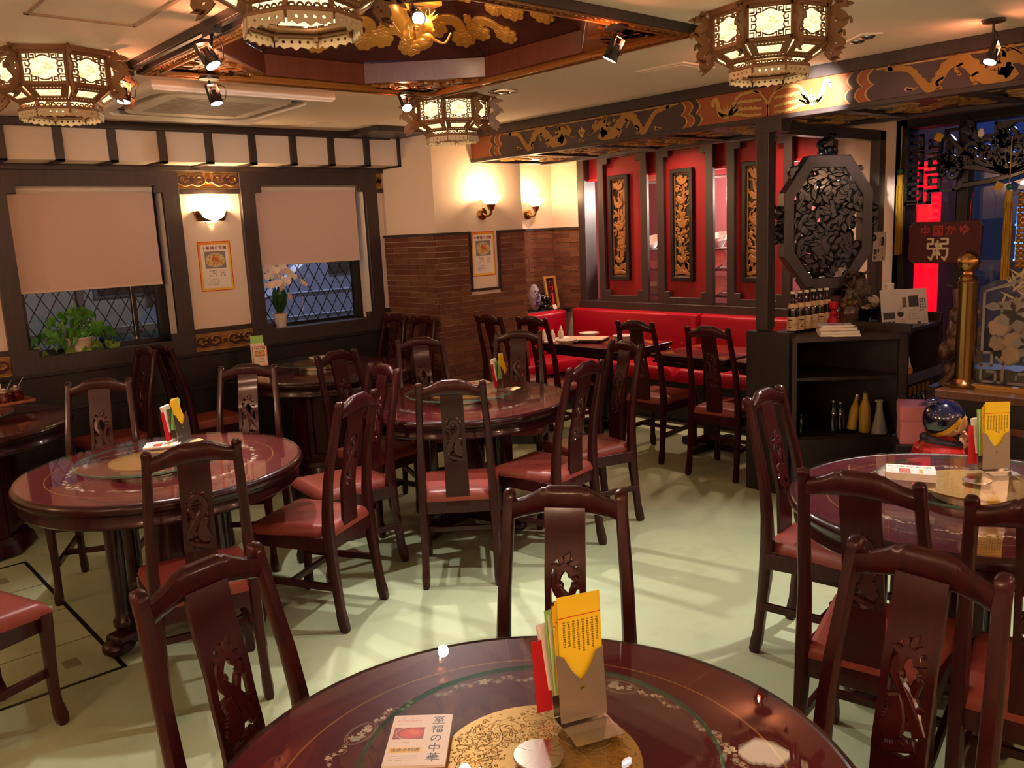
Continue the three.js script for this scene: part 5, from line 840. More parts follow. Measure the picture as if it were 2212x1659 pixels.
['lowest booklet of the stack on the glass topped table', 'second booklet up in the stack on the glass topped table', 'third booklet up in the stack on the glass topped table', 'top booklet of the stack on the glass topped table, cover up'].forEach((l, i) => dup(bk0, l, [2.765 + 0.002 * i, GY + 0.0056 * i, -1.17 - 0.002 * i], rad(22 + i), stackG));
dup(bk0, 'booklet beside the paper fan on the reflecting table', [1.26, GY, -3.775], rad(62));
dup(bk0, 'booklet beside the yellow and green papers on the middle table', [3.05, GY, -3.78], rad(70));
dup(bk0, 'booklet on the dark table under the orchid window', [3.08, GY, -5.62], rad(80));
const slipTex = (col) => canvasTex(192, 512, (g, w, h) => { g.fillStyle = col; g.fillRect(0, 0, w, h); g.strokeStyle = '#e0401c'; g.lineWidth = 5; g.beginPath(); g.moveTo(0, 118); g.lineTo(w, 112); g.stroke(); for (let i = 0; i < 8; i++) { g.save(); g.translate(20 + i * 21, 140); let s = 3 + i; const r = () => (s = (s * 16807) % 2147483647) / 2147483647; g.fillStyle = '#4a3a10'; for (let y = 0; y < 110 + r() * 170; y += 13) { g.fillRect(0, y, 11, 2); g.fillRect(1 + r() * 4, y + 4, 8, 2); g.fillRect(4 * r(), y + 1, 2, 9); g.fillRect(7, y + 2, 2, 8); } g.restore(); } });
const slipY = new THREE.MeshStandardMaterial({ map: slipTex('#ffe22a'), roughness: 0.7 }), slipO = new THREE.MeshStandardMaterial({ map: slipTex('#ffcf30'), roughness: 0.7 });
function makeHolder(label, at, turn, fan) {                // steel leaflet stand holding coloured slips, and a red acrylic card at its side
  const t = thing('leaflet_stand', label, 'leaflet stand', at, turn), W = 0.09, t0 = M.steel;
  const v = shp([[-W / 2, 0], [W / 2, 0], [W / 2, 0.125], [W * 0.34, 0.118], [W * 0.2, 0.092], [0, 0.07], [-W * 0.2, 0.092], [-W * 0.34, 0.118], [-W / 2, 0.125]]);
  v.holes.push(new THREE.Path([...Array(12)].map((_, i) => V2(0.006 * (i % 2 ? 1 : 0.4) * Math.cos(-i * 0.524), 0.058 + 0.006 * (i % 2 ? 1 : 0.4) * Math.sin(-i * 0.524)))));
  part('front_plate', tf(ext(v, 0.0012), 0, 0.006, -0.004, -0.09), t0, t);
  part('back_plate', tf(bx(W, 0.15, 0.0012, 0, 0.078, 0), 0, 0, -0.034, -0.09), t0, t);
  part('foot_plate', [bx(W, 0.0015, 0.085, 0, 0.001, 0.008), bx(W, 0.0015, 0.03, 0, 0.002, 0.045, 0, 0.12)], t0, t);
  const cols = [M.green, M.paper, M.green, slipO, slipY, slipY];
  for (let i = 0; i < 6; i++) {
    const k = i / 5, h = fan ? 0.14 : 0.168 - 0.005 * (5 - i) + (i === 0 ? 0.014 : 0), g = new THREE.BoxGeometry(fan ? 0.05 : 0.084, h, 0.0012).translate(0, h / 2, 0);
    const m = part('paper_slip', tf(g, (fan ? -0.02 + 0.04 * k : -0.004 + 0.008 * k), 0.045 + (fan ? 0.01 : 0.003 * i), -0.034 + 0.0036 * i, -0.09, fan ? 0 : 0.04 * (i % 2), fan ? 0.34 - 0.6 * (1 - k) * 1.0 - 0.05 : 0.03 - 0.012 * i), fan ? [M.green, M.green, M.green, M.paper, M.yellow, M.yellow][i] : cols[i], t, undefined, true);
  }
  const A = M.glass;
  part('acrylic_stand', [bx(0.075, 0.15, 0.002, -0.052, 0.076, -0.05, 0, -0.12), bx(0.075, 0.002, 0.05, -0.052, 0.002, -0.03), bx(0.075, 0.03, 0.002, -0.052, 0.02, -0.008, 0, 0.5)], A, t);
  part('red_card', bx(0.03, 0.13, 0.001, -0.06, 0.08, -0.0465, 0, -0.12), M.red, t);
  part('white_napkin', bx(0.05, 0.12, 0.016, -0.03, 0.11, -0.056, 0.004, -0.15, 0, 0.08), M.paper, t);
  return t;
}
makeHolder('steel leaflet stand with upright yellow slips and red acrylic card on the nearest table', [0.985, GY, -0.965], rad(-21), false);
makeHolder('leaflet stand with a fan of yellow and green slips on the reflecting table', [1.355, GY, -3.755], rad(30), true);
makeHolder('leaflet stand with yellow and green slips in front of the red lacquer tables', [3.045, GY, -3.495], rad(20), true);
makeHolder('leaflet stand with orange and green slips on the glass topped table', [2.995, GY, -0.99], rad(-42), false);
const cardTex = canvasTex(256, 360, (g, w, h) => { g.fillStyle = '#d8683a'; g.fillRect(0, 0, w, h); g.fillStyle = '#f2e6da'; g.fillRect(14, 14, w - 28, h - 28); word(g, '中華橋の涼麺', 28, 26, 30, '#8a2a20', 34, 0, 4); g.fillStyle = '#b58a5a'; g.fillRect(45, 74, 166, 110); g.fillStyle = '#e0b860'; g.beginPath(); g.ellipse(128, 128, 70, 42, 0, 0, 7); g.fill(); g.fillStyle = '#c8503a'; g.beginPath(); g.ellipse(128, 118, 24, 14, 0, 0, 7); g.fill(); scrawl(g, 70, 210, 120, 3, 18, '#5a4a40', 5); });
{
  const t = thing('menu_card_stand', 'acrylic stand with an orange noodle card and a green card behind it', 'menu card', [2.735, 0.737, -5.89], rad(-18));
  part('acrylic', [bx(0.115, 0.165, 0.002, 0, 0.083, 0, 0, -0.1), bx(0.115, 0.003, 0.06, 0, 0.0015, 0.01)], M.glass, t);
  part('noodle_card', tf(new THREE.BoxGeometry(0.105, 0.148, 0.001), 0, 0.085, 0.003, -0.1), new THREE.MeshStandardMaterial({ map: cardTex, roughness: 0.5 }), t, undefined, true);
  part('green_card', bx(0.09, 0.2, 0.001, -0.01, 0.135, -0.03, 0, -0.12), M.green, t);
  part('white_napkin', bx(0.1, 0.16, 0.015, -0.01, 0.1, -0.018, 0.004, -0.12), M.paper, t);
}
// sauce tray
{
  const X = 0.98, Z = -5.63, Y = GY;
  const tr = thing('condiment_tray', 'red edged oblong tray of sauce jars on the table below the plant window', 'tray', [X, Y, Z], 0.12);
  part('tray_base', bx(0.34, 0.008, 0.2, 0, 0.004, 0, 0.003), std(0x7a2a22, 0.4), tr); part('tray_rim', [bx(0.34, 0.016, 0.008, 0, 0.01, 0.1, 0.002), bx(0.34, 0.016, 0.008, 0, 0.01, -0.1, 0.002), bx(0.008, 0.016, 0.2, 0.17, 0.01, 0, 0.002), bx(0.008, 0.016, 0.2, -0.17, 0.01, 0, 0.002)], std(0xa0604a, 0.4), tr);
  let j0; const jar = (label, x, z, spoon) => {
    if (j0) { dup(j0, label, [X + x, Y + 0.008, Z + z]); return; }
    j0 = thing('sauce_jar', label, 'jar', [X + x, Y + 0.008, Z + z], 0, 'sauce jars on the tray');
    part('glass', lathe([[0, 0], [0.034, 0.002], [0.038, 0.02], [0.036, 0.055], [0.03, 0.062], [0.033, 0.066]], 20), phy(0x5a1414, 0.1, { clearcoat: 1 }), j0); part('lid', lathe([[0.034, 0.064], [0.034, 0.072], [0.012, 0.08], [0.01, 0.088], [0, 0.09]], 18), M.steel, j0); part('spoon', tube([[0.01, 0.07, 0], [0.03, 0.1, -0.01], [0.05, 0.125, -0.02]], 0.003, 8, 5), M.steel, j0);
  };
  jar('red sauce jar at the outer end of the tray, spoon sticking out', 0.11, -0.03); jar('red sauce jar in the middle of the tray', 0.035, 0.04); jar('red sauce jar cut by the picture edge on the tray', -0.08, 0.05);
  solo('napkin_dispenser', 'white napkin dispenser among the sauce jars', 'dispenser', [bx(0.1, 0.07, 0.08, 0, 0.075, 0, 0.006), bx(0.09, 0.02, 0.012, 0.01, 0.118, 0, 0.004, 0, 0.3, 0.2), bx(0.1, 0.04, 0.07, 0, 0.02, 0, 0.004)], M.porcelain, [X - 0.02, Y + 0.008, Z - 0.055], 0.3);
  solo('toothpick_cup', 'tall white cup behind the sauce jars', 'cup', lathe([[0, 0.002], [0.022, 0.002], [0.03, 0.15], [0.033, 0.17], [0.03, 0.17], [0.02, 0.01], [0, 0.008]], 20), M.porcelain, [X - 0.055, Y + 0.0085, Z - 0.145 + 0.02]);
}
// bench table setting
{
  const Y = 0.7195, plateG = lathe([[0, 0.002], [0.05, 0.0], [0.055, 0.008], [0.085, 0.02], [0.088, 0.022], [0.084, 0.023], [0.05, 0.012], [0, 0.01]], 30), g = 'white plates on the bench table';
  const p0 = solo('plate', 'white dish at the near corner of the set bench table', 'plate', plateG, M.porcelain, [4.97, Y, -4.985], 0, g);
  dup(p0, 'lower white plate nested at the near corner of the set bench table', [4.97, Y + 0.011, -4.985]);
  dup(p0, 'white plate against the red bench back, behind the menus', [5.33, Y, -5.02]); dup(p0, 'upper white plate against the red bench back, behind the menus', [5.33, Y + 0.011, -5.02]);
  for (let k = 0; k < 4; k++) dup(p0, `white plate, ${['lowest', 'second', 'third', 'topmost'][k]} of the stack behind the third bench chair`, [5.2, Y + 0.011 * k, -4.52], 0, g);
  const m = thing('menu_folder', 'black menu folder under another on the set bench table', 'menu', [5.1, Y, -4.86], 0.3, 'menus on the bench table'); part('cover', bx(0.25, 0.008, 0.34, 0, 0.005, 0, 0.002), M.plastic, m); part('pages', bx(0.235, 0.004, 0.325, 0, 0.011, 0), std(0xd9a882, 0.7), m);
  dup(m, 'upper menu folder showing its orange sheet on the set bench table', [5.09, Y + 0.0135, -4.83], 0.46);
  solo('booklet_pile', 'white booklet lying by the cruet set on the bench table', 'booklet', bx(0.15, 0.012, 0.21, 0, 0.006, 0, 0.002), M.paper, [5.28, Y, -5.0 - 0.0], 0.2).position.set(5.12, Y, -5.06);
  const tray = solo('cruet_tray', 'small white tray under the cruet set', 'tray', bx(0.1, 0.012, 0.2, 0, 0.006, 0, 0.004), M.porcelain, [4.98, Y, -5.02 - 0.0], 0); tray.position.set(5.22, Y, -5.08); tray.rotation.y = 1.2; tray.position.set(5.01, Y, -5.02 - 0.0); tray.position.z = -5.0 - 0.0;
  tray.position.set(4.94, Y, -5.09); tray.rotation.y = -0.9; p0.position.set(4.9, Y, -4.86); scene.children.filter((o) => /^plate_001$/.test(o.name)).forEach((o) => o.position.set(4.9, Y + 0.011, -4.86));
  let c0; ['white lidded pot nearest the chair on the cruet tray', 'white lidded pot in the middle of the cruet tray', 'tall white pot on the far side of the cruet tray'].forEach((l, i) => {
    const at = [4.94 + 0.05 * (i - 1), Y + 0.0122, -5.09 - 0.05 * (1 - i) + 0.02];
    if (!c0) { c0 = thing('cruet', l, 'cruet', at, 0, 'cruet set on the bench table'); part('pot', lathe([[0, 0], [0.018, 0], [0.024, 0.03], [0.02, 0.055], [0.012, 0.06], [0.014, 0.066]], 18), M.porcelain, c0); part('lid', lathe([[0.014, 0.066], [0.012, 0.074], [0.005, 0.08], [0.006, 0.088], [0, 0.092]], 14), M.porcelain, c0); part('handle', tf(new THREE.TorusGeometry(0.014, 0.003, 6, 12, PI), -0.022, 0.035, 0, 0, 0, PI / 2), M.porcelain, c0); } else { const d = dup(c0, l, at); if (i === 2) d.scale.set(1, 1.3, 1); }
  });
}
// alcove ledge
{
  const Y = 0.866, t = thing('framed_knot', 'gold framed red knot ornament with tassel leaning on the brick alcove wall', 'ornament', [5.93, Y, -6.06], 0.08);
  const tilt = (g) => tf(g, 0, 0.0, 0, -0.16), s = shp([[-0.085, 0], [0.085, 0], [0.085, 0.32], [-0.085, 0.32]]); s.holes.push(rectHole(-0.062, 0.062, 0.022, 0.298));
  part('frame', tilt(ext(s, 0.016, 0.002)), M.giltPale, t); part('backing', tilt(bx(0.14, 0.29, 0.004, 0, 0.16, 0.002)), std(0x3a1016, 0.8), t);
  part('knot', tilt(join(tube([[-0.025, 0.22, 0.012], [0, 0.27, 0.012], [0.025, 0.22, 0.014], [-0.025, 0.21, 0.016], [0, 0.17, 0.012], [0.028, 0.21, 0.014]], 0.004, 40, 6, true), lathe([[0.004, 0.16], [0.01, 0.15], [0.012, 0.04], [0.016, 0.03], [0, 0.03]], 10, 0, 0, 0.014))), M.red, t);
  solo('name_card', 'small white card at the foot of the red knot ornament', 'card', bx(0.06, 0.045, 0.002, 0, 0.0225, 0, 0, -0.3), M.paper, [5.88, Y, -5.985], 0.2);
  const G = []; for (let i = 0; i < 26; i++) G.push(tf(sph(rr(0.02, 0.035), 0, 0, 0, 1, rr(0.7, 1.3), 1, 7), rr(-0.06, 0.06), rr(0.02, 0.13), rr(-0.03, 0.03), rr(0, 3), rr(0, 3))); G.push(bx(0.16, 0.02, 0.09, 0, 0.01, 0, 0.004));
  solo('stone_carving', 'glossy black stone carving in the brick alcove', 'ornament', G, phy(0x101a18, 0.15, { clearcoat: 1 }), [5.79, Y, -6.05]);
  const a = thing('amethyst_geode', 'tall pale geode with purple crystals beside the pier edge', 'ornament', [5.66, Y, -6.04]), o = prep(sph(0.1, 0, 0.13, 0, 0.62, 1.3, 0.55, 18)), p = o.attributes.position; for (let i = 0; i < p.count; i++) { const k = 1 + (noiseAt(p.getX(i) * 40 + 9, p.getY(i) * 40 + 9, 3, 64) - 0.5) * 0.25; p.setXYZ(i, p.getX(i) * k, Math.max(0, p.getY(i)), p.getZ(i) * k); } o.computeVertexNormals();
  part('shell', o, std(0x8d8494, 0.8), a); const C = []; for (let i = 0; i < 40; i++) C.push(tf(cyl(0.008, 0.001, 0.03, 0, 0, 0, 6), rr(-0.025, 0.02), rr(0.05, 0.2), 0.053, rr(1.0, 2.1), 0, rr(-0.5, 0.5))); part('crystals', C, phy(0x4a2a66, 0.2, { clearcoat: 0.6 }), a);
}
// ---------------------------------------------------------------- black cabinet and what stands on it
const TY = 0.95;
{
  const t = thing('shelf_cabinet', 'black brown cabinet with a slanting open shelf front, holding old bottles', 'cabinet', [0, 0, 0]), A = [4.505, -2.62], B = [4.977, -2.172], ry = Math.atan2(-(B[1] - A[1]), B[0] - A[0]), L = Math.hypot(B[0] - A[0], B[1] - A[1]), mx = (A[0] + B[0]) / 2, mz = (A[1] + B[1]) / 2;
  const poly = (y0, y1, inset = 0) => tf(ext(shp([[4.53, -2.88], [4.53, A[1] - 0.01], [A[0] + inset, A[1] - inset], [B[0] - inset, B[1] - inset], [5.05, B[1] - inset], [5.05, -2.88]]), y1 - y0), 0, y1, 0, PI / 2);
  part('half_wall', span(4.46, 4.53, 0, 0.985, -2.9, -2.615, 0.004), M.darker, t);
  part('top', poly(0.925, TY), M.dark, t); part('top_edge', tf(bx(L + 0.02, 0.03, 0.02, 0, 0, 0, 0.003), mx, 0.938, mz, 0, ry, 0), M.dark, t);
  part('shelf', poly(0.69, 0.708, 0.012), M.darker, t); part('shelf', poly(0.33, 0.35, 0.012), M.darker, t);
  const off = (u, d) => [mx + Math.cos(ry) * u - Math.sin(ry) * 0 + Math.sin(ry) * d, mz - Math.sin(ry) * u + Math.cos(ry) * d];
  part('kick_board', tf(bx(L, 0.34, 0.02, 0, 0.17, 0, 0.003), ...[off(0, -0.004)[0], 0, off(0, -0.004)[1]], 0, ry, 0), M.darker, t);
  part('stile', tf(bx(0.05, 0.93, 0.03, 0, 0.465, 0, 0.003), off(L / 2 - 0.01, 0)[0], 0, off(L / 2 - 0.01, 0)[1], 0, ry, 0), M.dark, t); part('stile', tf(bx(0.03, 0.93, 0.03, 0, 0.465, 0, 0.003), off(-L / 2 + 0.012, 0)[0], 0, off(-L / 2 + 0.012, 0)[1], 0, ry, 0), M.dark, t);
  part('back_board', span(4.53, 5.05, 0, 0.93, -2.9, -2.88), M.darker, t); part('end_board', span(5.03, 5.055, 0, 0.93, -2.88, -2.18), M.darker, t);
  part('ledge', span(5.035, 5.06, 0.94, 1.0, -2.55, -2.165, 0.003), M.dark, t);
}
const amber = phy(0x1a0d08, 0.08, { clearcoat: 1 }), labelTex = canvasTex(256, 256, (g, w, h) => { g.fillStyle = '#d8c29a'; g.fillRect(0, 0, w, h); g.strokeStyle = '#6a4a2a'; g.lineWidth = 3; for (let k = 0; k < 2; k++) { const x = k * 128; g.strokeRect(x + 14, 110, 100, 44); scrawl(g, x + 22, 118, 84, 2, 14, '#4a3424', 5 + k); g.fillStyle = '#5a4030'; g.beginPath(); g.ellipse(x + 64, 66, 22, 16, 0, 0, 7); g.fill(); g.beginPath(); g.arc(x + 64, 190, 12, 0, 7); g.fill(); } });
const bottleProf = [[0, 0], [0.03, 0.0], [0.033, 0.01], [0.033, 0.14], [0.028, 0.165], [0.015, 0.2], [0.0125, 0.235], [0.0135, 0.24], [0.0135, 0.246], [0, 0.246]];
function makeBottle(label, at, group, mat, cap, labels, s = 1) {
  const t = thing('bottle', label, 'bottle', at, 0, group); t.scale.setScalar(s);
  part('glass', lathe(bottleProf, 22), mat, t); part('cap', cyl(0.0145, 0.0145, 0.014, 0, 0.246, 0, 14), cap, t);
  if (labels) { const g = new THREE.CylinderGeometry(0.0335, 0.0335, 0.085, 22, 1, true).translate(0, 0.06, 0); part('label', g, new THREE.MeshStandardMaterial({ map: labelTex, roughness: 0.8 }), t, undefined, true); part('neck_label', lathe([[0.0305, 0.153], [0.0285, 0.165], [0.0225, 0.182]], 18), std(0xd8b890, 0.8), t); }
  return t;
}
let b6; const ord = ['first', 'second', 'third', 'fourth', 'fifth', 'sixth'];
for (let i = 0; i < 6; i++) { const l = `brown bottle with cream label, ${ord[i]} from the dark post in the row on the cabinet`, at = [4.705 + i * 0.062, TY + 0.002, -2.735 + i * 0.01]; b6 = i ? (dup(b6, l, at, i), b6) : makeBottle(l, at, 'labelled bottles on the cabinet', amber, M.white, true); }
dup(bk0, 'lowest booklet of the pile on the black cabinet', [4.755, TY + 0.001, -2.465], 0.62, 'booklets piled on the cabinet').scale.set(1.5, 2.6, 1.5);
dup(bk0, 'second booklet of the pile on the black cabinet', [4.75, TY + 0.016, -2.47], 0.7, 'booklets piled on the cabinet').scale.set(1.45, 3.2, 1.45);
dup(bk0, 'third booklet of the pile on the black cabinet', [4.76, TY + 0.034, -2.475], 0.55, 'booklets piled on the cabinet').scale.set(1.4, 3.2, 1.4);
dup(bk0, 'topmost booklet of the pile on the black cabinet', [4.745, TY + 0.052, -2.48], 0.66, 'booklets piled on the cabinet').scale.set(1.2, 2.6, 1.2);
// old bottles on the low shelf
{
  const put = (l, u, d, mat, cap, s, rz) => { const A = [4.505, -2.62], B = [4.977, -2.172], x = lerp(A[0], B[0], u) + 0.69 * d, z = lerp(A[1], B[1], u) - 0.73 * d, b = makeBottle(l, [x, 0.352, z], 'bottles on the low shelf of the cabinet', mat, cap, false, s); if (rz) { b.rotation.z = rz; b.position.y += 0.012; } };
  const dk = phy(0x0c1210, 0.08, { clearcoat: 1 }), straw = phy(0xa8862c, 0.5), pale = phy(0x8a8478, 0.3);
  put('short dark bottle at the shelf end by the half wall', 0.12, 0.07, dk, M.steel, 0.5); put('dark bottle with pale top, first of the standing pair', 0.42, 0.08, dk, M.steel, 0.8); put('dark bottle with pale top, second of the standing pair', 0.49, 0.09, dk, M.steel, 0.74); put('straw coloured bottle lying against the others', 0.6, 0.1, straw, M.steel, 0.85, -0.3); put('straw wrapped bottle standing in the middle of the low shelf', 0.71, 0.08, straw, M.plastic, 1.0); put('thin dark bottle with white cap beside the straw bottle', 0.82, 0.08, dk, M.white, 0.76);
  const t = thing('wrapped_bottle', 'cone shaped bottle wrapped in clear film on the low shelf', 'bottle', [4.925, 0.352, -2.285]); part('body', lathe([[0, 0], [0.045, 0], [0.046, 0.01], [0.016, 0.15], [0.016, 0.19], [0.02, 0.2], [0, 0.205]], 18), pale, t); part('label', lathe([[0.043, 0.02], [0.032, 0.07]], 16), std(0xc8b8a4, 0.8), t);
}
// crystal jar, dragon bowl, papers
{
  const t = thing('crystal_jar', 'brown crystal jar with a dragon lid beside the labelled bottles', 'ornament', [5.1, TY, -2.58]); part('jar', lathe([[0, 0], [0.05, 0], [0.055, 0.02], [0.062, 0.1], [0.05, 0.14], [0.036, 0.15], [0, 0.15]], 12), phy(0x4a3424, 0.12, { clearcoat: 1 }), t);
  const G = []; for (let i = 0; i < 22; i++) G.push(tf(sph(rr(0.012, 0.022), 0, 0, 0, 1, rr(0.6, 1.2), 1.3, 7), rr(-0.055, 0.055), rr(0.15, 0.2), rr(-0.03, 0.03), rr(0, 3), rr(0, 3))); G.push(tube([[0.05, 0.16, 0], [0.07, 0.2, 0], [0.02, 0.22, 0.01], [-0.05, 0.2, 0.01], [-0.08, 0.17, 0]], 0.012, 20, 6)); part('dragon_lid', G, phy(0x6a5a3a, 0.4, { metalness: 0.3 }), t);
  const R = thing('red_toy', 'small red and yellow figure between the bottles and the crystal jar', 'ornament', [5.0, TY, -2.63]); part('body', [lathe([[0, 0], [0.03, 0.0], [0.034, 0.05], [0.02, 0.08], [0, 0.085]], 14), sph(0.02, 0, 0.1, 0)], M.red, R); part('yellow_cape', lathe([[0.036, 0.01], [0.034, 0.06]], 10, 0.012, 0, -0.004), M.orange, R); part('paper_crown', lathe([[0.012, 0.12], [0.026, 0.13], [0.03, 0.17]], 10), M.red, R);
  const D = thing('dragon_bowl', 'stone dragon sculpture rising from a black bowl of pebbles', 'ornament', [5.3, 0.97, -2.62]); part('bowl', lathe([[0, 0], [0.07, 0], [0.075, 0.02], [0.135, 0.075], [0.145, 0.09], [0.138, 0.09], [0.08, 0.04], [0, 0.04]], 32), phy(0x14140f, 0.15, { clearcoat: 1 }), D);
  const P = []; for (let i = 0; i < 60; i++) P.push(tf(sph(rr(0.008, 0.018), 0, 0, 0, 1, 0.7, 1, 6), rr(-0.1, 0.1), 0.085 + rr(0, 0.02), rr(-0.09, 0.09))); part('pebbles', P, std(0xb8a890, 0.8), D).userData.kind = 'stuff';
  const S = []; S.push(tube([[0.02, 0.08, 0], [-0.05, 0.12, 0.02], [-0.06, 0.18, 0], [0.0, 0.2, 0.03], [0.03, 0.25, 0], [-0.03, 0.29, 0.02]], 0.034, 50, 9)); for (let i = 0; i < 50; i++) S.push(tf(cyl(rr(0.008, 0.016), 0.002, rr(0.04, 0.08), 0, 0, 0, 5), rr(-0.08, 0.07), rr(0.1, 0.31), rr(-0.05, 0.05), rr(-2, 2), rr(0, 6), rr(-2, 2))); for (let i = 0; i < 14; i++) S.push(sph(rr(0.02, 0.034), rr(-0.07, 0.06), rr(0.1, 0.26), rr(-0.04, 0.04), 1, 1, 1, 8)); part('dragon', S, std(0x5e5140, 0.75), D); part('pearl', sph(0.036, 0.085, 0.125, 0.06, 1, 1, 1, 16), M.porcelain, D);
}
const newsTex = canvasTex(512, 512, (g, w, h) => { g.fillStyle = '#cfc8c4'; g.fillRect(0, 0, w, h); const q = (x, y, a, b, c) => { g.fillStyle = c; g.fillRect(x, y, a, b); }; q(20, 300, 130, 90, '#4a4646'); q(20, 420, 40, 60, '#5a5450'); q(66, 420, 40, 60, '#3f3c3c'); q(112, 420, 36, 60, '#5a5450'); g.fillStyle = '#3a3636'; g.beginPath(); g.arc(210, 330, 36, 0, 7); g.fill(); q(240, 110, 46, 130, '#6a645c'); q(310, 90, 110, 150, '#3f3d46'); for (let i = 0; i < 14; i++) q(430 + (i % 3) * 26, 130 + (i / 3 | 0) * 36, 16, 24, '#5a565c'); q(390, 430, 40, 46, '#4a4650'); for (const [x, y, a, n] of [[170, 390, 100, 5], [20, 500, 120, 1], [300, 280, 120, 6], [430, 330, 70, 5], [180, 230, 60, 4]]) scrawl(g, x, y, a, n, 14, '#5a5656', x + 3); });
solo('news_leaflet', 'large printed grey leaflet standing on the rack beside the cabinet', 'leaflet', tf(new THREE.BoxGeometry(0.3, 0.24, 0.003, 6, 1, 1), 0, 0.12, 0, -0.2), new THREE.MeshStandardMaterial({ map: newsTex, roughness: 0.8 }), [5.31, 0.94, -2.33], rad(-36), undefined, true);
solo('tilted_notice', 'white notice with pictures pinned on the jamb beside the octagon screen', 'notice', tf(new THREE.BoxGeometry(0.13, 0.2, 0.002), 0, 0, 0, 0, 0, -0.03), new THREE.MeshStandardMaterial({ map: newsTex, color: 0xffeedd, roughness: 0.8 }), [5.86, 1.42, -2.755], rad(-12), undefined, true);
solo('gift_box', 'tall tan box with a red band behind the stone dragon', 'box', [bx(0.13, 0.2, 0.1, 0, 0.1, 0, 0.003)], std(0xa8845c, 0.7), [5.52, 0.97, -2.72], 0.2); solo('red_carton', 'red and white carton standing on the tan box', 'box', bx(0.12, 0.05, 0.08, 0, 0.025, 0, 0.003), M.red, [5.51, 1.171, -2.72], 0.2);
solo('tea_carton', 'cream carton with red circles on the rack', 'box', [bx(0.13, 0.085, 0.08, 0, 0.0425, 0, 0.003)], M.paper, [5.42, 1.0785, -2.45], -0.3); solo('carton_stand', 'brown box under the carton with red circles', 'box', bx(0.14, 0.11, 0.1, 0, 0.055, 0, 0.003), std(0x3a2a22, 0.7), [5.42, 0.968, -2.45], -0.3);
for (const [x, z, l] of [[5.46, -2.5, 'white capped pill bottle nearest the tea carton'], [5.52, -2.52, 'white capped pill bottle nearest the red street banner']]) { const t = thing('pill_bottle', l, 'bottle', [x, 0.968, z], 0, 'white capped bottles on the rack'); part('body', cyl(0.026, 0.026, 0.19, 0, 0.095, 0, 16), std(0x8a2a30, 0.4), t); part('cap', cyl(0.027, 0.027, 0.04, 0, 0.21, 0, 16), M.white, t); }
// octagonal carved screen
{
  const t = thing('octagon_screen', 'black octagonal table screen pierced with carved figures and topped by a dragon', 'screen', [5.2, 1.6, -2.8], rad(-32)), W = 0.3, H = 0.415, c = 0.16, d = 0.22, O = (k) => [[-W + c, -H], [W - c, -H], [W, -H + d], [W, H - d], [W - c, H], [-W + c, H], [-W, H - d], [-W, -H + d]].map(([x, y]) => [x * k, y * (k + (k < 1 ? 0.035 : 0))]);
  const s = shp(O(1)); s.holes.push(new THREE.Path(O(0.8).map(([x, y]) => V2(x, y)).reverse())); part('frame', ext(s, 0.075, 0.004).translate(0, 0, -0.0375), M.dark, t);
  const G = []; const put = (q, z = 0) => G.push(ext(q, 0.022, 0.006).translate(0, 0, z)); const inside = (x, y) => Math.abs(x) < 0.23 && Math.abs(y) < 0.33 && Math.abs(x) * 0.8 + Math.abs(y) < 0.44;
  for (let i = 0; i < 34; i++) { const x = rr(-0.22, 0.22), y = rr(-0.32, 0.26); put(ribbon([[x, y], [x + rr(-0.1, 0.1), y + rr(0.04, 0.1)], [x + rr(-0.12, 0.12), y + rr(0.1, 0.2)]].map(([a, b]) => [Math.max(-0.24, Math.min(0.24, a)), Math.max(-0.34, Math.min(0.34, b))]), (q) => 0.02 - 0.01 * q, { n: 16, spikes: 0.4 }), rr(-0.02, 0.0)); }
  for (let i = 0; i < 300; i++) { const x = rr(-0.24, 0.24), y = rr(-0.34, 0.34); if (!inside(x, y)) continue; if (i % 3) put(leaf(x, y, rr(0.05, 0.09), rr(0.02, 0.036), rr(0, 6.28)), rr(-0.02, 0.01)); else G.push(sph(rr(0.018, 0.034), x, y, rr(0, 0.015), 1, 1.2, 0.6, 9)); }
  part('carved_figures', G, M.blackCarve, t);
  const F = [], lumps = (x, y, w, h, n) => { for (let i = 0; i < n; i++) F.push(tf(sph(rr(0.016, 0.03), 0, 0, 0, 1, rr(0.7, 1.4), 0.8, 8), x + rr(-w, w), y + rr(-h, h), rr(-0.02, 0.02), rr(0, 3), rr(0, 3))); }; lumps(0, H + 0.06, 0.05, 0.07, 26); lumps(-W - 0.02, 0, 0.03, 0.12, 22); lumps(W + 0.02, 0.0, 0.03, 0.12, 22); part('carved_crest', F, M.blackCarve, t);
  part('stand', [bx(0.4, 0.03, 0.16, 0, -0.62, 0, 0.005), bx(0.05, 0.22, 0.1, -0.12, -0.51, 0, 0.006), bx(0.05, 0.22, 0.1, 0.12, -0.51, 0, 0.006), bx(0.3, 0.05, 0.06, 0, -0.44, 0, 0.006)], M.blackCarve, t);
}
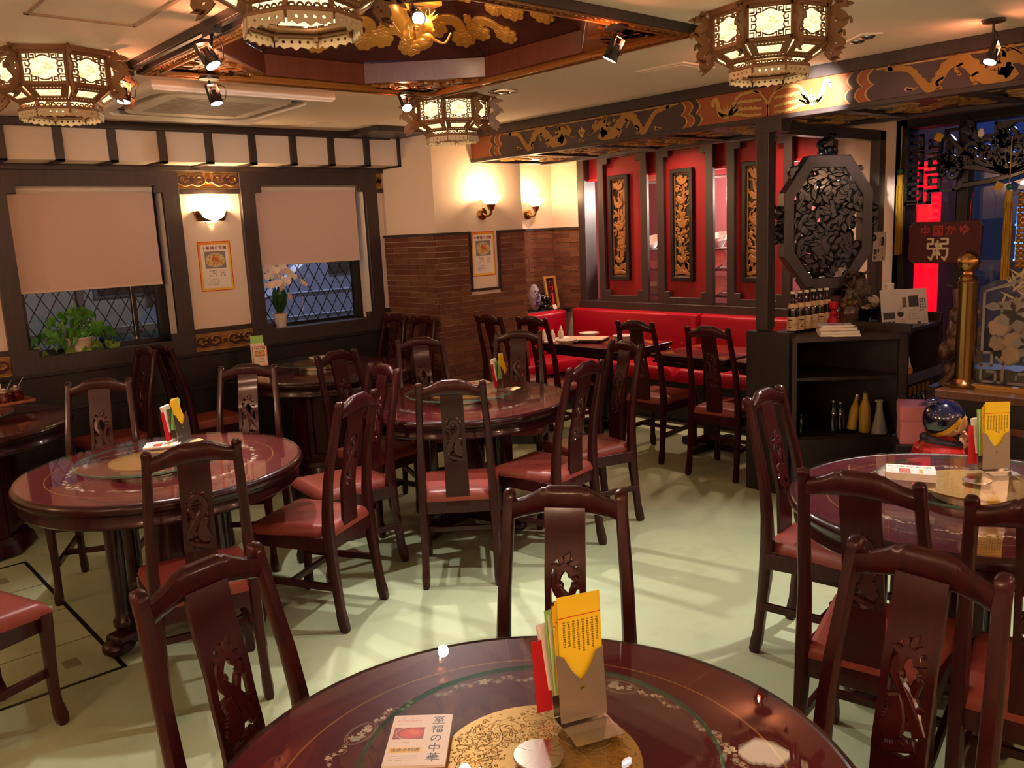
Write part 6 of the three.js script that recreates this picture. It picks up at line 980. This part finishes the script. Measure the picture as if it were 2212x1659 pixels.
// rack with bottles
{
  const t = thing('side_rack', 'dark rack of shelves between cabinet and entrance window', 'shelf', [0, 0, 0]), x0 = 5.07, x1 = 5.56, z0 = -2.78, z1 = -2.2;
  for (const y of [0.94, 0.62, 0.3]) part('shelf', span(x0, x1, y, y + 0.025, z0, z1, 0.003), M.dark, t); part('shelf_lip', span(x0, x1, 0.63, 0.69, z1, z1 + 0.012), phy(0x55505a, 0.2), t);
  part('side_panel', span(x1 - 0.022, x1, 0, 1.02, z0, z1, 0.003), M.dark, t); part('side_panel', span(x0, x0 + 0.02, 0, 0.94, z0, z1), M.dark, t); part('back_panel', span(x0, x1, 0, 0.94, z0 - 0.015, z0), M.darker, t);
  const foil = phy(0x9a6a34, 0.35, { metalness: 0.6 }), wine = phy(0x0a0d0a, 0.1, { clearcoat: 1 }); let w0, k0;
  for (let i = 0; i < 5; i++) { const l = `wine bottle with copper foil, ${ord[i]} from the cabinet end, lowest rack shelf`, at = [5.26 + i * 0.064, 0.326, -2.26]; if (!w0) { w0 = thing('wine_bottle', l, 'bottle', at, 0, 'foil topped wine bottles on the rack'); part('glass', lathe([[0, 0], [0.034, 0], [0.036, 0.01], [0.036, 0.16], [0.015, 0.2], [0.014, 0.25], [0, 0.25]], 18), wine, w0); part('foil', lathe([[0.0155, 0.19], [0.0165, 0.25], [0.0165, 0.256], [0, 0.257]], 16), foil, w0); } else dup(w0, l, at); }
  for (let i = 0; i < 4; i++) { const l = `black bottle with white cap, ${ord[i]} in the back row of the lowest rack shelf`, at = [5.24 + i * 0.07, 0.326, -2.36]; k0 = i ? (dup(k0, l, at), k0) : makeBottle(l, at, 'white capped bottles on the rack', wine, M.white, false, 1.08); }
  for (let i = 0; i < 4; i++) dup(k0, `dark bottle on the middle rack shelf, ${ord[i]} from the cabinet`, [5.16 + i * 0.08, 0.648, -2.4], 0, 'dark bottles on the middle rack shelf', 0.85);
  solo('white_box', 'white box tipped on the middle rack shelf', 'box', bx(0.09, 0.12, 0.05, 0, 0.08, 0, 0.003, 0, 0, 0.5), M.paper, [5.14, 0.66, -2.25]); solo('red_box', 'red and yellow box standing on the rack shelf', 'box', [bx(0.07, 0.07, 0.03, 0, 0.035, 0, 0.002)], M.orange, [5.15, 0.646, -2.225]);
}
// ---------------------------------------------------------------- entrance: lattice, sign, tassels
const onEast = (list, x) => { const g = join(list); g.rotateY(-PI / 2); g.translate(x, 0, 0); return g; };   // shapes drawn with x along z
{
  const t = thing('carved_transom', 'black carved lattice of scrolling branches over the entrance glass', 'lattice', [6.03, 0, 0]), G = [], B = (pts, w = 0.014) => G.push(ext(ribbon(pts, w, { n: Math.max(8, pts.length * 6) }), 0.03, 0.004));
  const L = (pts) => { for (let i = 0; i < pts.length - 1; i++) { const [a, b] = pts[i], [c, d] = pts[i + 1], l = Math.hypot(c - a, d - b); G.push(tf(bx(l + 0.018, 0.018, 0.034, 0, 0, 0.015), (a + c) / 2, (b + d) / 2, 0, 0, 0, Math.atan2(d - b, c - a))); } };
  L([[-2.66, 1.70], [-2.5, 1.70], [-2.5, 1.775], [-2.34, 1.775], [-2.28, 1.8]]); B([[-2.28, 1.8], [-2.1, 1.82], [-1.9, 1.87], [-1.6, 1.95], [-1.2, 2.02]], 0.013); L([[-2.65, 1.7], [-2.65, 2.2]]);
  for (const [x, y] of [[-2.6, 1.75], [-2.6, 1.87], [-2.6, 1.99], [-2.6, 2.1], [-2.48, 1.82], [-2.48, 1.94], [-2.48, 2.06]]) L([[x - 0.04, y - 0.04], [x + 0.045, y - 0.04], [x + 0.045, y + 0.045], [x - 0.02, y + 0.045], [x - 0.02, y], [x + 0.02, y]]);
  L([[-2.4, 2.1], [-2.4, 2.16], [-2.25, 2.16], [-2.25, 2.1], [-2.1, 2.1], [-2.1, 2.17], [-1.9, 2.17], [-1.9, 2.1], [-1.7, 2.1], [-1.7, 2.17]]);
  const hub = [-2.02, 1.86];
  for (const [dx, dy, k] of [[-0.36, 0.26, 1], [-0.22, 0.3, 1], [-0.06, 0.32, -1], [0.16, 0.3, -1], [0.34, 0.24, -1], [-0.42, 0.12, 1], [0.5, 0.16, -1]]) { const ex = hub[0] + dx, ey = Math.min(2.17, hub[1] + dy); B([hub, [hub[0] + dx * 0.35, hub[1] + dy * 0.15 + 0.02], [hub[0] + dx * 0.75, hub[1] + dy * 0.6], [ex, ey]], (q) => 0.018 - 0.009 * q); B(spiral(hub[0] + dx * 0.62, hub[1] + dy * 0.45 + 0.04, 0.055, 1.1, k > 0 ? 0 : PI, k), (q) => 0.012 - 0.006 * q); G.push(ext(leaf(ex, ey - 0.02, 0.09, 0.04, rr(0, 6)), 0.024, 0.005), ext(leaf(hub[0] + dx * 0.5, hub[1] + dy * 0.5, 0.08, 0.036, rr(0, 6)), 0.02, 0.005)); }
  for (let i = 0; i < 46; i++) { const x = rr(-2.42, -1.3), y = rr(1.86 + (x > -1.8 ? 0.08 : 0), 2.16); B(spiral(x, y, rr(0.035, 0.065), 1.2, rr(0, 6), i % 2 ? 1 : -1), 0.009); if (i % 2) G.push(ext(leaf(x, y, rr(0.06, 0.1), 0.035, rr(0, 6)), 0.024, 0.005)); }
  part('carving', onEast(G, 0), M.blackCarve, t);
}
const signTex = canvasTex(768, 448, (g, w, h) => { g.fillStyle = '#4d0f12'; g.fillRect(0, 0, w, h); for (let i = 0; i < 500; i++) { g.fillStyle = 'rgba(30,6,8,.2)'; g.fillRect((i * 97) % w, (i * 53) % h, 60, 2); } word(g, '中国かゆ', 120, 36, 116, '#b02c2e', 140, 0, 15); kanji(g, '粥', 185, 160, 270, '#d8cfa8', 24); });
{
  const t = thing('hanging_sign', 'dark red wooden sign lettered with pale characters hanging before the entrance glass', 'sign', [5.92, 1.44, -2.345], -PI / 2), w = 0.225, h = 0.132, s = shp([[-w + 0.02, -h], [w - 0.03, -h - 0.004], [w - 0.005, -h + 0.02], [w, h - 0.03], [w - 0.02, h + 0.002], [0.02, h - 0.006], [-w + 0.03, h], [-w, h - 0.03], [-w + 0.004, 0.01], [-w - 0.004, -h + 0.03]]);
  part('board', ext(s, 0.018, 0.005), std(0x54120f, 0.6), t);
  const g = new THREE.ShapeGeometry(s), p = g.attributes.position, uv = g.attributes.uv; for (let i = 0; i < p.count; i++) uv.setXY(i, (p.getX(i) + w) / (2 * w), (p.getY(i) + h) / (2 * h)); g.translate(0, 0, 0.0235);
  part('lettering', g, new THREE.MeshStandardMaterial({ map: signTex, roughness: 0.6 }), t, undefined, true);
  for (const x of [-0.19, 0.15]) part('red_cord', tube([[x, h - 0.01, 0.008], [x + 0.004, h + 0.15, 0.0], [x - 0.002, 0.33, -0.08]], 0.0025, 10, 5), M.red, t);
}
function tassel(label, x, z, y0, y1) {
  const t = thing('tassel', label, 'tassel', [x, y0, z], 0, 'yellow tassels by the entrance'), L = y0 - y1, gold = phy(0xc79a12, 0.6);
  part('cord', cyl(0.003, 0.003, 0.3, 0, 0.12, 0, 6), gold, t); part('green_bead', sph(0.018, 0, -0.03, 0), phy(0x1f6a4a, 0.3), t); part('collar', lathe([[0.012, -0.05], [0.02, -0.055], [0.021, -0.12], [0.018, -0.125]], 16), gold, t);
  const G = []; for (let i = 0; i < 26; i++) { const a = i * 2.4, r = 0.004 + 0.019 * Math.sqrt(i / 26); G.push(cyl(0.0035, 0.003, L - 0.12, r * Math.cos(a), -0.12 - (L - 0.12) / 2 + rr(-0.006, 0.006), r * Math.sin(a), 5)); } part('threads', G, gold, t);
}
tassel('long yellow tassel with a green bead on the pale pillar edge', 6.0, -2.69, 1.95, 1.36);
tassel('long yellow tassel hanging in front of the vending machine glow', 5.9, -1.97, 1.80, 1.2);
{ const t = thing('bead_curtain_strip', 'strip of round golden beads beside the long yellow tassel', 'ornament', [5.9, 1.72, -1.885]); for (let i = 0; i < 15; i++) for (const k of [-1, 1]) part('bead', sph(0.016, 0, -i * 0.031, k * 0.016, 1, 1, 1, 10), phy(0xb98a1c, 0.35, { metalness: 0.5 }), t); part('cord', cyl(0.003, 0.003, 0.5, 0, -0.2, 0, 5), M.orange, t); }
for (const [z, y, l] of [[-2.44, 2.12, 'small yellow plaque caught in the carved transom'], [-2.06, 1.78, 'tiny yellow tag under the carved transom']]) solo('yellow_plaque', l, 'plaque', bx(0.004, 0.05, 0.05, 0, 0, 0, 0.001, 0.5), phy(0xd8a82a, 0.4), [5.99, y, z]);
solo('white_pendant', 'white egg shaped pendant hanging in the carved transom', 'pendant', lathe([[0, -0.035], [0.018, -0.022], [0.02, 0], [0.012, 0.024], [0, 0.03]], 16), M.porcelain, [5.985, 2.12, -2.18]);

// ---------------------------------------------------------------- partition with etched glass, brass post, figures
{
  const t = thing('glass_partition', 'low wood partition carrying an etched glass panel', 'partition', [0, 0, 0]), wood = phy(0xffffff, 0.4, { map: grainTex(0x4a2a14, 0x63391c, 1.2, 1, 25), clearcoat: 0.3 });
  part('cap', span(4.24, 4.52, 0.75, 0.79, -1.7, 1.4, 0.006), wood, t); part('body', span(4.29, 4.48, 0, 0.75, -1.64, 1.4), M.darker, t); part('rail', span(4.27, 4.5, 0.6, 0.635, -1.66, 1.4, 0.005), wood, t); part('rail', span(4.27, 4.5, 0, 0.1, -1.66, 1.4, 0.005), wood, t);
  const s = shp([[-1.56, 0.8], [1.3, 0.8], [1.3, 1.42], [-1.3, 1.375], [-1.5, 1.31], [-1.56, 1.28]]); part('glass', onEast([ext(s, 0.01)], 4.37), M.glass, t); part('glass_channel', span(4.345, 4.385, 0.788, 0.812, -1.58, 1.3, 0.003), phy(0xb08a48, 0.35, { metalness: 0.6 }), t);
  const E = [], bar = (pts) => { for (let i = 0; i < pts.length - 1; i++) { const [a, b] = pts[i], [c, d] = pts[i + 1]; E.push(tf(bx(Math.hypot(c - a, d - b) + 0.012, 0.012, 0.0015), (a + c) / 2, (b + d) / 2, 0, 0, 0, Math.atan2(d - b, c - a))); } };
  bar([[-1.535, 0.97], [-1.535, 1.26], [-1.3, 1.345], [-0.6, 1.36], [1.2, 1.37]]); bar([[-1.535, 0.97], [-1.49, 0.97], [-1.49, 0.91], [-1.535, 0.91], [-1.535, 0.83], [-1.47, 0.83], [-1.47, 0.88], [-1.505, 0.88]]); bar([[-1.47, 0.83], [-1.44, 0.83], [-1.44, 0.92], [-1.47, 0.95]]); for (let k = 0; k < 8; k++) { const x = -1.41 + k * 0.1; bar([[x, 0.83], [x + 0.08, 0.83], [x + 0.08, 0.88], [x + 0.03, 0.88], [x + 0.03, 0.855]]); }
  for (const [x, y, r] of [[-1.4, 1.16, 0.09], [-1.3, 1.24, 0.08], [-1.25, 1.1, 0.1], [-1.34, 1.02, 0.07], [-1.15, 1.2, 0.1], [-1.05, 1.05, 0.1]]) for (const q of [0, 1, 2, 3, 4]) E.push(ext(leaf(x, y, r, r * 0.8, q * 1.257 + x * 9), 0.0015)); for (let i = 0; i < 9; i++) E.push(ext(leaf(-1.45 + i * 0.07, rr(0.95, 1.25), 0.09, 0.04, rr(0, 6)), 0.0015));
  part('etching', onEast(E, 4.357), phy(0xb9b4ae, 0.6, { transmission: 0.68, thickness: 0 }), t, 'frosted key fret and flowers');
  solo('brass_post', 'polished brass post with ball top at the partition end', 'post', lathe([[0, 0], [0.075, 0], [0.078, 0.012], [0.06, 0.02], [0.05, 0.03], [0.042, 0.04], [0.042, 0.5], [0.045, 0.505], [0.045, 0.515], [0.038, 0.52], [0.042, 0.53], [0.036, 0.54], [0.024, 0.55], [0.022, 0.56], [0.035, 0.57], [0.047, 0.59], [0.052, 0.61], [0.047, 0.632], [0.032, 0.65], [0.012, 0.66], [0, 0.661]], 36), M.brass, [4.38, 0.79, -1.62]);
  const r = thing('root_carving', 'gnarled brown root carving behind the brass post', 'ornament', [4.78, 0, -1.78]), G = []; for (let i = 0; i < 7; i++) G.push(tube([[rr(-0.1, 0.1), 0.72, rr(-0.08, 0.08)], [rr(-0.09, 0.09), 0.85, rr(-0.07, 0.07)], [rr(-0.06, 0.06), 1.0, rr(-0.05, 0.05)], [rr(-0.04, 0.08), rr(1.1, 1.24), rr(-0.04, 0.04)]], rr(0.025, 0.045), 24, 8)); for (let i = 0; i < 18; i++) G.push(sph(rr(0.03, 0.05), rr(-0.08, 0.08), rr(0.74, 1.15), rr(-0.06, 0.06), 1, 1.2, 1, 8)); part('root', G, phy(0x4a2c1a, 0.4, { clearcoat: 0.3 }), r); part('plinth', [bx(0.26, 0.72, 0.26, 0, 0.36, 0, 0.005)], M.darker, r);
  const f = thing('shell_arrangement', 'pale shells and dried sprays behind the etched glass', 'arrangement', [4.62, 0, -1.42]), S = []; for (let i = 0; i < 26; i++) S.push(tf(ext(flower(0, 0, rr(0.03, 0.06), 6), 0.012, 0.006), rr(-0.06, 0.06), rr(0.86, 1.15), rr(-0.16, 0.3), rr(-0.5, 0.5), rr(-1.9, -1.1), rr(0, 3))); part('shells', S, std(0xb8a48c, 0.6), f).userData.kind = 'stuff'; const D = []; for (let i = 0; i < 50; i++) D.push(tf(ext(leaf(0, 0, rr(0.05, 0.09), 0.012, rr(0, 6)), 0.002), rr(-0.05, 0.05), rr(1.15, 1.33), rr(-0.1, 0.02), 0, -1.5, rr(0, 3))); part('dried_sprays', D, std(0xc9b890, 0.9), f).userData.kind = 'stuff'; part('plinth', bx(0.2, 0.86, 0.62, 0, 0.43, 0.06, 0.005), M.darker, f);
}
{
  const t = thing('child_figure', 'ceramic figure of a child in a dark blue cap with yellow band and red robe', 'statue', [4.03, 0, -1.585], rad(52)), skin = phy(0xd8a888, 0.35, { clearcoat: 0.4 });
  const hg = prep(new THREE.SphereGeometry(0.075, 36, 28)), p = hg.attributes.position, v = V(0, 0, 0), bump = (x, y, z, r, k) => { const d = Math.hypot(v.x - x, v.y - y, v.z - z); return k * Math.exp(-(d * d) / (r * r)); };
  for (let i = 0; i < p.count; i++) { v.fromBufferAttribute(p, i); const k = 1 + (bump(0, -0.008, 0.075, 0.013, 0.2) + bump(0.03, -0.025, 0.06, 0.03, 0.12) + bump(-0.03, -0.025, 0.06, 0.03, 0.12) + bump(0, -0.032, 0.07, 0.01, 0.1) + bump(0, -0.044, 0.066, 0.01, 0.09) + bump(0, -0.062, 0.05, 0.018, 0.12) - bump(0.026, 0.008, 0.07, 0.014, 0.08) - bump(-0.026, 0.008, 0.07, 0.014, 0.08)); p.setXYZ(i, v.x * k * 0.97, v.y * k, v.z * k); } hg.computeVertexNormals();
  const head = part('head', hg, skin, t); head.position.set(0, 0.69, 0.03); head.rotation.x = -0.12; head.scale.setScalar(1.1);
  part('cap', [tf(new THREE.SphereGeometry(0.084, 30, 14, 0, 2 * PI, 0, PI * 0.56), 0, 0.006, -0.008, -0.62), sph(0.022, 0, 0.086, -0.05, 1, 0.9, 1.5), ...[...Array(12)].map((_, i) => sph(0.006, 0.028 * Math.cos(i * 0.55), 0.084, -0.05 + 0.04 * Math.sin(i * 0.55), 1, 1, 1, 7))], phy(0x0d1230, 0.12, { clearcoat: 1 }), head);
  part('yellow_band', tf(new THREE.CylinderGeometry(0.0855, 0.084, 0.022, 36, 1, true), 0, -0.003, -0.006, -0.62), phy(0xd29a22, 0.35, { side: THREE.DoubleSide }), head);
  for (const s of [-1, 1]) { part('ear', tf(new THREE.TorusGeometry(0.012, 0.005, 8, 14), s * 0.075, -0.018, 0.0, 0, s * 1.3, 0, 1, 1.3, 1), skin, head); part('eye', sph(0.006, s * 0.025, 0.006, 0.066, 1.5, 0.5, 0.5, 8), M.black, head); }
  part('lips', [sph(0.011, 0, -0.036, 0.073, 1, 0.4, 0.6, 10)], std(0xb04038, 0.4), head);
  const robe = prep(lathe([[0, 0], [0.2, 0], [0.22, 0.05], [0.21, 0.2], [0.18, 0.36], [0.15, 0.48], [0.12, 0.56], [0.07, 0.61], [0.04, 0.625], [0, 0.63]], 30)), rp = robe.attributes.position; for (let i = 0; i < rp.count; i++) { const a = Math.atan2(rp.getZ(i), rp.getX(i)), k = 1 + 0.035 * Math.sin(a * 7) * smooth(0.55, 0.1, rp.getY(i)); rp.setX(i, rp.getX(i) * k); rp.setZ(i, rp.getZ(i) * k * 0.85); } robe.computeVertexNormals();
  part('red_robe', robe, phy(0xa01c1c, 0.25, { clearcoat: 0.6 }), t); part('blue_collar', tf(new THREE.TorusGeometry(0.075, 0.02, 10, 30), 0, 0.59, 0.01, PI / 2 + 0.25), phy(0x2a2440, 0.3), t);
  part('sleeve', [tube([[-0.13, 0.52, 0.02], [-0.16, 0.45, 0.09], [-0.11, 0.5, 0.16]], 0.042, 16, 12), tube([[0.13, 0.52, 0.02], [0.16, 0.45, 0.09], [0.11, 0.5, 0.16]], 0.042, 16, 12)], phy(0xa01c1c, 0.25, { clearcoat: 0.6 }), t);
  for (const s of [-1, 1]) { const H = [sph(0.026, s * 0.09, 0.545, 0.17, 1, 1.2, 0.6), tube([[s * 0.11, 0.5, 0.16], [s * 0.1, 0.53, 0.165]], 0.02, 6, 10)]; [[-0.02, 0.03, 0.0072], [-0.007, 0.038, 0.0075], [0.007, 0.036, 0.0075], [0.019, 0.028, 0.0065]].forEach(([x, l, q]) => H.push(tube([[s * 0.09 + x, 0.565, 0.17], [s * 0.088 + x * 1.1, 0.565 + l * 0.7, 0.178], [s * 0.086 + x, 0.565 + l, 0.17]], q, 10, 8), sph(q, s * 0.086 + x, 0.565 + l, 0.17, 1, 1, 1, 8))); H.push(tube([[s * 0.07, 0.54, 0.175], [s * 0.055, 0.555, 0.185], [s * 0.05, 0.575, 0.185]], 0.0085, 8, 8)); part('hand', H, skin, t); }
}
solo('pink_box', 'pink cardboard box behind the child figure', 'box', [bx(0.22, 0.15, 0.2, 0, 0.075, 0, 0.003), bx(0.228, 0.07, 0.208, 0, 0.165, 0, 0.004)], std(0xd47f86, 0.75), [4.56, 0.44, -1.9], 0.5);
solo('dark_crate', 'dark wooden crate under the pink box', 'crate', [bx(0.26, 0.05, 0.24, 0, 0.415, 0, 0.004), bx(0.24, 0.39, 0.22, 0, 0.195, 0, 0.004)], M.darker, [4.56, 0, -1.9], 0.5);
solo('green_cup', 'pale cup beside the figure on the partition side', 'cup', lathe([[0, 0], [0.024, 0.0], [0.034, 0.05], [0.036, 0.05], [0.02, 0.004]], 18), M.porcelain, [4.4, 0.79, -1.15]);

// ---------------------------------------------------------------- the street at night
struct('ground', span(-8, 24, -0.3, -0.13, -22, 8), std(0x23262e, 0.8));
{
  const t = thing('parked_van', 'blue grey parked van outside the orchid window', 'van', [5.2, -0.13, -8.2]), paint = phy(0x666b80, 0.35, { clearcoat: 0.6 });
  const s = shp([[-2.1, 0.35], [-2.0, 0.3], [2.2, 0.3], [2.25, 0.5], [2.25, 2.0], [2.1, 2.1], [-0.62, 2.1], [-0.75, 1.6], [-1.25, 1.22], [-1.9, 1.06], [-2.08, 0.9]]);
  part('body', ext(s, 1.6, 0.05).translate(0, 0, -1.6), paint, t); part('side_window', bx(0.95, 0.42, 0.02, -0.08, 1.62, 0.055, 0.005), phy(0x2a2622, 0.1), t); part('belt_line', [bx(4.1, 0.014, 0.02, 0.1, 1.24, 0.055, 0.004), bx(4.1, 0.01, 0.016, 0.1, 1.0, 0.055, 0.004)], phy(0x8d97b4, 0.3), t); part('louver_panel', [...Array(9)].map((_, i) => bx(0.36, 0.01, 0.02, -0.42 + 0.45, 1.36 + i * 0.02, 0.054)), phy(0x40486a, 0.4), t); part('door_handle', bx(0.14, 0.03, 0.03, -0.9, 0.93, 0.06, 0.01), M.chrome, t);
  for (const x of [-1.35, 1.45]) { const w = part('wheel', cyl(0.33, 0.33, 0.22, x, 0.33, -0.06, 28, PI / 2), M.plastic, t); part('hub', cyl(0.16, 0.16, 0.03, x, 0.33, 0.06, 20, PI / 2), M.steel, w); }
}
{ const t = thing('street_railing', 'dark railing and low hedge wall outside the plant window', 'railing', [1.5, -0.13, -7.6]); for (const x of [-1.2, -0.3, 0.52, 1.2]) part('post', bx(0.06, 1.5, 0.06, x, 0.75, 0, 0.005), std(0x5a5048, 0.6), t); part('rail', [bx(2.6, 0.06, 0.05, 0, 1.1, 0, 0.005), bx(2.6, 0.05, 0.05, 0, 0.6, 0, 0.005)], std(0x6a5d50, 0.6), t); part('bushes', [...Array(14)].map((_, i) => sph(rr(0.16, 0.26), -1.2 + i * 0.19, rr(0.75, 0.95), -0.4, 1, 0.8, 1, 9)), std(0x1a2418, 1), t).userData.kind = 'stuff'; }
{ const t = thing('street_house', 'dim plastered house across the street', 'house', [2, -0.13, -12]); part('wall', bx(14, 5, 0.4, 0, 2.5, 0), std(0x8a8274, 0.9), t); for (const x of [-3.5, -0.9, 1.8, 4.4]) { const w = part('window', bx(1.0, 1.2, 0.06, x, 1.75, 0.21), std(0x3a3634, 0.6), t); part('pane', bx(0.9, 1.1, 0.02, x, 1.75, 0.25), phy(0x14161c, 0.1), w); } part('door', bx(0.9, 2.0, 0.06, 3.1, 1.0, 0.21), std(0x6a3a30, 0.6), t); }
{ const t = thing('unseen_street_lamp', 'unseen cool street lamp above the parked van', 'street lamp', [4.0, -0.13, -7.2]); part('pole', cyl(0.05, 0.04, 3.9, 0, 1.95, -2.9, 10), M.plastic, t); part('arm', tube([[0, 3.85, -2.9], [0, 4.0, -2.4], [0, 4.0, 0]], 0.03, 12, 6), M.plastic, t); part('lamp_head', bx(0.3, 0.06, 0.16, 0, 4.0, 0, 0.02), M.plastic, t); part('lens', bx(0.24, 0.01, 0.12, 0, 3.965, 0), glow(0xdfe8ff, 3), t); lamp('point', 0xdce4ff, POWER.street, [0, 3.88, 0], { parent: t, size: 0.08 }); }  // out of view, placed to light the van and the street
{ const t = thing('red_banner', 'glowing red vertical sign box outside the entrance glass', 'sign', [6.52, 0, -2.73]); part('red_face', bx(0.05, 1.1, 0.2, 0, 1.45, 0, 0.004), glow(0xff0a28, 0.85), t); part('white_edge', bx(0.05, 1.1, 0.05, 0, 1.45, -0.13, 0.004), glow(0xd8cfc4, 0.55), t); part('stand', bx(0.3, 0.9, 0.2, 0.05, 0.42, -0.02, 0.01), M.plastic, t); }
{
  const t = thing('vending_machine', 'vending machine glowing blue white across the street', 'vending machine', [11, -0.13, -3.1]); part('cabinet', bx(0.8, 1.9, 1.1, 0.41, 0.95, 0, 0.02), std(0x33415c, 0.5), t);
  part('display', bx(0.02, 0.62, 0.95, 0.0, 1.46, 0), glow(0x4a9cff, 1.0), t); for (const y of [1.24, 1.44, 1.64]) { part('shelf', bx(0.05, 0.02, 0.95, -0.03, y - 0.07, 0), glow(0x8cc8ff, 1.2), t); for (let i = 0; i < 9; i++) part('can', cyl(0.033, 0.033, 0.11, -0.05, y, -0.42 + i * 0.105, 10), std([0xd8dde8, 0x304a9a, 0xa03040, 0x2a6a5a][i % 4], 0.4), t); }
  part('panel', bx(0.02, 0.5, 0.95, 0, 0.75, 0), std(0x1c2a4a, 0.4), t);
}
{ const t = thing('street_shop', 'dark shop front across the street beyond the entrance', 'building', [14, -0.13, -3]); part('wall', bx(0.4, 5, 16, 0, 2.5, 0), std(0x3a4258, 0.9), t); part('shutter', [...Array(14)].map((_, i) => bx(0.05, 0.12, 5, -0.23, 0.2 + i * 0.16, 2, 0.01)), std(0x4a5878, 0.6), t); part('fascia', bx(0.3, 0.6, 9, -0.3, 2.8, 1), std(0x2c4a8a, 0.6), t); }
lamp('point', 0xa8c0ff, POWER.street * 0.6, [10.0, 3.6, -2.5], { size: 0.1 });  // unseen light without a fixture, placed to light the street by the entrance

renderer.render(scene, camera);
